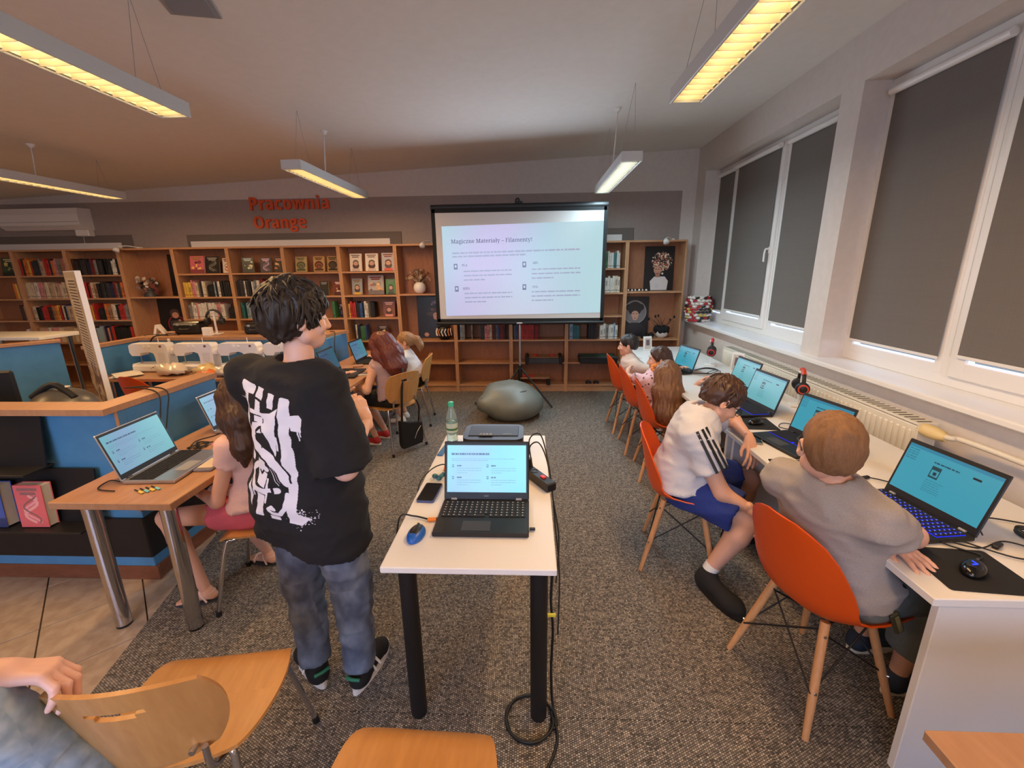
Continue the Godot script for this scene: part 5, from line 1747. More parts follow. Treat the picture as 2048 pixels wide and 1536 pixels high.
func screens() -> void:
	M.slide_small = lit_print(slide_image(192, 108, true, Color(0.72, 0.95, 0.95)), 0.62)
	M.slide_main = lit_print(slide_image(256, 144, true, Color(0.74, 1.0, 1.0)), 0.95)
	M.page = lit_print(page_image(Color(0.7, 1.0, 1.0)), 0.55)
	M.page_blue = lit_print(page_image(Color(0.42, 0.92, 1.0)), 0.50)
	M.slide_dark = lit_print(slide_image(192, 108, true, Color(0.55, 0.8, 0.9)), 0.22)
	M.slide_mid = lit_print(slide_image(192, 108, true, Color(0.62, 0.9, 0.95)), 0.36)
	# projection screen on a tripod
	var z := -5.35
	var t := thing("projection_screen", "large tripod projection screen showing a pastel slide", "projection screen", Vector3(-0.13, 0, z))
	part(t, "case", tb([Vector3(-1.035, 2.42, -0.03), Vector3(1.035, 2.42, -0.03)], 0.035, 14), M.black)
	part(t, "fabric", bx(Vector3(0, 1.735, -0.006), Vector3(1.99, 1.30, 0.003)), mat(c8(206, 200, 196), 0.8))
	for s: int in [-1, 1]:
		part(t, "border", bx(Vector3(s * 1.01, 1.735, -0.005), Vector3(0.045, 1.34, 0.005)), M.black_matt)
	part(t, "border", bx(Vector3(0, 2.385, -0.005), Vector3(2.04, 0.05, 0.005)), M.black_matt)
	part(t, "border", bx(Vector3(0, 1.10, -0.005), Vector3(2.04, 0.045, 0.005)), M.black_matt)
	part(t, "bottom_bar", tb([Vector3(-1.035, 1.068, 0), Vector3(1.035, 1.068, 0)], 0.02, 12), M.black)
	part(t, "bottom_mark", bx(Vector3(0.0, 1.068, 0.021), Vector3(0.07, 0.012, 0.004), 0.001), M.white)
	part(t, "pole", tb([Vector3(0, 0.40, -0.05), Vector3(0, 2.50, -0.05)], 0.014, 10), M.silver)
	part(t, "hanger", tb(curve([Vector3(0, 2.45, -0.03), Vector3(0.0, 2.50, -0.02), Vector3(-0.03, 2.49, 0.0), Vector3(-0.03, 2.46, 0.0)]), 0.01, 8), M.black)
	part(t, "hanger", bx(Vector3(0, 2.462, -0.03), Vector3(0.09, 0.03, 0.04), 0.006), M.black)
	part(t, "leg_hub", tb([Vector3(0, 0.36, -0.05), Vector3(0, 0.52, -0.05)], 0.026, 12), M.black)
	for a: float in [0.48, 2.55, -1.65]:
		part(t, "tripod_leg", tb([Vector3(0, 0.50, -0.05), Vector3(cos(a) * 0.46, 0.012, -0.05 + sin(a) * 0.42)], 0.012, 8), M.black)
	# what the projector throws on the fabric: a four-cornered picture
	var im := MB.new()
	im.face([Vector3(-0.909, 1.160, 0), Vector3(0.985, 1.186, 0), Vector3(0.988, 2.245, 0), Vector3(-0.914, 2.21, 0)], Vector3(0, 0, 1), [Vector2(0, 1), Vector2(1, 1), Vector2(1, 0), Vector2(0, 0)])
	part(t, "screen_picture", im, lit_print(slide_image(512, 288, false, Color(1, 1, 1)), 0.80))
	var f := SystemFont.new()
	f.font_names = PackedStringArray(["Droid Serif"])
	var inkm := mat(c8(70, 76, 120), 0.8)
	inkm.emission_enabled = true
	inkm.emission = c8(84, 88, 140)
	inkm.emission_energy_multiplier = 0.35
	for e in [["Magiczne Materiały – Filamenty!", -0.81, 2.00, 0.97, 0.013], ["PLA", -0.69, 1.745, 0.065, 0.013], ["ABS", 0.16, 1.762, 0.065, 0.013], ["HIPS", -0.69, 1.468, 0.085, 0.013], ["PVA", 0.16, 1.482, 0.065, 0.013]]:
		var tm := TextMesh.new()
		tm.font = f
		tm.font_size = 64
		tm.text = e[0]
		tm.depth = 0.0008
		tm.pixel_size = (e[3] as float) / f.get_string_size(e[0], HORIZONTAL_ALIGNMENT_LEFT, -1, 64).x
		tm.horizontal_alignment = HORIZONTAL_ALIGNMENT_LEFT
		tm.vertical_alignment = VERTICAL_ALIGNMENT_BOTTOM
		var o := part(t, "screen_lettering", tm, inkm)
		o.position = Vector3(e[1], e[2], 0.001)
		o.rotation.z = e[4]
	area_light("screen_light", Vector3(0.04, 1.70, 0.03), Vector3(0.04, 1.70, 1.0), Vector2(1.85, 1.02), Color(0.88, 0.93, 1.0), 2.5, t)
	# laptops
	laptop("silver laptop with slide at the near end of the beech desk", Vector3(-1.942, 0.7405, -1.955), 1.63, 0.37, 0.245, M.silver, M.slide_small, "dark", false)
	laptop("silver laptop with slide further along the same beech desk", Vector3(-1.965, 0.7405, -2.60), 1.60, 0.35, 0.235, M.silver, M.slide_small, "dark", false)
	laptop("black laptop with the bright slide on the middle white table", Vector3(-0.187, 0.7405, -1.640), 0.0, 0.362, 0.25, M.black, M.slide_main, "keys", true)
	laptop("black laptop with glowing blue keys beside the boy in grey", Vector3(1.565, 0.7405, -1.585), -1.45, 0.36, 0.25, M.black, M.page_blue, "glow", true)
	laptop("black laptop with blue keys before the boy with glasses", Vector3(1.57, 0.7405, -2.31), -1.37, 0.345, 0.245, M.black, M.page_blue, "glowfar", false)
	laptop("black laptop with pale page, third along the window desks", Vector3(1.585, 0.7405, -2.93), -1.48, 0.36, 0.25, M.black, M.page, "glowfar", false)
	laptop("black laptop with pale page beside the white calendar", Vector3(1.70, 0.7405, -3.46), -1.5, 0.34, 0.24, M.black, M.page, "dark", false)
	laptop("smallest black laptop furthest along the window desks", Vector3(1.47, 0.7405, -4.12), -1.35, 0.33, 0.23, M.black, M.page_blue, "dark", false)
	laptop("dark laptop half hidden behind the standing boy's shoulder", Vector3(-1.90, 0.7405, -4.00), 1.62, 0.36, 0.25, M.black, M.slide_dark, "dark", false)
	laptop("laptop in front of the red haired girl", Vector3(-1.86, 0.7405, -4.62), 1.55, 0.34, 0.24, M.black, M.slide_mid, "dark", false)

func laptop(label: String, at: Vector3, turn: float, w: float, d: float, body: Material, show_m: Material, keys: String, near: bool) -> void:
	var t := thing("laptop", label, "laptop", at, turn, "open laptops")
	var dark: Material = M.black if body == M.black else M.dark_grey
	part(t, "base", bx(Vector3(0, 0.010, d / 2), Vector3(w, 0.018, d), 0.004), body)
	part(t, "touchpad", bx(Vector3(-0.02, 0.0193, d * 0.80), Vector3(0.11, 0.0012, d * 0.26), 0.0004), M.dark_grey if body == M.black else M.grey)
	var kx := w * 0.93
	var kz := d * 0.46
	var kz0 := d * 0.10
	var rows_n := 6
	var cols := 16
	var tray := part(t, "keyboard_tray_light" if keys.begins_with("glow") else "keyboard_tray", bx(Vector3(0, 0.0191, kz0 + kz / 2), Vector3(kx, 0.0014, kz), 0.0003), glow(Color(0.12, 0.16, 1.0), 1.5) if keys.begins_with("glow") else dark)
	var km: Material = M.black_matt if keys == "dark" or keys.begins_with("glow") else mat(c8(34, 33, 34), 0.6)
	var legend := MB.new()
	var joined := MB.new()
	for i in rows_n:
		for j in cols:
			var wd := kx / cols
			if i == 5 and j > 4 and j < 9:
				if j != 6:
					continue
			var kw := wd * (3.8 if i == 5 and j == 6 else 1.0) - 0.0030
			var c := Vector3(-kx / 2 + wd * (j + 0.5), 0.0216, kz0 + kz * (i + 0.5) / rows_n)
			var ksz := Vector3(kw, 0.0030, kz / rows_n - 0.0030)
			if near:
				part(tray, "key", bx(c, ksz, 0.0010), km)
				legend.box(c + Vector3(-0.002, 0.0016, -0.001), Vector3(0.004, 0.0003, 0.0045))
			else:
				joined.box(c, ksz)
	if near:
		var lo := part(tray, "key_legend_light" if keys == "glow" else "key_legend", legend, glow(Color(0.35, 0.45, 1.0), 2.0) if keys == "glow" else mat(c8(206, 206, 206), 0.6))
		lo.set_meta("kind", "stuff")
	else:
		var jo := part(tray, "keys", joined, km)
		jo.set_meta("kind", "stuff")
	# lid leaning back from the hinge
	var lid := MB.new()
	var lh := d * 0.99
	lid.xf = Transform3D(Basis(Vector3.RIGHT, -0.30), Vector3(0, 0.016, 0.004))
	lid.box(Vector3(0, lh / 2, -0.006), Vector3(w, lh, 0.007), 0.003)
	var lp := part(t, "lid", lid, body)
	var bz := MB.new()
	bz.xf = lid.xf
	bz.box(Vector3(0, lh / 2 + 0.002, -0.0021), Vector3(w - 0.008, lh - 0.012, 0.0012), 0.0004)
	part(lp, "bezel", bz, M.black)
	var sc := MB.new()
	sc.xf = lid.xf
	var y0 := lh * 0.13
	var y1 := lh - 0.016
	sc.face([Vector3(-w / 2 + 0.012, y0, -0.0012), Vector3(w / 2 - 0.012, y0, -0.0012), Vector3(w / 2 - 0.012, y1, -0.0012), Vector3(-w / 2 + 0.012, y1, -0.0012)], Vector3(0, 0, 1), [Vector2(0, 1), Vector2(1, 1), Vector2(1, 0), Vector2(0, 0)])
	part(lp, "display_screen", sc, show_m)
	for s: int in [-1, 1]:
		part(t, "hinge", tb([Vector3(s * w * 0.38 - 0.012, 0.019, 0.003), Vector3(s * w * 0.38 + 0.012, 0.019, 0.003)], 0.006, 8), M.grey if near and body == M.black else dark)
	if keys == "keys":
		var tm := TextMesh.new()
		var f := SystemFont.new()
		f.font_names = PackedStringArray(["Droid Sans"])
		tm.font = f
		tm.font_size = 32
		tm.text = "acer"
		tm.pixel_size = 0.00032
		tm.depth = 0.0003
		var o := part(lp, "badge", tm, M.grey)
		o.transform = lid.xf * Transform3D(Basis(), Vector3(0, lh * 0.07, -0.001))

func wire(called: String, label: String, pts: Array, r := 0.0028, m: Material = null) -> MeshInstance3D:
	return solo(called, tb(curve(pts, 7), r, 6), m if m else M.cable, label, "cable")

# ---------------------------------------------------------------- small things
func small_things() -> void:
	middle_table_things()
	window_desk_things()
	left_things()

func middle_table_things() -> void:
	var Y := 0.7405
	# projector
	var p := thing("projector", "glossy black projector behind the laptop on the white table", "projector", Vector3(-0.20, Y, -2.22))
	var body := MB.new()
	body.xf = Transform3D(Basis(Vector3.RIGHT, PI / 2), Vector3(0, 0.10, 0))
	body.extrude(rounded(0.325, 0.235, 0.05, 6), 0.088)
	part(p, "body", body, mat(c8(20, 20, 22), 0.42))
	part(p, "top_plate", bx(Vector3(0, 0.101, -0.01), Vector3(0.27, 0.004, 0.15), 0.002), M.black)
	var kb := part(p, "button_panel", bx(Vector3(-0.04, 0.104, 0.055), Vector3(0.075, 0.003, 0.035), 0.001), M.dark_grey)
	for i in 8:
		part(kb, "button", bx(Vector3(-0.066 + (i % 4) * 0.017, 0.1065, 0.047 + (i / 4) * 0.015), Vector3(0.011, 0.003, 0.008), 0.001), M.grey)
	var lm := MB.new()
	lm.xf = Transform3D(Basis(Vector3.RIGHT, -PI / 2), Vector3(0.08, 0.055, -0.115))
	lm.lathe([Vector2(0.034, -0.004), Vector2(0.034, 0.012), Vector2(0.026, 0.014), Vector2(0.022, 0.006), Vector2(0.0, 0.008)], 18)
	part(p, "lens", lm, M.black_gloss)
	part(p, "logo", bx(Vector3(0.075, 0.1035, 0.045), Vector3(0.045, 0.001, 0.006)), M.grey)
	for s: int in [-1, 1]:
		for q: int in [-1, 1]:
			part(p, "foot", tb([Vector3(s * 0.12, 0.0, q * 0.08), Vector3(s * 0.12, 0.014, q * 0.08)], 0.010, 10), M.black)
	# water bottle
	var b := thing("water_bottle", "clear water bottle with turquoise cap beside the projector", "bottle", Vector3(-0.448, Y, -2.30))
	var bp := [Vector2(0.0, 0.0), Vector2(0.026, 0.0), Vector2(0.032, 0.008), Vector2(0.032, 0.05), Vector2(0.0305, 0.06), Vector2(0.032, 0.07), Vector2(0.032, 0.145), Vector2(0.029, 0.165), Vector2(0.017, 0.205), Vector2(0.0135, 0.215), Vector2(0.0135, 0.228)]
	var bm := MB.new()
	bm.lathe(bp, 20)
	var gm := mat(Color(0.78, 0.95, 0.92, 0.16), 0.05)
	gm.transparency = BaseMaterial3D.TRANSPARENCY_ALPHA
	part(b, "shell", bm, gm)
	var wm := MB.new()
	wm.lathe([Vector2(0.0, 0.003), Vector2(0.028, 0.004), Vector2(0.0305, 0.012), Vector2(0.0305, 0.135), Vector2(0.0, 0.135)], 20)
	var wt := mat(Color(0.85, 0.96, 0.95, 0.08), 0.02)
	wt.transparency = BaseMaterial3D.TRANSPARENCY_ALPHA
	wt.refraction_enabled = true
	wt.refraction_scale = 0.033
	part(b, "water", wm, wt)
	var lb := MB.new()
	lb.lathe([Vector2(0.0325, 0.072), Vector2(0.0325, 0.125)], 20)
	part(b, "label_band", lb, mat(c8(206, 222, 206), 0.5))
	var lg := MB.new()
	lg.lathe([Vector2(0.0329, 0.085), Vector2(0.0329, 0.097)], 20)
	part(b, "label_stripe", lg, mat(c8(70, 130, 86), 0.5))
	var cm := MB.new()
	cm.lathe([Vector2(0.0155, 0.222), Vector2(0.0155, 0.244), Vector2(0.014, 0.247), Vector2(0.0, 0.247)], 18)
	part(b, "cap", cm, mat(c8(70, 200, 170), 0.4))
	# phone, mouse
	var ph := thing("smartphone", "smartphone with blue edge lying left of the laptop", "phone", Vector3(-0.448, Y, -1.715), -0.06)
	var pm := MB.new()
	pm.xf = Transform3D(Basis(Vector3.RIGHT, PI / 2), Vector3(0, 0.010, 0))
	pm.extrude(rounded(0.078, 0.162, 0.011), 0.009)
	part(ph, "case", pm, mat(c8(70, 84, 130), 0.4))
	var pg := MB.new()
	pg.xf = Transform3D(Basis(Vector3.RIGHT, PI / 2), Vector3(0, 0.0108, 0))
	pg.extrude(rounded(0.072, 0.155, 0.009), 0.001)
	part(ph, "glass_face", pg, M.black_gloss)
	mouse("blue and black wireless mouse on the white table", Vector3(-0.427, Y, -1.395), -0.12, mat(c8(30, 92, 176), 0.35), M.black)
	# beaded toy
	var tz := thing("beaded_toy", "small teal beaded toy half hidden by the laptop", "toy", Vector3(-0.43, Y, -1.86))
	var r := RandomNumberGenerator.new()
	r.seed = 15
	for i in 14:
		var q := MB.new()
		var a := i * 0.42
		q.ball(Vector3(-0.03 + i * 0.0065, 0.012 + 0.012 * absf(sin(i * 0.7)), 0.03 * sin(a)), Vector3(0.011, 0.011, 0.011), 8, 6)
		part(tz, "bead", q, [mat(c8(44, 120, 112), 0.35), mat(c8(34, 74, 100), 0.35)][i % 2])
	# blue ruler and orange note block near the bottle
	solo("blue_ruler", bx(Vector3(0, 0.004, 0), Vector3(0.03, 0.008, 0.15), 0.001), mat(c8(54, 112, 170), 0.4), "blue ruler at the left edge of the white table", "ruler", Vector3(-0.478, Y, -2.19), -0.12)
	solo("orange_note", bx(Vector3(0, 0.002, 0), Vector3(0.09, 0.004, 0.24), 0.0005), mat(c8(226, 140, 74), 0.7), "orange card beside the bottle behind the laptop", "card", Vector3(-0.395, Y, -2.06), 0.06)
	# power strip
	var ps := thing("power_strip", "black power strip with red switch right of the laptop", "power strip", Vector3(0.035, Y, -1.835), 0.55)
	part(ps, "body", bx(Vector3(0, 0.021, 0), Vector3(0.055, 0.042, 0.23), 0.006), M.black)
	part(ps, "switch", bx(Vector3(0, 0.044, 0.045), Vector3(0.02, 0.008, 0.028), 0.002), mat(c8(214, 40, 34), 0.35))
	for i in 2:
		var sk := MB.new()
		sk.lathe([Vector2(0.0, 0.038), Vector2(0.014, 0.038), Vector2(0.017, 0.044), Vector2(0.019, 0.043)], 14, Vector3(0, 0, -0.08 + i * 0.05))
		part(ps, "socket", sk, M.dark_grey)
	part(ps, "plug", tb([Vector3(0, 0.04, -0.08), Vector3(0, 0.085, -0.085)], 0.017, 12), M.black)
	wire("power_cable", "black cable arching from the power strip", [Vector3(-0.01, 0.82, -1.90), Vector3(-0.0, 0.88, -1.93), Vector3(0.04, 0.90, -1.92), Vector3(0.075, 0.85, -1.85), Vector3(0.098, 0.74, -1.77), Vector3(0.11, 0.60, -1.70), Vector3(0.125, 0.42, -1.60), Vector3(0.115, 0.2, -1.5)], 0.0035)
	wire("power_cable", "second black cable looping over the power strip", [Vector3(0.01, 0.80, -1.86), Vector3(-0.005, 0.89, -1.98), Vector3(0.05, 0.91, -2.0), Vector3(0.085, 0.82, -1.86), Vector3(0.10, 0.72, -1.72), Vector3(0.12, 0.6, -1.6), Vector3(0.10, 0.50, -1.45)], 0.0035)
	wire("power_cable", "black cable from laptop to the table's left edge", [Vector3(-0.37, Y + 0.02, -1.87), Vector3(-0.43, Y + 0.03, -1.95), Vector3(-0.49, Y + 0.025, -1.88), Vector3(-0.52, Y - 0.02, -1.78), Vector3(-0.525, Y - 0.25, -1.75)], 0.003)
	wire("power_cable", "black cable ending in orange plug left of laptop", [Vector3(-0.55, Y - 0.16, -1.50), Vector3(-0.525, Y + 0.005, -1.51), Vector3(-0.47, Y + 0.008, -1.52), Vector3(-0.41, Y + 0.008, -1.50)], 0.0035)
	var op := thing("orange_plug", "orange cable plug at the laptop's left side", "plug", Vector3(-0.39, Y, -1.497), 0.12)
	part(op, "plug", bx(Vector3(0, 0.008, 0), Vector3(0.036, 0.010, 0.02), 0.003), mat(c8(230, 130, 40), 0.4))
	part(op, "collar", bx(Vector3(0.019, 0.008, 0), Vector3(0.006, 0.008, 0.016), 0.001), M.black)
	solo("usb_dongle", bx(Vector3(0, 0.008, 0), Vector3(0.022, 0.008, 0.014), 0.002), M.black, "tiny black dongle at the laptop's right front side", "dongle", Vector3(0.007, Y, -1.44))
	# long floor cable tied to the table leg, coiled on the carpet
	var pts := [Vector3(0.085, 0.68, -1.36), Vector3(0.075, 0.52, -1.34), Vector3(0.083, 0.40, -1.33), Vector3(0.078, 0.2, -1.32), Vector3(0.085, 0.05, -1.32), Vector3(0.10, 0.012, -1.27)]
	for i in 22:
		var a := 0.4 - i * TAU / 10.0
		pts.append(Vector3(-0.005 + cos(a) * (0.088 + 0.004 * (i % 3)), 0.008 + 0.004 * (i / 10), -1.29 + sin(a) * 0.092))
	pts.append_array([Vector3(0.10, 0.008, -1.22), Vector3(0.06, 0.008, -1.12), Vector3(0.0, 0.008, -1.06), Vector3(-0.2, 0.008, -0.98)])
	wire("floor_cable", "black cable coiled on the carpet round the table leg", pts, 0.0055)
	var tie := MB.new()
	tie.box(Vector3(0.073, 0.47, -1.318), Vector3(0.04, 0.014, 0.008), 0.002)
	solo("cable_tie", tie, mat(c8(220, 206, 60), 0.5), "yellow tie holding the cable to the black table leg", "cable tie")
	wire("power_cable", "small black cable loop hanging under the white table", [Vector3(-0.06, 0.71, -1.6), Vector3(-0.07, 0.66, -1.5), Vector3(-0.03, 0.64, -1.42), Vector3(0.01, 0.68, -1.40), Vector3(0.05, 0.71, -1.42)], 0.003)

func mouse(label: String, at: Vector3, turn: float, low: Material, top: Material) -> Node3D:
	var t := thing("computer_mouse", label, "mouse", at, turn, "computer mice")
	if not kit.has("mouse"):
		var f := Field.new(Vector3(-0.04, 0, -0.06), Vector3(0.04, 0.045, 0.06), 0.003)
		f.ell(Vector3(0, 0.008, 0.0), Vector3(0.032, 0.028, 0.054), 0.01)
		f.cut(Vector3(0, 0.001, 0), Vector3.DOWN)
		var m := MB.new()
		f.nets(m)
		kit.mouse = m.mesh()
		var g := Field.new(Vector3(-0.04, 0, -0.06), Vector3(0.04, 0.045, 0.06), 0.003)
		g.ell(Vector3(0, 0.0095, -0.001), Vector3(0.028, 0.0285, 0.052), 0.01)
		g.cut(Vector3(0, 0.016, 0), Vector3.DOWN)
		g.cut(Vector3(0, 0, 0.028), Vector3(0, 0, 1))
		var m2 := MB.new()
		g.nets(m2)
		kit.mouse_top = m2.mesh()
	part(t, "shell", kit.mouse, low)
	part(t, "buttons", kit.mouse_top, top)
	part(t, "wheel", tb([Vector3(-0.003, 0.034, -0.026), Vector3(0.003, 0.034, -0.026)], 0.007, 10), M.dark_grey)
	return t

func headset(called: String, label: String, at: Vector3, turn: float, accent: Material) -> void:
	var t := thing(called, label, "headphones", at, turn, "headphones on stands")
	var arc := []
	for i in 13:
		var a := PI * i / 12
		arc.append(Vector3(cos(a) * 0.085, 0.17 + sin(a) * 0.095, 0))
	part(t, "headband", tb(arc, 0.012, 8), M.black)
	part(t, "headband_pad", tb(arc.slice(3, 10), 0.015, 8), accent)
	for s: int in [-1, 1]:
		var e := MB.new()
		e.xf = Transform3D(Basis(Vector3(0, 0, 1), s * -PI / 2), Vector3(s * 0.075, 0.145, 0))
		e.lathe([Vector2(0, -0.02), Vector2(0.036, -0.02), Vector2(0.044, -0.012), Vector2(0.044, 0.006), Vector2(0.034, 0.022), Vector2(0, 0.026)], 16)
		part(t, "ear_cup", e, M.black)
		var r := MB.new()
		r.xf = e.xf
		r.lathe([Vector2(0.024, 0.0255), Vector2(0.030, 0.0245), Vector2(0.034, 0.0225)], 16)
		part(t, "ear_ring", r, accent)
	part(t, "stand_post", bx(Vector3(0, 0.13, 0), Vector3(0.022, 0.235, 0.012), 0.003), M.white)
	part(t, "stand_rest", bx(Vector3(0, 0.247, 0), Vector3(0.05, 0.014, 0.05), 0.005), M.white)
	part(t, "stand_base", bx(Vector3(0, 0.006, 0), Vector3(0.10, 0.012, 0.10), 0.004), M.white)

func window_desk_things() -> void:
	var Y := 0.7405
	# mats, mice
	for e in [["large black mouse mat at the near corner of the window desk", Vector3(1.42, Y, -1.255), -0.10, 0.26, 0.22], ["dark mouse mat behind the shoulder of the boy in grey", Vector3(1.29, Y, -1.97), -0.1, 0.16, 0.24], ["black mouse mat before the boy with glasses", Vector3(1.43, Y, -2.63), -0.1, 0.20, 0.22]]:
		var m := MB.new()
		m.xf = Transform3D(Basis(Vector3.RIGHT, PI / 2), Vector3(0, 0.003, 0))
		m.extrude(rounded(e[3], e[4], 0.01), 0.003)
		solo("mouse_mat", m, M.black_matt, e[0], "mouse mat", e[1], e[2], "black mouse mats")
	var gm := mouse("black gaming mouse with blue glowing mark on the near mat", Vector3(1.42, Y + 0.003, -1.24), -0.95, M.black_gloss, M.black)
	var vm := MB.new()
	vm.xf = Transform3D(Basis(Vector3(0, 1, 0), 1.9), Vector3(0, 0.0375, 0.012))
	vm.tube([Vector3(-0.010, 0, -0.006), Vector3(-0.001, 0, 0.006), Vector3(0.012, 0.0, -0.004)], 0.0022, 6)
	part(gm, "glowing_mark_light", vm, glow(Color(0.1, 0.2, 1.0), 3.0))
	mouse("black mouse on the mat before the boy with glasses", Vector3(1.42, Y + 0.003, -2.62), -1.2, M.black_gloss, M.black)
	mouse("black mouse on the far window desk beside cables", Vector3(1.50, Y, -3.62), -1.2, M.black_gloss, M.black)
	# phone in a clear case
	var ph := thing("smartphone", "black phone in clear case on the window desk edge", "phone", Vector3(1.285, Y, -2.37), -0.35)
	var pm := MB.new()
	pm.xf = Transform3D(Basis(Vector3.RIGHT, PI / 2), Vector3(0, 0.010, 0))
	pm.extrude(rounded(0.08, 0.165, 0.011), 0.009)
	part(ph, "case", pm, M.grey)
	part(ph, "glass_face", bx(Vector3(0, 0.0105, 0), Vector3(0.072, 0.0015, 0.15), 0.0005), M.black_gloss)
	# headsets on stands
	headset("headset", "black and red headset on white stand at the far desk", Vector3(1.83, Y, -4.36), 1.15, M.red)
	headset("headset", "black and orange headset on stand behind the laptops", Vector3(1.90, Y, -3.0), 1.2, mat(c8(206, 70, 40), 0.4))
	# standing cards in white frames
	for e in [["white framed card standing at the far end of the desk", Vector3(1.42, Y, -5.20), 0.25, 0.11, 0.17], ["white framed calendar standing between far laptop and radiator", Vector3(1.93, Y, -4.02), -1.0, 0.12, 0.19]]:
		var t := thing("desk_calendar", e[0], "calendar", e[1], e[2], "white card stands")
		t.rotation.x = -0.12
		part(t, "frame", bx(Vector3(0, (e[4] as float) / 2, 0), Vector3(e[3], e[4], 0.012), 0.003), M.white_gloss)
		var cd := part(t, "card", bx(Vector3(0, (e[4] as float) / 2, 0.0065), Vector3((e[3] as float) - 0.03, (e[4] as float) - 0.04, 0.002)), mat(c8(196, 186, 176), 0.6))
		part(cd, "card_print", bx(Vector3(0, (e[4] as float) / 2 + 0.01, 0.0078), Vector3((e[3] as float) * 0.4, (e[4] as float) * 0.4, 0.001)), mat(c8(110, 90, 96), 0.6))
	# cables on the desks
	wire("desk_cable", "thin black cable from the near laptop to the mouse", [Vector3(1.47, Y + 0.01, -1.285), Vector3(1.52, Y + 0.008, -1.32), Vector3(1.46, Y + 0.008, -1.38), Vector3(1.46, Y + 0.015, -1.43)])
	wire("desk_cable", "black cable trailing right from the near laptop", [Vector3(1.45, Y + 0.012, -1.42), Vector3(1.55, Y + 0.008, -1.36), Vector3(1.68, Y + 0.008, -1.40), Vector3(1.78, Y + 0.008, -1.33), Vector3(1.95, Y + 0.008, -1.36)])
	wire("desk_cable", "black cable winding by the near mat's corner", [Vector3(1.52, Y + 0.012, -1.40), Vector3(1.62, Y + 0.008, -1.31), Vector3(1.72, Y + 0.008, -1.29), Vector3(1.66, Y + 0.008, -1.24), Vector3(1.80, Y + 0.008, -1.22), Vector3(1.95, Y + 0.008, -1.25)])
	var coil := []
	for i in 26:
		coil.append(Vector3(1.80 + cos(i * 0.9) * 0.035, Y + 0.006 + i * 0.0009, -1.43 + sin(i * 0.9) * 0.045))
	wire("desk_cable", "coil of black cable at the right edge beyond the mat", coil)
	solo("cable_box", bx(Vector3(0, 0.008, 0), Vector3(0.045, 0.014, 0.018), 0.003), M.black, "small black cable box behind the near mouse", "cable box", Vector3(1.63, Y, -1.375), 0.5)
	wire("desk_cable", "black cable from near laptop's screen to the right edge", [Vector3(1.62, Y + 0.02, -1.42), Vector3(1.74, Y + 0.01, -1.55), Vector3(1.90, Y + 0.008, -1.50), Vector3(1.99, Y + 0.008, -1.45)])
	wire("desk_cable", "black cable loop behind the boy in grey's head", [Vector3(1.50, Y + 0.012, -1.76), Vector3(1.44, Y + 0.008, -1.82), Vector3(1.47, Y + 0.008, -1.90), Vector3(1.58, Y + 0.008, -1.88), Vector3(1.66, Y + 0.008, -1.80), Vector3(1.62, Y + 0.02, -1.74)])
	solo("cable_box", bx(Vector3(0, 0.008, 0), Vector3(0.04, 0.014, 0.016), 0.003), M.black, "small black cable box behind the boy in grey", "cable box", Vector3(1.555, Y, -1.885), 0.3)
	wire("desk_cable", "black cable loop between the two middle laptops", [Vector3(1.60, Y + 0.012, -2.47), Vector3(1.53, Y + 0.008, -2.55), Vector3(1.60, Y + 0.008, -2.62), Vector3(1.68, Y + 0.008, -2.52), Vector3(1.64, Y + 0.012, -2.44)])
	wire("desk_cable", "white cable behind the third window laptop", [Vector3(1.74, Y + 0.01, -2.75), Vector3(1.84, Y + 0.008, -2.65), Vector3(1.80, Y + 0.008, -2.52), Vector3(1.92, Y + 0.008, -2.45)], 0.003, M.white_cable)
	for k in 3:
		wire("desk_cable", ["first", "second", "third"][k] + " black cable of the tangle by the smallest laptop", [Vector3(1.48 + k * 0.02, Y + 0.01, -3.98), Vector3(1.60, Y + 0.02 + k * 0.01, -3.90 + k * 0.03), Vector3(1.72 - k * 0.03, Y + 0.012, -3.93 - k * 0.03), Vector3(1.80, Y + 0.01, -4.05 - k * 0.05), Vector3(1.72, Y + 0.01, -4.16 - k * 0.02), Vector3(1.58, Y + 0.01, -4.10)], 0.003)
	# woven basket of folded paper on the sill
	var bk := thing("paper_basket", "basket woven of red, white and yellow paper on the sill corner", "basket", Vector3(2.20, 1.0225, -5.78))
	var r := RandomNumberGenerator.new()
	r.seed = 33
	var ms := [mat(c8(224, 216, 206), 0.6), mat(c8(176, 36, 44), 0.6), mat(c8(206, 180, 80), 0.6), mat(c8(44, 36, 38), 0.6)]
	for ring in 9:
		var rad := 0.135 + 0.025 * sin(ring * 0.38)
		var cnt := 18
		for i in cnt:
			var a := TAU * (i + 0.5 * (ring % 2)) / cnt
			var q := MB.new()
			q.xf = Transform3D(Basis(Vector3(0, 1, 0), -a + PI / 2) * Basis(Vector3(0, 0, 1), r.randf_range(-0.5, 0.5)), Vector3(cos(a) * rad, 0.018 + ring * 0.036, sin(a) * rad))
			q.ball(Vector3.ZERO, Vector3(0.030, 0.016, 0.017), 8, 5)
			var c := 0
			var rr := r.randf()
			if rr > 0.78: c = 3
			elif rr > 0.52: c = 1
			elif rr > 0.38 and ring < 5: c = 2
			part(bk, "paper_strip", q, ms[c])
	part(bk, "lining", tb([Vector3(0, 0.0, 0), Vector3(0, 0.15, 0), Vector3(0, 0.27, 0)], [0.11, 0.15, 0.13], 16), ms[0])

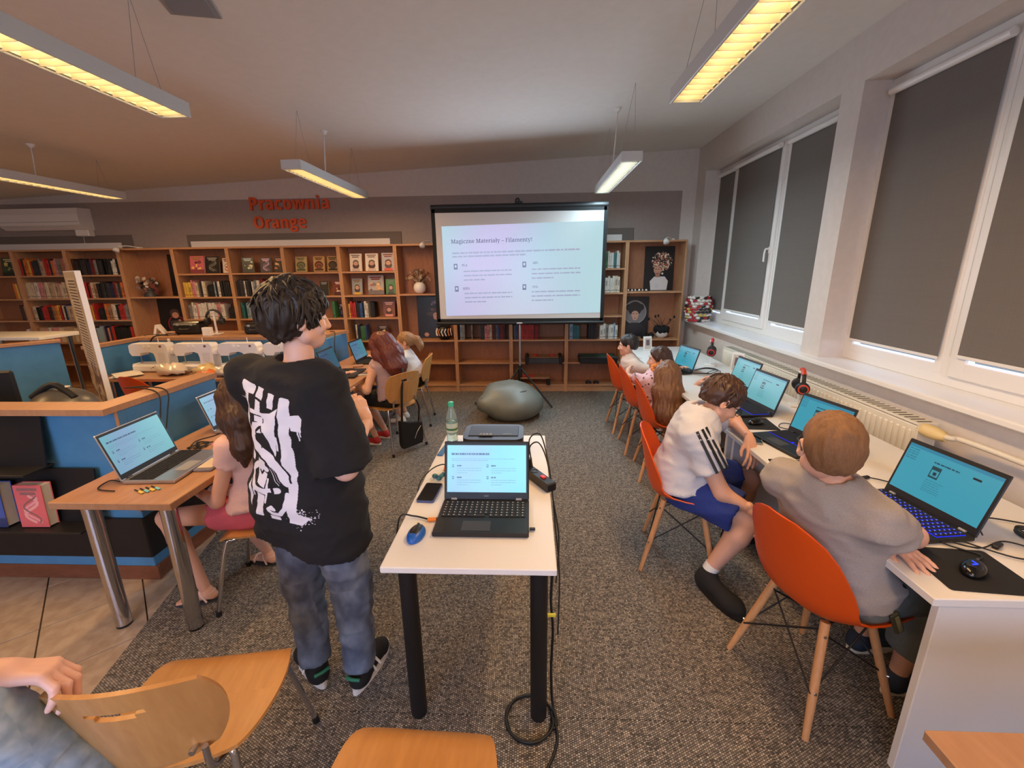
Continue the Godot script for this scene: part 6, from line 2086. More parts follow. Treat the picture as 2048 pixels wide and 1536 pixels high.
# ---------------------------------------------------------------- left side
func left_things() -> void:
	var Y := 0.7405
	# leaning poster board seen edge on
	var pb := thing("poster_board", "tall white board with brown printed face standing behind partition", "board", Vector3(-3.235, 0, -3.05))
	pb.rotation.y = PI - 0.645
	part(pb, "board", bx(Vector3(0.30, 0.87, 0), Vector3(0.60, 1.735, 0.034), 0.002), M.white)
	var pm := mat(Color.WHITE, 0.6)
	pm.albedo_texture = ImageTexture.create_from_image(manuscript())
	var c := MB.new()
	for s: int in [-1, 1]:
		c.face([Vector3(0.004, 0.01, s * 0.0177), Vector3(0.596, 0.01, s * 0.0177), Vector3(0.596, 1.73, s * 0.0177), Vector3(0.004, 1.73, s * 0.0177)], Vector3(0, 0, s), [Vector2(0, 1), Vector2(1, 1), Vector2(1, 0), Vector2(0, 0)])
	part(pb, "print", c, pm)
	# desk hidden behind the partition carries a machine and a monitor
	table("hidden_desk", "desk behind the low blue partition carrying the copier", Vector3(-4.1, 0.74, -2.95), Vector3(-2.45, 0.74, -2.25), 0.03, M.desk_wood, [Vector2(-4.0, -2.85), Vector2(-2.6, -2.85), Vector2(-4.0, -2.35), Vector2(-2.6, -2.35)], 0.022, M.steel)
	var pr := thing("printer", "dark grey rounded machine behind the low partition", "printer", Vector3(-3.07, Y, -2.58), 0.1)
	var f := Field.new(Vector3(-0.2, 0, -0.18), Vector3(0.2, 0.3, 0.18), 0.01)
	f.ell(Vector3(0, 0.11, 0), Vector3(0.185, 0.145, 0.165), 0.03)
	f.cut(Vector3(0, 0.002, 0), Vector3.DOWN)
	var fm := MB.new()
	f.nets(fm)
	part(pr, "body", fm, mat(c8(96, 94, 90), 0.35, 0.3))
	part(pr, "handle", tb(curve([Vector3(-0.12, 0.21, 0.06), Vector3(0.0, 0.285, 0.03), Vector3(0.13, 0.20, 0.05)]), 0.02, 8), M.black)
	part(pr, "tag", bx(Vector3(0.05, 0.268, 0.02), Vector3(0.06, 0.008, 0.035), 0.002), M.pages)
	var mo := thing("monitor", "black monitor edge at the left border behind the partition", "monitor", Vector3(-3.62, Y, -2.55), 0.2)
	part(mo, "panel", bx(Vector3(0, 0.22, 0), Vector3(0.5, 0.30, 0.03), 0.012), M.black)
	part(mo, "neck", bx(Vector3(0, 0.05, -0.02), Vector3(0.05, 0.10, 0.02), 0.003), M.black)
	part(mo, "base", bx(Vector3(0, 0.006, -0.02), Vector3(0.2, 0.012, 0.14), 0.004), M.black)
	# sewing machines
	var ml := ["leftmost white sewing machine with the black cord", "second white sewing machine from the left", "third white sewing machine behind the plastic bags", "rightmost white sewing machine next to the standing boy"]
	for i in 4:
		sewing_machine(ml[i], Vector3(-3.86 + i * 0.465, Y, -4.19))
	# heap of plastic bags and craft supplies on the sewing table
	var r := RandomNumberGenerator.new()
	r.seed = 71
	var bags := [["clear crumpled plastic bag left of the craft heap", -3.55, -4.02, c8(214, 200, 186), 0.16], ["yellow-tinted plastic bag in the craft heap", -3.22, -4.05, c8(226, 196, 130), 0.13], ["orange and white plastic bag at the table front", -3.12, -3.93, c8(236, 116, 40), 0.10], ["purple ribbon bag in the craft heap", -2.86, -4.06, c8(150, 84, 140), 0.11], ["grey clear bag under the ribbons", -2.92, -3.94, c8(190, 184, 180), 0.12], ["small blue bag beside the orange bag", -3.02, -3.93, c8(70, 104, 160), 0.05], ["white bag behind the orange bag", -3.04, -4.10, c8(226, 220, 214), 0.12]]
	for e in bags:
		var n := FastNoiseLite.new()
		n.seed = r.randi() % 1000
		n.frequency = 9.0
		n.fractal_octaves = 3
		var m := MB.new()
		var rad: float = e[4]
		m.ball(Vector3(0, rad * 0.30, 0), Vector3(rad, rad * 0.33, rad * 0.62), 26, 14)
		for k in m.v.size():
			var d := n.get_noise_3dv(m.v[k] * 1.6)
			m.v[k] += m.n[k] * d * rad * 0.42
			m.v[k].y = maxf(m.v[k].y, 0.0005)
		var mt := mat(e[3], 0.15)
		mt.clearcoat_enabled = true
		mt.clearcoat = 0.8
		solo("plastic_bag", m, mt, e[0], "bag", Vector3(e[1], Y, e[2]), r.randf_range(-0.4, 0.4), "craft supply bags")
	var rb := thing("tape_roll", "white and blue tape dispenser on the craft heap", "tape", Vector3(-2.72, Y + 0.02, -4.02), 0.3)
	part(rb, "strip", bx(Vector3(0, 0.09, 0), Vector3(0.30, 0.03, 0.035), 0.008), mat(c8(60, 140, 176), 0.4))
	part(rb, "rim", bx(Vector3(0, 0.108, 0), Vector3(0.31, 0.008, 0.04), 0.003), M.white)
	part(rb, "core", tb([Vector3(-0.1, 0.04, -0.03), Vector3(-0.1, 0.04, 0.03)], 0.05, 18), M.white)
	for i in 3:
		solo("magazine", bx(Vector3(0, 0.003, 0), Vector3(0.21, 0.006, 0.29), 0.001), mat([c8(214, 214, 220), c8(150, 166, 186), c8(226, 220, 210)][i], 0.4), ["bottom", "middle", "top"][i] + " magazine of the small stack left of the sewing machines", "magazine", Vector3(-4.02 + i * 0.02, Y + i * 0.0065, -4.02 + 0.02 * i), 0.5 + i * 0.2, "magazines on the sewing table")
	# things on the counter
	var C := 1.0505
	headset("headphones", "black headphones on white stand on the beech counter", Vector3(-3.50, C, -4.66), 0.1, M.dark_grey)
	solo("white_box", bx(Vector3(0, 0.045, 0), Vector3(0.085, 0.09, 0.06), 0.003), M.white, "small white box in front of the headphones", "box", Vector3(-3.52, C, -4.55), 0.1)
	for e in [["black plastic case on the counter left of the headphones", Vector3(-3.84, C, -4.72), 0.30, 0.14], ["black open case on the counter right of the headphones", Vector3(-3.03, C, -4.70), 0.26, 0.12]]:
		var t := thing("equipment_case", e[0], "case", e[1], 0.05, "black cases on the counter")
		var w: float = e[2]
		var h: float = e[3]
		part(t, "body", bx(Vector3(0, h * 0.45, 0), Vector3(w, h * 0.9, 0.18), 0.02), M.black)
		part(t, "lid", bx(Vector3(0, h * 0.92, -0.02), Vector3(w * 0.96, h * 0.14, 0.15), 0.015), M.black_gloss)
		for s: int in [-1, 1]:
			part(t, "latch", bx(Vector3(s * w * 0.25, h * 0.8, 0.092), Vector3(0.03, 0.025, 0.006), 0.002), M.grey)
		part(t, "handle", tb(curve([Vector3(-0.05, h * 0.5, 0.09), Vector3(-0.04, h * 0.45, 0.115), Vector3(0.04, h * 0.45, 0.115), Vector3(0.05, h * 0.5, 0.09)]), 0.006, 6), M.dark_grey)
	var st := thing("phone_stand", "white wedge phone stand at the counter's left end", "stand", Vector3(-4.13, C, -4.62), 0.2)
	var wm := MB.new()
	wm.xf = Transform3D(Basis(), Vector3(0, 0, -0.03))
	wm.extrude(PackedVector2Array([Vector2(-0.05, 0), Vector2(-0.025, 0), Vector2(0.0, 0.085), Vector2(0.06, 0.0), Vector2(0.085, 0.0), Vector2(0.015, 0.115), Vector2(-0.015, 0.115)]), 0.06)
	part(st, "wedge", wm, M.white)
	solo("wire_bundle", tb(curve([Vector3(-0.2, 0.006, 0), Vector3(-0.1, 0.02, 0.04), Vector3(0.0, 0.01, -0.03), Vector3(0.1, 0.03, 0.02), Vector3(0.2, 0.006, 0)]), 0.005, 6), M.dark_grey, "loose dark leads at the counter's left end", "cable", Vector3(-4.05, C, -4.55))
	solo("wood_offcut", bx(Vector3(0, 0.02, 0), Vector3(0.09, 0.04, 0.06), 0.004), M.desk_wood, "small wooden block beside the left black case", "block", Vector3(-3.98, C, -4.60), 0.4)
	wire("power_cable", "black cord hanging over the counter edge by leftmost sewing machine", [Vector3(-3.98, C + 0.01, -4.55), Vector3(-4.02, C + 0.012, -4.42), Vector3(-4.06, 0.98, -4.395), Vector3(-4.02, 0.9, -4.39)], 0.007)
	solo("white_plug", bx(Vector3(0, 0, 0), Vector3(0.03, 0.075, 0.02), 0.005), M.white, "white plug hanging on the blue counter panel", "plug", Vector3(-3.87, 1.0, -4.425))
	for i in 2:
		wire("power_cable", ["left", "right"][i] + " one of two black cords hanging over the low partition cap", [Vector3(-2.40 + i * 0.03, 1.055, -2.36 - i * 0.02), Vector3(-2.26 + i * 0.02, 1.066, -2.32 - i * 0.03), Vector3(-2.125, 1.04, -2.28 - i * 0.06), Vector3(-2.105, 0.93, -2.24 - i * 0.05), Vector3(-2.09, 0.80, -2.18 - i * 0.04), Vector3(-2.06, 0.75, -2.14)], 0.004)
	wire("power_cable", "black cord over the counter's right end above the dark laptop", [Vector3(-2.25, C + 0.01, -4.75), Vector3(-2.14, C + 0.012, -4.62), Vector3(-2.10, 0.98, -4.50), Vector3(-2.09, 0.82, -4.45)], 0.005)
	# things on the near beech desk
	var knot := []
	for i in 22:
		knot.append(Vector3(-1.90 + sin(i * 1.9) * 0.045, Y + 0.006 + 0.006 * absf(sin(i * 1.1)), -2.23 + cos(i * 1.45) * 0.05))
	wire("power_cable", "tangled black laptop cable on the near beech desk", knot, 0.003)
	wire("power_cable", "black cable running along the near beech desk", [Vector3(-1.93, Y + 0.004, -2.18), Vector3(-1.98, Y + 0.004, -2.30), Vector3(-1.93, Y + 0.004, -2.40), Vector3(-1.95, Y + 0.004, -2.50)], 0.003)
	wire("power_cable", "short black cable at the silver laptop's left corner", [Vector3(-1.95, Y + 0.012, -1.78), Vector3(-2.02, Y + 0.006, -1.80), Vector3(-2.0, Y + 0.006, -1.72), Vector3(-1.90, Y + 0.006, -1.70)], 0.003)
	var sq := MB.new()
	for i in 5:
		var a := TAU * i / 5
		sq.ball(Vector3(cos(a) * 0.016, 0.012, sin(a) * 0.016), Vector3(0.014, 0.012, 0.014), 10, 6)
	solo("pink_toy", sq, mat(c8(236, 150, 170), 0.5), "small pink squishy toy on the near beech desk", "toy", Vector3(-1.80, Y, -2.24))
	solo("card_stack", bx(Vector3(0, 0.006, 0), Vector3(0.09, 0.012, 0.16), 0.003), mat(c8(120, 116, 124), 0.4), "grey phone-like case lying beside the silver laptop", "case", Vector3(-1.655, Y, -1.99), 0.1)
	solo("sticker_sheet", bx(Vector3(0, 0.0135, 0), Vector3(0.07, 0.002, 0.12), 0.0005), mat(c8(214, 196, 170), 0.5), "patterned card lying on the grey case", "card", Vector3(-1.655, Y, -1.99), 0.1)
	solo("paper_slip", bx(Vector3(0, 0.001, 0), Vector3(0.05, 0.002, 0.15), 0.0005), M.paper, "white paper slip behind the pink toy", "paper", Vector3(-1.76, Y, -2.36), 0.2)
	solo("scissors_case", bx(Vector3(0, 0.006, 0), Vector3(0.03, 0.010, 0.12), 0.003), mat(c8(130, 50, 48), 0.5), "dark red pen case near the second silver laptop", "pen case", Vector3(-1.82, Y, -2.42), 0.5)
	for i in 4:
		var hp := thing("hair_pin", ["first", "second", "third", "fourth"][i] + " striped hair pin from the left on the near desk corner", "hair pin", Vector3(-1.79 + i * 0.016, Y, -1.705 - i * 0.012), 1.15, "striped hair pins")
		part(hp, "pin", bx(Vector3(0, 0.003, 0), Vector3(0.006, 0.006, 0.075), 0.002), M.black)
		part(hp, "wing", bx(Vector3(0, 0.0045, 0.02), Vector3(0.013, 0.007, 0.035), 0.003), mat([c8(226, 196, 84), c8(120, 196, 206)][i % 2], 0.4))
	# things on the girls' desk
	solo("wooden_piece", bx(Vector3(0, 0.012, 0), Vector3(0.10, 0.022, 0.05), 0.004), M.desk_wood, "small wooden piece on the girls' desk", "block", Vector3(-1.80, Y, -4.33), 0.4)
	for i in 2:
		solo("marker_pen", tb([Vector3(-0.07, 0.006, 0), Vector3(0.07, 0.006, 0)], 0.006, 8), [M.white, M.grey][i], ["white", "grey"][i] + " pen on the girls' desk", "pen", Vector3(-1.62, Y, -3.95 - i * 0.06), 0.3 + i * 0.5, "pens on the girls' desk")
	# shoulder bag hung on the red haired girl's chair
	var bg := thing("shoulder_bag", "black shoulder bag hanging from the red haired girl's chair", "bag", Vector3(-1.175, 0.0, -3.885), atan2(0.80, 0.60))
	var bm := MB.new()
	bm.xf = Transform3D(Basis(), Vector3(0, 0, 0.0))
	bm.extrude(PackedVector2Array([Vector2(-0.11, 0.06), Vector2(0.11, 0.06), Vector2(0.125, 0.1), Vector2(0.12, 0.27), Vector2(-0.02, 0.30), Vector2(-0.12, 0.34), Vector2(-0.125, 0.1)]), 0.05)
	part(bg, "pouch", bm, M.black)
	part(bg, "strap", tb(curve([Vector3(-0.10, 0.32, 0.03), Vector3(-0.075, 0.60, 0.03), Vector3(-0.04, 0.806, 0.02), Vector3(-0.02, 0.812, -0.03), Vector3(0.0, 0.75, -0.04)]), 0.011, 6), M.black)
	part(bg, "strap", tb(curve([Vector3(0.10, 0.27, 0.02), Vector3(0.11, 0.42, 0.03), Vector3(0.09, 0.50, 0.02)]), 0.008, 6), M.black)
	part(bg, "zip", tb(curve([Vector3(0.02, 0.13, 0.053), Vector3(0.05, 0.19, 0.055), Vector3(0.10, 0.24, 0.053)]), 0.004, 6), M.silver)

func manuscript() -> Image:
	var im := Image.create(128, 384, false, Image.FORMAT_RGB8)
	im.fill(Color8(196, 170, 132))
	var r := RandomNumberGenerator.new()
	r.seed = 8
	for i in 70:
		disc(im, Vector2(r.randf() * 128, r.randf() * 384), r.randf_range(4, 20), Color8(196, 170, 132).lerp(Color8(120, 84, 58), r.randf() * 0.7))
	for blk in [[20, 10, 90, 150], [10, 210, 60, 120], [70, 230, 50, 90], [30, 340, 80, 40]]:
		im.fill_rect(Rect2i(blk[0], blk[1], blk[2], blk[3]), Color8(206, 186, 150))
		var y: int = blk[1] + 4
		while y < blk[1] + blk[3] - 4:
			im.fill_rect(Rect2i(blk[0] + 4, y, blk[2] - 8 - r.randi() % 14, 2), Color8(90, 66, 48))
			y += 5
	for i in 30:
		var p := Vector2(r.randf() * 128, 160 + r.randf() * 60)
		disc(im, p, r.randf_range(3, 9), Color8(110, 78, 58))
	return im

func sewing_machine(label: String, at: Vector3) -> void:
	var t := thing("sewing_machine", label, "sewing machine", at, 0.0, "white sewing machines")
	if not kit.has("sew_m"):
		kit.sew_m = mat(c8(232, 230, 230), 0.3)
		var prof := PackedVector2Array([Vector2(-0.20, 0.0), Vector2(0.19, 0.0), Vector2(0.20, 0.02), Vector2(0.20, 0.26), Vector2(0.18, 0.288), Vector2(-0.17, 0.288), Vector2(-0.198, 0.27), Vector2(-0.20, 0.20), Vector2(-0.18, 0.165), Vector2(-0.10, 0.165), Vector2(-0.085, 0.195), Vector2(0.01, 0.205), Vector2(0.05, 0.19), Vector2(0.06, 0.15), Vector2(0.06, 0.085), Vector2(-0.19, 0.085), Vector2(-0.20, 0.075)])
		var b := MB.new()
		b.xf = Transform3D(Basis(), Vector3(0, 0, -0.055))
		b.extrude(prof, 0.11)
		b.xf = Transform3D()
		b.box(Vector3(0.0, 0.04, 0.01), Vector3(0.37, 0.07, 0.15), 0.012)
		b.box(Vector3(0.005, 0.284, 0), Vector3(0.35, 0.014, 0.10), 0.006)
		kit.sew = b.mesh()
	part(t, "body", kit.sew, kit.sew_m)
	part(t, "hand_wheel", tb([Vector3(0.20, 0.20, 0), Vector3(0.235, 0.20, 0)], 0.034, 16), kit.sew_m)
	for i in 2:
		part(t, "dial", tb([Vector3(-0.04 + i * 0.05, 0.255, 0.055), Vector3(-0.04 + i * 0.05, 0.255, 0.066)], 0.017, 14), M.white_gloss)
	part(t, "badge", tb([Vector3(0.135, 0.262, 0.055), Vector3(0.135, 0.262, 0.058)], 0.012, 12), mat(c8(120, 70, 100), 0.4))
	part(t, "needle_bar", tb([Vector3(-0.14, 0.165, 0), Vector3(-0.14, 0.10, 0)], 0.005, 6), M.silver)
	part(t, "presser_foot", bx(Vector3(-0.14, 0.094, 0.005), Vector3(0.02, 0.008, 0.03), 0.002), M.silver)
	for i in 8:
		part(t, "stitch_mark", bx(Vector3(0.13, 0.10 + i * 0.013, 0.0557), Vector3(0.075, 0.0022, 0.001)), M.grey)
	for i in 6:
		part(t, "print_dot", tb([Vector3(0.02 + i * 0.022, 0.04 + 0.012 * (i % 3) + i * 0.001, 0.085), Vector3(0.02 + i * 0.022, 0.04 + 0.012 * (i % 3) + i * 0.001, 0.0862)], 0.004 + 0.002 * (i % 2), 8), M.dark_grey)
	part(t, "thread_pin", tb([Vector3(0.08, 0.288, 0), Vector3(0.08, 0.34, 0)], 0.003, 6), M.white)

# ---------------------------------------------------------------- people
# head: face towards +z, up +y, about 0.23 high
func head_mesh() -> MB:
	if kit.has("head"):
		return kit.head
	var f := Field.new(Vector3(-0.10, -0.19, -0.12), Vector3(0.10, 0.13, 0.14), 0.005)
	f.ell(Vector3(0, 0.032, -0.012), Vector3(0.075, 0.084, 0.092), 0.02)
	f.ell(Vector3(0, -0.03, 0.028), Vector3(0.058, 0.083, 0.062), 0.03)
	f.ell(Vector3(0, -0.082, 0.056), Vector3(0.026, 0.022, 0.026), 0.03)
	f.cap(Vector3(-0.048, -0.06, 0.01), Vector3(0.048, -0.06, 0.01), 0.022, 0.022, 0.03)
	for s: int in [-1, 1]:
		f.ell(Vector3(s * 0.036, -0.028, 0.066), Vector3(0.022, 0.022, 0.018), 0.02)      # cheek
		f.ell(Vector3(s * 0.032, 0.004, 0.094), Vector3(0.017, 0.011, 0.012), 0.012, Basis(), true)
		f.cap(Vector3(s * 0.012, 0.022, 0.086), Vector3(s * 0.046, 0.020, 0.074), 0.007, 0.006, 0.012)
	f.cap(Vector3(0, 0.008, 0.088), Vector3(0, -0.030, 0.104), 0.007, 0.011, 0.012)
	f.ell(Vector3(0, -0.034, 0.095), Vector3(0.016, 0.008, 0.012), 0.008)
	f.ell(Vector3(0, -0.056, 0.084), Vector3(0.021, 0.006, 0.009), 0.006)
	f.ell(Vector3(0, -0.067, 0.083), Vector3(0.018, 0.006, 0.008), 0.006)
	for s: int in [-1, 1]:
		var b := Basis(Vector3(0, 1, 0), s * 0.35)
		f.ell(Vector3(s * 0.081, -0.008, -0.008), Vector3(0.010, 0.031, 0.019), 0.008, b)
		f.ell(Vector3(s * 0.090, -0.004, -0.004), Vector3(0.006, 0.018, 0.010), 0.006, b, true)
	var m := MB.new()
	f.nets(m)
	kit.head = m
	return m

# right hand: fingers along +y, palm towards +z, thumb on +x; curl in radians at each joint
func hand_mesh(curl: float, spread: float, cell: float) -> MB:
	var key := "hand%.2f_%.2f_%.4f" % [curl, spread, cell]
	if kit.has(key):
		return kit[key]
	var f := Field.new(Vector3(-0.07, -0.05, -0.04), Vector3(0.09, 0.20, 0.11), cell)
	var xs := [0.028, 0.0095, -0.0095, -0.027]
	var ln := [0.040, 0.045, 0.041, 0.032]
	for i in 4:
		var k := Vector3(xs[i] * 1.02, 0.078 - absf(i - 1.2) * 0.004, 0)
		f.cap(Vector3(xs[i] * 0.7, 0.0, 0), k, 0.0135, 0.0105, 0.012)
		var dir := Vector3(spread * (1.4 - i) * 0.16, 1, 0).normalized()
		var a := 0.0
		var p := k
		for j in 3:
			a += curl * [0.8, 1.0, 0.7][j]
			var d := Vector3(dir.x * cos(a), cos(a), sin(a)).normalized()
			var q: Vector3 = p + d * (ln[i] as float) * [1.0, 0.68, 0.55][j]
			f.cap(p, q, [0.0095, 0.0086, 0.0078][j], [0.0086, 0.0078, 0.0066][j], 0.004)
			p = q
	f.cap(Vector3(0, -0.03, 0), Vector3(0, 0.01, 0), 0.023, 0.024, 0.02)
	f.cap(Vector3(0.015, 0.012, 0.006), Vector3(0.042, 0.045, 0.018), 0.016, 0.0115, 0.014)
	f.cap(Vector3(0.042, 0.045, 0.018), Vector3(0.052, 0.073, 0.022 + curl * 0.02), 0.0108, 0.0096, 0.005)
	f.cap(Vector3(0.052, 0.073, 0.022 + curl * 0.02), Vector3(0.052, 0.096, 0.024 + curl * 0.03), 0.0094, 0.0078, 0.005)
	var m := MB.new()
	f.nets(m)
	kit[key] = m
	return m

func frame(y_dir: Vector3, z_hint: Vector3, at: Vector3, sc := 1.0, mirror := false) -> Transform3D:
	var y := y_dir.normalized()
	var x := y.cross(z_hint).normalized()
	var z := x.cross(y).normalized()
	return Transform3D(Basis((-x if mirror else x) * sc, y * sc, z * sc), at)

# shoe pointing along -z from the heel at the origin, 0.27 long
func shoe_parts() -> void:
	if kit.has("upper"):
		return
	var f := Field.new(Vector3(-0.06, 0, -0.30), Vector3(0.06, 0.13, 0.04), 0.006)
	f.cap(Vector3(0, 0.045, -0.035), Vector3(0, 0.075, -0.055), 0.038, 0.042, 0.02)
	f.cap(Vector3(0, 0.05, -0.06), Vector3(-0.004, 0.035, -0.20), 0.042, 0.034, 0.03)
	f.ell(Vector3(-0.004, 0.032, -0.205), Vector3(0.044, 0.034, 0.062), 0.03)
	f.cut(Vector3(0, 0.112, -0.05), Vector3(0, 1, -0.12))
	f.cut(Vector3(0, 0.022, 0), Vector3.DOWN)
	var m := MB.new()
	f.nets(m)
	kit.upper = m
	var s := MB.new()
	s.xf = Transform3D(Basis(Vector3.RIGHT, PI / 2), Vector3(0, 0.030, 0))
	var o := PackedVector2Array()
	for i in 28:
		var a := TAU * i / 28
		var z := -0.133 + 0.140 * -cos(a)
		var w := 0.036 + 0.013 * clampf((-z - 0.05) / 0.2, 0, 1)
		o.append(Vector2(sin(a) * w * (1.0 if absf(sin(a)) < 0.8 else 1.0), z))
	s.extrude(o, 0.030)
	kit.sole = s

func shoe(t: Node, heel: Vector3, dir: Vector3, sc: float, up_m: Material, sole_m: Material, stripe: Material = null) -> void:
	shoe_parts()
	var d := Vector3(dir.x, 0, dir.z).normalized()
	var xf := Transform3D(Basis(Vector3.UP.cross(-d).normalized() * sc, Vector3.UP * sc, -d * sc), heel)
	var a := MB.new()
	a.add_xf(kit.upper, xf)
	var up := part(t, "shoe", a, up_m)
	var b := MB.new()
	b.add_xf(kit.sole, xf)
	part(up, "sole", b, sole_m)
	if stripe:
		for k in 2:
			var c := MB.new()
			c.xf = xf
			for s: int in [-1, 1]:
				c.tube([Vector3(s * 0.047, 0.035, -0.10 - k * 0.035), Vector3(s * 0.030, 0.080, -0.085 - k * 0.035), Vector3(0, 0.092, -0.09 - k * 0.03)], 0.006, 5)
			part(up, "shoe_stripe", c, stripe)
		var l := MB.new()
		l.xf = xf
		l.tube([Vector3(-0.03, 0.085, 0.0), Vector3(0, 0.09, 0.008), Vector3(0.03, 0.085, 0.0)], 0.008, 6)
		part(up, "heel_tab", l, mat(c8(40, 120, 92), 0.5))

# hair in head axes: a cap with the face left free; extra strands as tapered chains [[points], [radii]]
func hair(t: Node, hx: Transform3D, m: Material, puff: float, low: float, chains: Array, locks: int, sd: int, cell := 0.006, front := 0.0) -> void:
	var lo := Vector3(-0.13, -0.14, -0.15)
	var hi := Vector3(0.13, 0.17, 0.13)
	for c in chains:
		for p: Vector3 in c[0]:
			lo = lo.min(p - Vector3.ONE * 0.07)
			hi = hi.max(p + Vector3.ONE * 0.07)
	var f := Field.new(lo, hi, cell)
	f.ell(Vector3(0, 0.038, -0.014), Vector3(0.079 + puff, 0.086 + puff, 0.095 + puff), 0.02)
	f.ell(Vector3(0, 0.0 , -0.045), Vector3(0.072 + puff * 0.8, 0.075 + puff, 0.058 + puff), 0.03)
	f.ell(Vector3(0, -0.055 + front, 0.105), Vector3(0.080, 0.118, 0.085), 0.02, Basis(), true)
	f.cut(Vector3(0, low, -0.06), Vector3(0, -1, 0.35))
	for s: int in [-1, 1]:
		f.ell(Vector3(s * 0.098, -0.028, 0.004), Vector3(0.03, 0.042, 0.030), 0.012, Basis(), true)
	for c in chains:
		for i in c[0].size() - 1:
			f.cap(c[0][i], c[0][i + 1], c[1][i], c[1][i + 1], 0.055)
	var mb := MB.new()
	f.nets(mb)
	var n := FastNoiseLite.new()
	n.seed = sd
	n.frequency = 22.0
	n.fractal_octaves = 2
	for i in mb.v.size():
		mb.v[i] += mb.n[i] * (n.get_noise_3dv(mb.v[i] * Vector3(1.6, 0.35, 1.6)) * (0.006 + puff * 0.22))
	mb.recalc()
	var r := RandomNumberGenerator.new()
	r.seed = sd
	for i in locks:
		var th := r.randf() * TAU
		var ph := acos(r.randf_range(-0.15, 1.0))
		var d := Vector3(sin(ph) * cos(th), cos(ph), sin(ph) * sin(th))
		if d.z > 0.62 and d.y < 0.55 + front * 4.0:
			continue
		var base := Vector3(0, 0.035, -0.016)
		var rad := Vector3(0.077 + puff, 0.084 + puff, 0.093 + puff)
		var p0 := base + d * rad * 0.96
		var down := (Vector3(0, -1, 0) + Vector3(r.randf_range(-0.7, 0.7), 0.3, r.randf_range(-0.3, 0.7))).normalized()
		down = (down - d * down.dot(d)).normalized()
		var L := r.randf_range(0.03, 0.06) + puff * 0.7
		var p1 := p0 + down * L * 0.5 + d * 0.004
		var p2 := p0 + down * L + d * r.randf_range(-0.014, 0.003)
		var g := r.randf_range(0.005, 0.010)
		mb.tube([p0, p1, p2], [g, g * 0.85, 0.001], 5)
	var w := MB.new()
	w.add_xf(mb, hx)
	part(t, "hair", w, m)

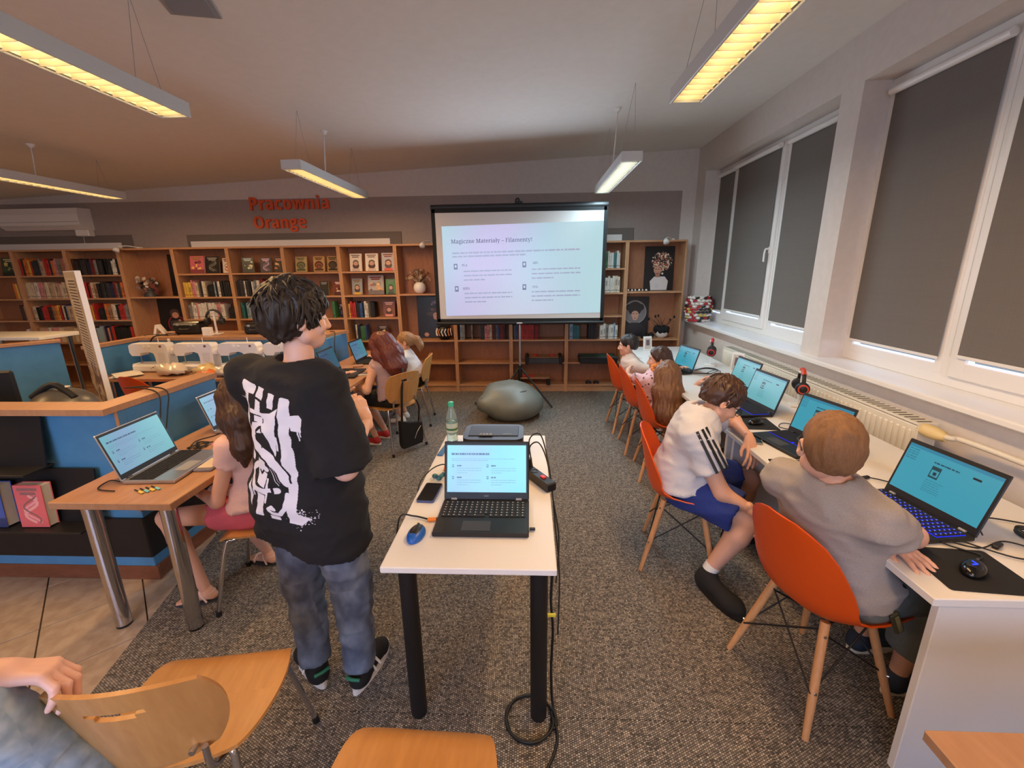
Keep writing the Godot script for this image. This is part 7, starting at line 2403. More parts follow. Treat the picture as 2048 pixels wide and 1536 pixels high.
# J: joints in world space; C: clothes and looks
func person(label: String, J: Dictionary, C: Dictionary, group := "children in the room") -> Node3D:
	var base: Vector3 = J.base
	var t := thing("person", label, "person", base)
	var sc: float = C.get("scale", 1.0)
	var cell: float = C.get("cell", 0.014)
	var P := {}
	for k in J:
		if J[k] is Vector3:
			P[k] = (J[k] as Vector3) - base
	var up: Vector3 = (P.neck - P.pelvis).normalized()
	var rt: Vector3 = (P.shR - P.shL).normalized()
	var fw: Vector3 = up.cross(rt).normalized()     # the way the chest faces
	rt = fw.cross(up).normalized()
	var tb3 := Basis(rt, up, -fw)
	var chest: Vector3 = P.pelvis.lerp(P.neck, 0.68)
	var belly: Vector3 = P.pelvis.lerp(P.neck, 0.32)
	var lo := Vector3.ONE * 9
	var hi := Vector3.ONE * -9
	for k in P:
		if k != "base" and not k.begins_with("toe"):
			lo = lo.min(P[k] - Vector3.ONE * 0.17 * sc)
			hi = hi.max(P[k] + Vector3.ONE * 0.17 * sc)
	var fat: float = C.get("fat", 1.0)
	# body
	var f := Field.new(lo, hi, cell)
	f.ell(chest, Vector3(0.135, 0.17, 0.085) * sc * Vector3(fat, 1, fat), 0.04, tb3)
	f.ell(belly, Vector3(0.120, 0.15, 0.080) * sc * Vector3(fat, 1, fat), 0.04, tb3)
	f.cap(P.shL, P.shR, 0.045 * sc, 0.045 * sc, 0.05)
	f.cap(P.neck - up * 0.03, P.head - up * 0.02, 0.050 * sc, 0.046 * sc, 0.03)
	for s: String in ["L", "R"]:
		if P.has("el" + s):
			f.cap(P["sh" + s], P["el" + s], 0.043 * sc * fat, 0.035 * sc * fat, 0.03)
			f.cap(P["el" + s], P["wr" + s], 0.036 * sc * fat, 0.023 * sc, 0.02)
		f.cap(P["hip" + s], P["kn" + s], 0.072 * sc * fat, 0.050 * sc * fat, 0.03)
		f.cap(P["kn" + s], P["kn" + s].lerp(P["an" + s], 0.3), 0.048 * sc * fat, 0.049 * sc * fat, 0.02)
		f.cap(P["kn" + s].lerp(P["an" + s], 0.3), P["an" + s], 0.049 * sc * fat, 0.031 * sc, 0.02)
	var body := MB.new()
	f.nets(body)
	# head
	var hf: Vector3 = J.face.normalized()
	var hu: Vector3 = (J.get("headup", up) as Vector3)
	var hr := hu.cross(hf).normalized()
	hu = hf.cross(hr).normalized()
	var hs: float = C.get("head", 1.0)
	var hx := Transform3D(Basis(hr * hs, hu * hs, hf * hs), P.head)
	body.add_xf(head_mesh(), hx)
	# hands
	var hc := 0.0045 if cell < 0.017 else 0.007
	for s: String in ["L", "R"]:
		if P.has("el" + s):
			var d: Vector3 = P["wr" + s] - P["el" + s]
			if J.has("hand" + s):
				d = J["hand" + s]
			var palm: Vector3 = J.get("palm" + s, Vector3.DOWN)
			body.add_xf(hand_mesh(C.get("curl" + s, 0.35), 1.0, hc), frame(d, palm, P["wr" + s] + d.normalized() * 0.012, sc * C.get("handscale", 0.95), s == "L"))
	var bp := part(t, "body", body, C.skin)
	# eyes, brows and mouth
	var ey := MB.new()
	var ir := MB.new()
	var br := MB.new()
	for s: int in [-1, 1]:
		ey.xf = hx
		ir.xf = hx
		br.xf = hx
		ey.ball(Vector3(s * 0.032, 0.003, 0.0745), Vector3(0.0125, 0.009, 0.0115), 10, 8)
		ir.ball(Vector3(s * 0.032, 0.003, 0.0815), Vector3(0.0056, 0.0066, 0.005), 8, 6)
		br.tube([Vector3(s * 0.016, 0.026, 0.0895), Vector3(s * 0.032, 0.030, 0.0865), Vector3(s * 0.047, 0.025, 0.0765)], [0.003, 0.0034, 0.002], 5)
	part(bp, "eyes", ey, M.white_gloss)
	part(bp, "irises", ir, mat(c8(60, 42, 34), 0.2))
	part(bp, "eyebrows", br, C.hair)
	var mo := MB.new()
	mo.xf = hx
	mo.ball(Vector3(0, -0.0615, 0.0875), Vector3(0.019, 0.0045, 0.0055), 10, 6)
	part(bp, "lips", mo, mat(c8(186, 106, 98), 0.5))
	# top
	var loose: float = C.get("loose", 0.022) * sc
	if C.has("shirt"):
		var g := Field.new(lo, hi, cell)
		g.ell(chest + up * 0.0, (Vector3(0.135, 0.17, 0.085) * Vector3(fat, 1, fat)) * sc + Vector3.ONE * loose, 0.05, tb3)
		g.ell(belly, (Vector3(0.122, 0.16, 0.084) * Vector3(fat, 1, fat)) * sc + Vector3.ONE * loose, 0.06, tb3)
		g.cap(P.shL, P.shR, 0.046 * sc + loose * 0.6, 0.046 * sc + loose * 0.6, 0.06)
		var hem: float = C.get("hem", 0.0)
		var hp: Vector3 = P.pelvis - up * hem
		g.cap(P.hipL + up * 0.07, hp + (P.hipL - P.pelvis) * 1.15, 0.085 * sc * fat + loose * 0.7, 0.100 * sc * fat + loose * 0.7, 0.06)
		g.cap(P.hipR + up * 0.07, hp + (P.hipR - P.pelvis) * 1.15, 0.085 * sc * fat + loose * 0.7, 0.100 * sc * fat + loose * 0.7, 0.06)
		g.ell(P.pelvis + up * 0.02, Vector3(0.132, 0.12, 0.102) * sc * Vector3(fat, 1, fat) + Vector3.ONE * loose, 0.05, tb3)
		g.cut(hp, -up + fw * C.get("hemtilt", 0.0))
		var sl: float = C.get("sleeve", 0.62)
		for s: String in ["L", "R"]:
			if P.has("el" + s) and sl > 0.0:
				var a: Vector3 = P["sh" + s]
				var b: Vector3 = a.lerp(P["el" + s], minf(sl, 1.0))
				if sl > 1.0:
					g.cap(a, P["el" + s], 0.050 * sc * fat + loose * 0.5, 0.046 * sc * fat + loose, 0.03)
					g.cap(P["el" + s], P["el" + s].lerp(P["wr" + s], sl - 1.0), 0.046 * sc * fat + loose, 0.040 * sc + loose, 0.02, true)
				else:
					g.cap(a, b, 0.052 * sc * fat + loose * 0.5, 0.046 * sc * fat + loose * C.get("cuff", 1.0), 0.035, true)
		g.ell(P.neck + up * 0.04 * sc, Vector3(0.062, 0.055, 0.060) * sc * C.get("collar", 1.0), 0.012, tb3, true)
		var sm := MB.new()
		g.nets(sm)
		folds(sm, C.get("seed", 3), 0.010)
		if C.has("print"):
			for i in sm.v.size():
				var q: Vector3 = sm.v[i] - chest
				var tv := 0.225 - q.dot(up) / 0.80
				if sm.n[i].dot(fw) < 0.15:
					sm.uv[i] = Vector2(q.dot(rt) / 0.64 + 0.39, tv)
				else:
					sm.uv[i] = Vector2(-0.5 if q.dot(rt) < 0.0 else 1.5, tv)
		var so := part(t, "shirt", sm, C.shirt)
		if C.has("stripes"):
			for k in 3:
				for s: String in ["L", "R"]:
					var a: Vector3 = P["sh" + s]
					var b: Vector3 = a.lerp(P["el" + s], sl)
					var ax := (b - a).normalized()
					var outw := (rt * (1.0 if s == "R" else -1.0) + up * 0.25).normalized()
					outw = (outw - ax * outw.dot(ax)).normalized()
					var side := ax.cross(outw)
					var st := MB.new()
					var ang: float = (k - 1) * 0.36 + C.get("stripe_turn", 0.0)
					var dd := outw * cos(ang) + side * sin(ang)
					var tt := ax.cross(dd).normalized()
					var rows := []
					for i in 8:
						var u := -0.10 + 1.09 * i / 7.0
						var rr: float = lerpf(0.052 * sc * fat + loose * 0.5, 0.046 * sc * fat + loose * C.get("cuff", 1.0), maxf(u, 0.0)) + 0.006
						var row := []
						for j in 3:
							row.append(a + (b - a) * u + dd * rr + tt * (j - 1) * 0.0075)
						rows.append(row)
					st.shell(rows, 0.004)
					part(so, "sleeve_stripe", st, C.stripes)
	# bottom
	if C.has("pants"):
		var g := Field.new(lo, hi, cell)
		var ln: float = C.get("leg", 0.9)      # 1 = to the knee, 2 = to the ankle
		var pl: float = C.get("pant_loose", 0.02) * sc
		g.ell(P.pelvis, Vector3(0.116, 0.09, 0.086) * sc * Vector3(fat, 1, fat) + Vector3.ONE * pl * 0.7, 0.05, tb3)
		for s: String in ["L", "R"]:
			var h: Vector3 = P["hip" + s]
			var k: Vector3 = P["kn" + s]
			if ln <= 1.0:
				g.cap(h, h.lerp(k, ln), 0.076 * sc * fat + pl, lerpf(0.074, 0.055, ln) * sc * fat + pl * 1.3, 0.03, true)
			else:
				g.cap(h, k, 0.076 * sc * fat + pl, 0.054 * sc * fat + pl, 0.03)
				g.cap(k, k.lerp(P["an" + s], ln - 1.0), 0.054 * sc * fat + pl, 0.042 * sc + pl * 1.2, 0.03, true)
		var pm := MB.new()
		g.nets(pm)
		folds(pm, C.get("seed", 3) + 5, C.get("pant_fold", 0.010))
		part(t, "trousers" if ln > 1.0 else "shorts", pm, C.pants)
	# hair
	if C.has("hair"):
		hair(t, hx, C.hair, C.get("puff", 0.01), C.get("low", -0.06), C.get("chains", []), C.get("locks", 40), C.get("seed", 3), 0.006 if cell < 0.017 else 0.009, C.get("front", 0.0))
	if C.has("glasses"):
		var gl := MB.new()
		gl.xf = hx
		for s: int in [-1, 1]:
			var ring := []
			for i in 17:
				var a := TAU * i / 16
				ring.append(Vector3(s * 0.033 + cos(a) * 0.025, 0.0 + sin(a) * 0.019, 0.101 - absf(cos(a)) * 0.002))
			gl.tube(ring, 0.0019, 5)
			gl.tube([Vector3(s * 0.058, 0.006, 0.098), Vector3(s * 0.083, 0.008, 0.04), Vector3(s * 0.086, 0.008, -0.01), Vector3(s * 0.084, -0.012, -0.03)], 0.0022, 5)
		gl.tube([Vector3(-0.009, 0.004, 0.102), Vector3(0, 0.008, 0.106), Vector3(0.009, 0.004, 0.102)], 0.002, 5)
		part(t, "glasses", gl, C.glasses)
	for s: String in ["L", "R"]:
		if P.has("toe" + s):
			var hl := Vector3(P["an" + s].x, C.get("floor_y", 0.0) - base.y + 0.0, P["an" + s].z)
			var dr: Vector3 = P["toe" + s] - hl
			dr.y = 0
			hl -= dr.normalized() * 0.055 * sc
			if C.has("sandal"):
				sandal(t, hl, dr, sc * C.get("shoescale", 0.85), C.skin, C.sandal)
			else:
				shoe(t, hl, dr, sc * C.get("shoescale", 0.95), C.get("shoe", M.black_matt), C.get("sole", M.black), C.get("shoe_stripe", null))
			if C.has("sock"):
				part(t, "sock", tb([P["an" + s] + Vector3(0, -0.02, 0), P["an" + s].lerp(P["kn" + s], 0.10), P["an" + s].lerp(P["kn" + s], 0.17)], [0.036 * sc, 0.038 * sc, 0.040 * sc], 14), C.sock)
	return t

func folds(m: MB, sd: int, amp: float) -> void:
	var n := FastNoiseLite.new()
	n.seed = sd
	n.frequency = 4.5
	n.fractal_type = FastNoiseLite.FRACTAL_RIDGED
	n.fractal_octaves = 2
	for i in m.v.size():
		m.v[i] += m.n[i] * (n.get_noise_3dv(m.v[i] * Vector3(0.8, 1.9, 0.8)) * amp - amp * 0.2)
	m.recalc()

func sandal(t: Node, heel: Vector3, dir: Vector3, sc: float, skin: Material, strap: Material) -> void:
	shoe_parts()
	var d := Vector3(dir.x, 0, dir.z).normalized()
	var xf := Transform3D(Basis(Vector3.UP.cross(-d).normalized() * sc, Vector3.UP * sc, -d * sc), heel)
	if not kit.has("foot"):
		var f := Field.new(Vector3(-0.06, 0, -0.30), Vector3(0.06, 0.12, 0.04), 0.006)
		f.cap(Vector3(0, 0.05, -0.02), Vector3(0, 0.10, -0.055), 0.030, 0.032, 0.02)
		f.cap(Vector3(0, 0.06, -0.06), Vector3(0, 0.035, -0.19), 0.036, 0.028, 0.03)
		for i in 5:
			var x := -0.032 + i * 0.016
			f.cap(Vector3(x * 0.9, 0.032, -0.19), Vector3(x, 0.026, -0.245 + 0.006 * absf(i - 1)), 0.012, 0.009, 0.006)
		f.cut(Vector3(0, 0.018, 0), Vector3.DOWN)
		var m := MB.new()
		f.nets(m)
		kit.foot = m
	var a := MB.new()
	a.add_xf(kit.foot, xf)
	part(t, "foot", a, skin)
	var b := MB.new()
	b.xf = xf * Transform3D(Basis.from_scale(Vector3(1, 0.6, 1)), Vector3.ZERO)
	b.add_xf(kit.sole, b.xf)
	var so := part(t, "sandal", b, M.dark_grey)
	var s := MB.new()
	s.xf = xf
	s.tube(curve([Vector3(-0.040, 0.02, -0.17), Vector3(-0.015, 0.066, -0.165), Vector3(0.02, 0.064, -0.16), Vector3(0.040, 0.02, -0.15)]), 0.007, 6)
	s.tube(curve([Vector3(-0.040, 0.02, -0.05), Vector3(-0.025, 0.085, -0.09), Vector3(0.02, 0.085, -0.09), Vector3(0.040, 0.02, -0.05)]), 0.007, 6)
	s.tube(curve([Vector3(-0.034, 0.075, -0.06), Vector3(-0.02, 0.082, -0.015), Vector3(0.02, 0.082, -0.015), Vector3(0.034, 0.075, -0.06)]), 0.006, 6)
	part(so, "strap", s, strap)

# white graffiti-like print on black cloth; drawn in the print's own units
func print_image() -> Image:
	var W := 512
	var H := 732
	var im := Image.create(W, H, false, Image.FORMAT_RGB8)
	var bk := Color8(22, 22, 27)
	im.fill(bk)
	var wh := Color8(226, 222, 232)
	var s := Vector2(0.42, 0.42)
	var o := Vector2(100, 180) - Vector2(70, 150)
	var T := func(a: Array) -> Array:
		var r := []
		for i in range(0, a.size(), 2):
			r.append((Vector2(a[i], a[i + 1]) - o) * s)
		return r
	var P := func(a: Array) -> void:
		fill_poly(im, T.call(a), wh)
	var S := func(a: Array, r: float, c: Color) -> void:
		stroke(im, T.call(a), r * 0.42, c)
	P.call([203, 225, 215, 212, 355, 212, 368, 225, 370, 280, 305, 288, 300, 330, 290, 330, 285, 290, 240, 290, 225, 310, 212, 290])
	P.call([245, 285, 310, 290, 335, 560, 355, 800, 345, 830, 310, 830, 290, 600, 250, 400])
	P.call([393, 222, 400, 212, 465, 214, 472, 295, 397, 288])
	P.call([400, 305, 462, 310, 470, 392, 402, 396])
	P.call([405, 425, 490, 420, 488, 465, 410, 470])
	P.call([520, 230, 530, 222, 578, 225, 582, 245, 578, 335, 526, 335])
	P.call([625, 310, 560, 365, 490, 385, 345, 392, 335, 405, 350, 422, 470, 412, 500, 430, 500, 500, 540, 580, 560, 640, 600, 705, 608, 540, 620, 350])
	P.call([500, 400, 535, 400, 540, 450, 505, 450])
	P.call([625, 235, 640, 225, 695, 225, 707, 240, 700, 350, 770, 325, 795, 350, 780, 460, 715, 458, 702, 430, 720, 600, 742, 800, 770, 1110, 845, 1150, 800, 1215, 712, 1215, 700, 980, 690, 880, 650, 760, 640, 560, 630, 350])
	P.call([425, 762, 515, 768, 517, 806, 425, 800])
	P.call([425, 835, 530, 860, 522, 975, 440, 960])
	P.call([450, 1035, 530, 1035, 540, 1190, 530, 1202, 465, 1200])
	P.call([322, 985, 385, 1040, 388, 1185, 350, 1172])
	P.call([590, 1170, 655, 1172, 660, 1205, 592, 1205])
	P.call([560, 780, 640, 900, 630, 930, 550, 810])
	S.call([480, 500, 410, 520, 368, 580, 385, 640, 470, 690, 560, 730, 640, 800, 690, 880], 40.0, wh)
	S.call([470, 500, 430, 540, 450, 590, 490, 590], 10.0, bk)
	S.call([480, 490, 500, 540, 490, 590], 6.0, bk)
	S.call([336, 640, 400, 715, 500, 750, 560, 800, 640, 920], 8.0, bk)
	S.call([520, 640, 620, 720, 700, 830, 712, 880], 6.0, bk)
	S.call([520, 825, 420, 822, 352, 880, 352, 960, 420, 1010, 520, 1005, 620, 970], 24.0, wh)
	S.call([540, 900, 545, 1080], 9.0, wh)
	S.call([405, 1010, 408, 1075], 11.0, wh)
	S.call([690, 980, 695, 1090, 660, 1150, 610, 1150, 585, 1118, 605, 1098, 625, 1110], 15.0, wh)
	S.call([450, 860, 470, 880, 490, 850], 8.0, bk)
	S.call([480, 600, 482, 660], 5.0, bk)
	S.call([560, 900, 590, 1010, 560, 1010], 10.0, bk)
	S.call([755, 450, 757, 530], 5.0, wh)
	S.call([770, 450, 770, 495], 5.0, wh)
	S.call([612, 540, 615, 640], 9.0, wh)
	for st in [[185, 408, 68, 28], [258, 540, 42, 18]]:
		var pts := []
		for i in 10:
			var a := -PI / 2 + TAU * i / 10 + 0.1
			var rr: float = st[2] if i % 2 == 0 else st[3]
			pts.append_array([st[0] + cos(a) * rr, st[1] + sin(a) * rr])
		P.call(pts)
	var r := RandomNumberGenerator.new()
	r.seed = 2
	for i in 150:
		var q := Vector2(800, 1150) + Vector2(r.randfn(0, 45), r.randfn(0, 40))
		disc(im, (q - o) * s, r.randf_range(0.6, 2.2), wh)
	return im

func skin(a: int, b: int, c: int) -> StandardMaterial3D:
	var m := mat(c8(a, b, c), 0.5)
	return m

func strands(a: Color, b: Color, rough: float, sd: int) -> StandardMaterial3D:
	return textured(wood_image(a, b, 60.0, 5.0, sd), rough, Vector3.ONE * 4.0)

func cloth(c: Color, sd: int) -> StandardMaterial3D:
	var m := textured(speckle_image(c.darkened(0.05), c.lightened(0.05), 64, 0.3, sd), 0.9, Vector3.ONE * 9.0)
	return m

func people() -> void:
	var hair_black := strands(c8(24, 18, 16), c8(52, 40, 34), 0.5, 201)
	var hair_brown := strands(c8(50, 32, 25), c8(86, 58, 44), 0.48, 202)
	var hair_red := strands(c8(84, 36, 30), c8(126, 60, 48), 0.45, 203)
	var hair_blond := strands(c8(124, 90, 60), c8(178, 140, 100), 0.5, 204)
	var hair_light := strands(c8(92, 60, 38), c8(152, 108, 72), 0.45, 205)
	var hair_buzz := strands(c8(104, 72, 46), c8(146, 106, 70), 0.75, 206)
	var sk1 := skin(232, 184, 164)
	var sk2 := skin(222, 168, 140)
	# the standing boy, seen from behind
	var pr := mat(Color.WHITE, 0.92)
	pr.albedo_texture = ImageTexture.create_from_image(print_image())
	pr.texture_repeat = false
	var denim := textured(speckle_image(c8(78, 87, 106), c8(120, 131, 150), 128, 0.03, 51, 0.9), 0.85, Vector3(3, 2, 3))
	person("boy standing in black printed T-shirt and blue jeans, seen from behind", {
		"base": Vector3(-0.83, 0, -1.44), "pelvis": Vector3(-0.885, 0.86, -1.46), "neck": Vector3(-0.808, 1.395, -1.45), "head": Vector3(-0.805, 1.550, -1.465),
		"shL": Vector3(-1.055, 1.325, -1.535), "shR": Vector3(-0.705, 1.325, -1.37), "elL": Vector3(-1.00, 1.06, -1.68), "wrL": Vector3(-0.93, 1.10, -1.80), "elR": Vector3(-0.648, 1.035, -1.36), "wrR": Vector3(-0.650, 1.13, -1.585),
		"hipL": Vector3(-0.925, 0.84, -1.49), "hipR": Vector3(-0.765, 0.84, -1.43), "knL": Vector3(-0.955, 0.46, -1.50), "knR": Vector3(-0.735, 0.46, -1.47), "anL": Vector3(-0.915, 0.085, -1.435), "anR": Vector3(-0.72, 0.085, -1.425),
		"toeL": Vector3(-1.07, 0, -1.58), "toeR": Vector3(-0.675, 0, -1.68), "face": Vector3(0.75, -0.06, -0.66), "headup": Vector3(0.0, 1, 0.02), "handR": Vector3(-0.35, 0.85, -0.25), "palmR": Vector3(-0.8, -0.2, -0.3), "palmL": Vector3(0, 0, 1)},
		{"skin": sk1, "hair": hair_black, "shirt": pr, "print": true, "pants": denim, "leg": 1.97, "hem": 0.15, "collar": 1.25, "loose": 0.042, "sleeve": 0.98, "cuff": 1.15, "pant_loose": 0.016, "pant_fold": 0.009, "cell": 0.011, "puff": 0.022, "low": -0.075, "locks": 190, "front": -0.02, "head": 0.98,
		"shoe": M.black_matt, "sole": M.white, "shoe_stripe": M.white, "shoescale": 0.98, "seed": 11, "curlR": 0.85, "fat": 1.16})
	# girl in pink shorts, left of him
	person("girl in pale pink top and coral shorts sitting at the beech desk", {
		"base": Vector3(-1.45, 0, -1.98), "pelvis": Vector3(-1.42, 0.535, -2.0), "neck": Vector3(-1.44, 0.945, -2.0), "head": Vector3(-1.45, 1.105, -2.01),
		"shL": Vector3(-1.455, 0.89, -1.88), "shR": Vector3(-1.46, 0.89, -2.14), "elL": Vector3(-1.545, 0.615, -1.84), "wrL": Vector3(-1.72, 0.625, -1.93), "elR": Vector3(-1.60, 0.66, -2.2), "wrR": Vector3(-1.74, 0.64, -2.05),
		"hipL": Vector3(-1.44, 0.515, -1.92), "hipR": Vector3(-1.44, 0.515, -2.08), "knL": Vector3(-1.85, 0.505, -1.87), "knR": Vector3(-1.80, 0.49, -2.16), "anL": Vector3(-1.735, 0.085, -1.87), "anR": Vector3(-1.58, 0.09, -2.18),
		"toeL": Vector3(-1.92, 0, -1.83), "toeR": Vector3(-1.75, 0, -2.22), "face": Vector3(-0.72, -0.35, -0.5), "palmL": Vector3(0, -0.2, -1), "palmR": Vector3(0, -0.2, 1)},
		{"skin": sk2, "hair": hair_brown, "shirt": cloth(c8(232, 190, 180), 3), "pants": cloth(c8(222, 98, 112), 4), "leg": 0.45, "hem": -0.02, "loose": 0.016, "sleeve": 0.35, "cell": 0.012, "scale": 0.90, "puff": 0.008, "locks": 30, "head": 0.93,
		"chains": [[[Vector3(0.045, 0.0, -0.07), Vector3(0.075, -0.12, -0.08), Vector3(0.09, -0.26, -0.06), Vector3(0.10, -0.36, -0.03)], [0.05, 0.05, 0.045, 0.012]], [[Vector3(-0.045, 0.0, -0.07), Vector3(-0.06, -0.12, -0.09), Vector3(-0.05, -0.28, -0.08), Vector3(-0.05, -0.36, -0.06)], [0.05, 0.05, 0.045, 0.012]], [[Vector3(0.085, 0.02, 0.0), Vector3(0.095, -0.1, 0.01), Vector3(0.10, -0.25, 0.0), Vector3(0.11, -0.33, 0.02)], [0.03, 0.035, 0.035, 0.01]]],
		"sandal": mat(c8(226, 196, 184), 0.5), "seed": 21, "curlL": 0.5})
	# red haired girl
	person("red haired girl in mauve sleeveless top bending over the far beech desk", {
		"base": Vector3(-1.37, 0, -4), "pelvis": Vector3(-1.34, 0.53, -4), "neck": Vector3(-1.445, 0.875, -4.02), "head": Vector3(-1.43, 1.02, -4.02),
		"shL": Vector3(-1.47, 0.83, -3.89), "shR": Vector3(-1.51, 0.83, -4.15), "elL": Vector3(-1.51, 0.64, -3.77), "wrL": Vector3(-1.69, 0.70, -3.85), "elR": Vector3(-1.63, 0.70, -4.21), "wrR": Vector3(-1.73, 0.75, -4.03),
		"hipL": Vector3(-1.35, 0.51, -3.92), "hipR": Vector3(-1.37, 0.51, -4.07), "knL": Vector3(-1.73, 0.50, -4.03), "knR": Vector3(-1.73, 0.50, -4.19), "anL": Vector3(-1.57, 0.09, -4.03), "anR": Vector3(-1.53, 0.09, -4.21),
		"toeL": Vector3(-1.72, 0, -4.07), "toeR": Vector3(-1.69, 0, -4.25), "face": Vector3(-0.8, -0.5, -0.45), "palmL": Vector3(0, -1, 0), "palmR": Vector3(0, -1, 0)},
		{"skin": sk2, "hair": hair_red, "shirt": cloth(c8(178, 150, 152), 5), "pants": M.black_matt, "leg": 0.6, "hem": 0.0, "loose": 0.014, "sleeve": 0.0, "cell": 0.018, "scale": 0.92, "fat": 1.12, "head": 0.98, "puff": 0.010, "locks": 20,
		"chains": [[[Vector3(0.03, 0.02, -0.08), Vector3(0.055, -0.12, -0.10), Vector3(0.075, -0.26, -0.085), Vector3(0.08, -0.33, -0.06)], [0.06, 0.06, 0.055, 0.02]], [[Vector3(-0.04, 0.02, -0.08), Vector3(-0.05, -0.12, -0.10), Vector3(-0.04, -0.26, -0.09), Vector3(-0.04, -0.32, -0.07)], [0.055, 0.055, 0.045, 0.02]], [[Vector3(0.08, 0.02, 0.02), Vector3(0.092, -0.08, 0.02), Vector3(0.095, -0.2, -0.01)], [0.03, 0.035, 0.02]], [[Vector3(0.0, 0.02, -0.09), Vector3(0.0, -0.12, -0.115), Vector3(0.02, -0.26, -0.105), Vector3(0.02, -0.34, -0.08)], [0.055, 0.06, 0.055, 0.025]]],
		"seed": 31, "shoe": M.red, "sole": M.white, "shoescale": 0.85})
	# girl in white shirt
	person("girl with fair ponytail in white shirt at the far beech desk", {
		"base": Vector3(-1.3, 0, -4.72), "pelvis": Vector3(-1.28, 0.53, -4.73), "neck": Vector3(-1.415, 0.815, -4.73), "head": Vector3(-1.40, 0.935, -4.73),
		"shL": Vector3(-1.4, 0.765, -4.61), "shR": Vector3(-1.41, 0.765, -4.85), "elL": Vector3(-1.57, 0.66, -4.57), "wrL": Vector3(-1.71, 0.75, -4.65), "elR": Vector3(-1.58, 0.66, -4.9), "wrR": Vector3(-1.7, 0.76, -4.83),
		"hipL": Vector3(-1.3, 0.51, -4.66), "hipR": Vector3(-1.3, 0.51, -4.8), "knL": Vector3(-1.65, 0.50, -4.66), "knR": Vector3(-1.65, 0.50, -4.82), "anL": Vector3(-1.49, 0.09, -4.66), "anR": Vector3(-1.49, 0.09, -4.82),
		"toeL": Vector3(-1.68, 0, -4.66), "toeR": Vector3(-1.68, 0, -4.82), "face": Vector3(-0.98, -0.18, 0.1), "palmL": Vector3(0, -1, 0), "palmR": Vector3(0, -1, 0)},
		{"skin": sk2, "hair": hair_blond, "shirt": cloth(c8(226, 226, 228), 6), "pants": M.black_matt, "leg": 0.9, "hem": 0.0, "loose": 0.02, "sleeve": 0.8, "cell": 0.018, "scale": 0.88, "head": 0.93, "puff": 0.004, "locks": 10, "low": -0.05,
		"chains": [[[Vector3(0, 0.03, -0.10), Vector3(0, 0.01, -0.15), Vector3(0.0, -0.07, -0.17), Vector3(0.0, -0.15, -0.15)], [0.02, 0.03, 0.03, 0.008]]], "seed": 41, "shoescale": 0.85, "shoe": M.white, "sole": M.grey})
	# boy furthest along the window desks
	person("boy in cream T-shirt furthest along the window desks, looking left", {
		"base": Vector3(1.08, 0, -4.54), "pelvis": Vector3(1.07, 0.51, -4.54), "neck": Vector3(1.06, 0.775, -4.55), "head": Vector3(1.035, 0.915, -4.55),
		"shL": Vector3(1.12, 0.72, -4.68), "shR": Vector3(1.10, 0.72, -4.42), "elL": Vector3(1.28, 0.66, -4.74), "wrL": Vector3(1.36, 0.755, -4.62), "elR": Vector3(1.27, 0.66, -4.38), "wrR": Vector3(1.36, 0.755, -4.46),
		"hipL": Vector3(1.09, 0.50, -4.62), "hipR": Vector3(1.09, 0.50, -4.47), "knL": Vector3(1.42, 0.49, -4.62), "knR": Vector3(1.42, 0.49, -4.46), "anL": Vector3(1.36, 0.09, -4.62), "anR": Vector3(1.36, 0.09, -4.46),
		"toeL": Vector3(1.55, 0, -4.62), "toeR": Vector3(1.55, 0, -4.46), "face": Vector3(-0.95, -0.08, -0.25), "headup": Vector3(0, 1, 0), "palmL": Vector3(0, -1, 0), "palmR": Vector3(0, -1, 0)},
		{"skin": sk2, "hair": hair_black, "shirt": cloth(c8(224, 204, 188), 7), "pants": M.dark_grey, "leg": 0.9, "hem": -0.01, "loose": 0.026, "sleeve": 0.85, "cell": 0.018, "scale": 0.86, "head": 0.95, "puff": 0.006, "low": -0.04, "locks": 30, "seed": 51, "shoescale": 0.85})
	# girl in dotted blouse
	var dots := Image.create(64, 64, false, Image.FORMAT_RGB8)
	dots.fill(Color8(220, 180, 184))
	for q in [[10, 12], [42, 8], [26, 34], [56, 40], [8, 52], [40, 58]]:
		disc(dots, Vector2(q[0], q[1]), 4.2, Color8(70, 44, 56))
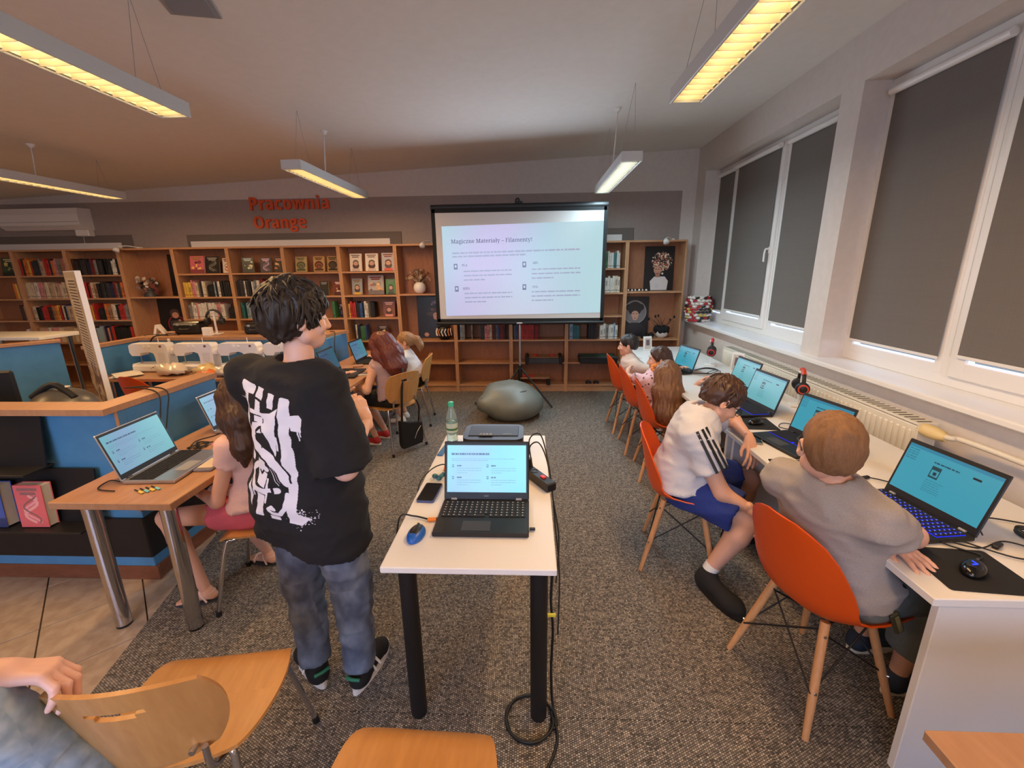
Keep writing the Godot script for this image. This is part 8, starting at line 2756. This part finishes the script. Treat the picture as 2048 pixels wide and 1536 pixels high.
	person("girl in pink dotted blouse with orange hair tie, looking left", {
		"base": Vector3(1.15, 0, -3.98), "pelvis": Vector3(1.12, 0.505, -3.98), "neck": Vector3(1.17, 0.725, -3.99), "head": Vector3(1.205, 0.875, -4.0),
		"shL": Vector3(1.22, 0.68, -4.11), "shR": Vector3(1.10, 0.68, -3.88), "elL": Vector3(1.36, 0.66, -4.18), "wrL": Vector3(1.40, 0.755, -4.06), "elR": Vector3(0.93, 0.70, -4.06), "wrR": Vector3(0.98, 0.72, -4.24),
		"hipL": Vector3(1.13, 0.49, -4.06), "hipR": Vector3(1.13, 0.49, -3.91), "knL": Vector3(1.45, 0.49, -4.05), "knR": Vector3(1.45, 0.49, -3.90), "anL": Vector3(1.40, 0.09, -4.05), "anR": Vector3(1.40, 0.09, -3.90),
		"toeL": Vector3(1.58, 0, -4.05), "toeR": Vector3(1.58, 0, -3.90), "face": Vector3(-0.95, -0.05, -0.1), "headup": Vector3(0.0, 1, 0), "palmL": Vector3(0, -1, 0), "palmR": Vector3(0.5, -0.6, 0)},
		{"skin": sk2, "hair": hair_brown, "shirt": textured(dots, 0.9, Vector3.ONE * 8.0), "pants": cloth(c8(214, 176, 176), 8), "leg": 0.9, "hem": -0.01, "loose": 0.02, "sleeve": 0.7, "cell": 0.017, "scale": 0.88, "head": 0.98, "puff": 0.008, "low": -0.06, "locks": 30,
		"chains": [[[Vector3(0.03, -0.04, -0.09), Vector3(0.06, -0.10, -0.06), Vector3(0.05, -0.22, -0.03)], [0.04, 0.035, 0.015]]], "seed": 61, "shoescale": 0.85})
	var sc := thing("hair_scrunchie", "orange scrunchie in the dotted-blouse girl's hair", "hair tie", Vector3(1.165, 0.805, -3.93))
	var sm := MB.new()
	for i in 12:
		var a := TAU * i / 12
		sm.ball(Vector3(cos(a) * 0.036, sin(a) * 0.036, 0.01 * sin(i * 2.1)), Vector3(0.018, 0.018, 0.018), 8, 6)
	part(sc, "band", sm, mat(c8(236, 150, 74), 0.7))
	# girl with long light brown hair, from behind
	person("girl with long light brown hair and cream top, seen from behind", {
		"base": Vector3(1.15, 0, -3.5), "pelvis": Vector3(1.12, 0.505, -3.50), "neck": Vector3(1.16, 0.69, -3.50), "head": Vector3(1.13, 0.845, -3.50),
		"shL": Vector3(1.16, 0.635, -3.64), "shR": Vector3(1.10, 0.635, -3.37), "elL": Vector3(1.33, 0.62, -3.66), "wrL": Vector3(1.42, 0.755, -3.58), "elR": Vector3(1.27, 0.60, -3.32), "wrR": Vector3(1.40, 0.755, -3.38),
		"hipL": Vector3(1.13, 0.49, -3.58), "hipR": Vector3(1.13, 0.49, -3.43), "knL": Vector3(1.46, 0.49, -3.58), "knR": Vector3(1.46, 0.49, -3.42), "anL": Vector3(1.40, 0.09, -3.58), "anR": Vector3(1.40, 0.09, -3.42),
		"toeL": Vector3(1.58, 0, -3.58), "toeR": Vector3(1.58, 0, -3.42), "face": Vector3(0.25, -0.05, -0.97), "headup": Vector3(0.0, 1, 0), "palmL": Vector3(0, -1, 0), "palmR": Vector3(0, -1, 0)},
		{"skin": sk2, "hair": hair_light, "shirt": cloth(c8(234, 204, 190), 9), "pants": cloth(c8(214, 190, 180), 10), "leg": 0.9, "hem": -0.02, "loose": 0.02, "sleeve": 0.5, "cell": 0.016, "scale": 0.86, "head": 0.98, "puff": 0.010, "locks": 20,
		"chains": [[[Vector3(-0.05, 0.02, -0.06), Vector3(-0.07, -0.12, -0.10), Vector3(-0.085, -0.28, -0.14), Vector3(-0.09, -0.42, -0.14)], [0.05, 0.055, 0.055, 0.03]], [[Vector3(0.05, 0.02, -0.06), Vector3(0.055, -0.12, -0.11), Vector3(0.05, -0.28, -0.15), Vector3(0.06, -0.40, -0.16)], [0.05, 0.055, 0.05, 0.025]], [[Vector3(0, 0.02, -0.09), Vector3(-0.01, -0.14, -0.13), Vector3(-0.02, -0.30, -0.16), Vector3(-0.02, -0.44, -0.16)], [0.05, 0.06, 0.06, 0.03]], [[Vector3(-0.10, -0.14, -0.06), Vector3(-0.135, -0.28, -0.09), Vector3(-0.16, -0.42, -0.09)], [0.035, 0.04, 0.02]]], "seed": 71, "shoescale": 0.85})
	# boy with glasses
	person("boy with glasses in pale T-shirt and blue shorts, looking down", {
		"base": Vector3(0.95, 0, -2.3), "pelvis": Vector3(0.85, 0.53, -2.31), "neck": Vector3(0.945, 0.915, -2.30), "head": Vector3(1.045, 1.00, -2.295),
		"shL": Vector3(0.965, 0.855, -2.46), "shR": Vector3(0.86, 0.855, -2.155), "elL": Vector3(1.245, 0.79, -2.54), "wrL": Vector3(1.225, 0.775, -2.30), "elR": Vector3(0.995, 0.565, -2.055), "wrR": Vector3(1.11, 0.52, -1.985),
		"hipL": Vector3(0.87, 0.515, -2.40), "hipR": Vector3(0.87, 0.515, -2.22), "knL": Vector3(1.32, 0.46, -2.42), "knR": Vector3(1.14, 0.44, -2.02), "anL": Vector3(1.30, 0.09, -2.50), "anR": Vector3(0.955, 0.09, -2.04),
		"toeL": Vector3(1.45, 0, -2.48), "toeR": Vector3(1.035, 0, -1.84), "face": Vector3(0.78, -0.60, 0.10), "headup": Vector3(0.6, 0.8, 0), "handR": Vector3(0.5, -0.8, 0.05), "palmR": Vector3(-0.7, -0.35, -0.3), "handL": Vector3(-0.05, -0.55, 0.6), "palmL": Vector3(-0.3, -0.7, -0.6)},
		{"skin": sk2, "hair": hair_brown, "shirt": cloth(c8(206, 206, 212), 14), "pants": cloth(c8(36, 54, 128), 15), "leg": 0.80, "hem": 0.025, "hemtilt": 0.40, "loose": 0.030, "sleeve": 0.62, "cuff": 1.1, "pant_loose": 0.03, "cell": 0.012, "scale": 1.02, "fat": 1.18, "head": 1.04, "puff": 0.012, "low": -0.05, "locks": 120, "glasses": M.black,
		"stripes": M.black, "stripe_turn": -0.5, "sock": M.white, "seed": 81, "shoe": M.black_matt, "sole": M.black, "curlR": 0.45, "curlL": 0.35, "shoescale": 1.14})
	# boy in grey, nearest, from behind
	person("boy with cropped hair in grey T-shirt nearest the camera, seen from behind", {
		"base": Vector3(1.15, 0, -1.5), "pelvis": Vector3(1.15, 0.55, -1.48), "neck": Vector3(1.09, 0.945, -1.45), "head": Vector3(1.045, 1.085, -1.435),
		"shL": Vector3(1.01, 0.885, -1.61), "shR": Vector3(1.150, 0.875, -1.305), "elL": Vector3(1.215, 0.785, -1.66), "wrL": Vector3(1.262, 0.766, -1.385), "elR": Vector3(1.325, 0.79, -1.365), "wrR": Vector3(1.335, 0.80, -1.56),
		"hipL": Vector3(1.17, 0.55, -1.57), "hipR": Vector3(1.19, 0.55, -1.39), "knL": Vector3(1.56, 0.50, -1.66), "knR": Vector3(1.58, 0.50, -1.48), "anL": Vector3(1.50, 0.09, -1.66), "anR": Vector3(1.50, 0.09, -1.46),
		"toeL": Vector3(1.70, 0, -1.70), "toeR": Vector3(1.70, 0, -1.50), "face": Vector3(0.30, -0.08, -0.95), "headup": Vector3(0.05, 1, 0.0), "handL": Vector3(0.15, -0.06, 0.9), "palmR": Vector3(0, -1, 0), "palmL": Vector3(0, -1, 0)},
		{"skin": sk2, "hair": hair_buzz, "shirt": cloth(c8(158, 148, 142), 17), "pants": cloth(c8(112, 118, 116), 18), "leg": 1.75, "hem": -0.03, "hemtilt": 0.25, "loose": 0.026, "sleeve": 0.56, "cuff": 0.8, "pant_loose": 0.030, "cell": 0.011, "scale": 1.0, "fat": 1.12, "head": 1.10, "puff": 0.001, "low": -0.06, "locks": 0, "glasses": M.black, "seed": 91, "curlR": 0.2, "curlL": 0.2, "shoe": mat(c8(40, 50, 66), 0.7), "sole": M.pages})
	var pk := thing("smartphone", "dark phone in the grey boy's trouser pocket", "phone", Vector3(1.27, 0.50, -1.285), 0.2)
	pk.rotation.z = 0.5
	part(pk, "case", bx(Vector3.ZERO, Vector3(0.035, 0.10, 0.016), 0.006), mat(c8(66, 60, 40), 0.4))
	part(pk, "back_plate", bx(Vector3(0, 0, 0.009), Vector3(0.016, 0.075, 0.003), 0.001), mat(c8(120, 112, 78), 0.4))
	# person at the lower left whose hand holds the chair
	person("person at the lower left edge in light jeans, hand on the chair", {
		"base": Vector3(-1.35, 0, -0.67), "pelvis": Vector3(-1.38, 0.93, -0.62), "neck": Vector3(-1.43, 1.40, -0.6), "head": Vector3(-1.45, 1.58, -0.61),
		"shL": Vector3(-1.55, 1.33, -0.74), "shR": Vector3(-1.33, 1.33, -0.48), "elL": Vector3(-1.75, 1.06, -0.62), "wrL": Vector3(-1.80, 0.86, -0.50), "elR": Vector3(-1.29, 1.02, -0.62), "wrR": Vector3(-1.205, 0.845, -0.71),
		"hipL": Vector3(-1.43, 0.90, -0.7), "hipR": Vector3(-1.26, 0.90, -0.62), "knL": Vector3(-1.37, 0.48, -0.8), "knR": Vector3(-1.13, 0.50, -0.74), "anL": Vector3(-1.39, 0.085, -0.74), "anR": Vector3(-1.21, 0.085, -0.64),
		"toeL": Vector3(-1.28, 0, -0.94), "toeR": Vector3(-1.09, 0, -0.8), "face": Vector3(0.6, -0.2, -0.75), "headup": Vector3(0, 1, 0), "handR": Vector3(0.72, -0.25, -0.35), "palmR": Vector3(0.1, -0.8, 0.2), "palmL": Vector3(0, 0, 1)},
		{"skin": skin(236, 190, 178), "hair": hair_brown, "shirt": cloth(c8(206, 206, 212), 24), "pants": textured(speckle_image(c8(140, 166, 196), c8(176, 198, 220), 128, 0.05, 55), 0.85, Vector3.ONE * 3.0), "leg": 1.97, "hem": 0.08, "loose": 0.024, "sleeve": 0.6, "cell": 0.014, "seed": 95, "curlR": 0.75, "handscale": 1.2, "locks": 40, "shoe": M.white, "sole": M.white})
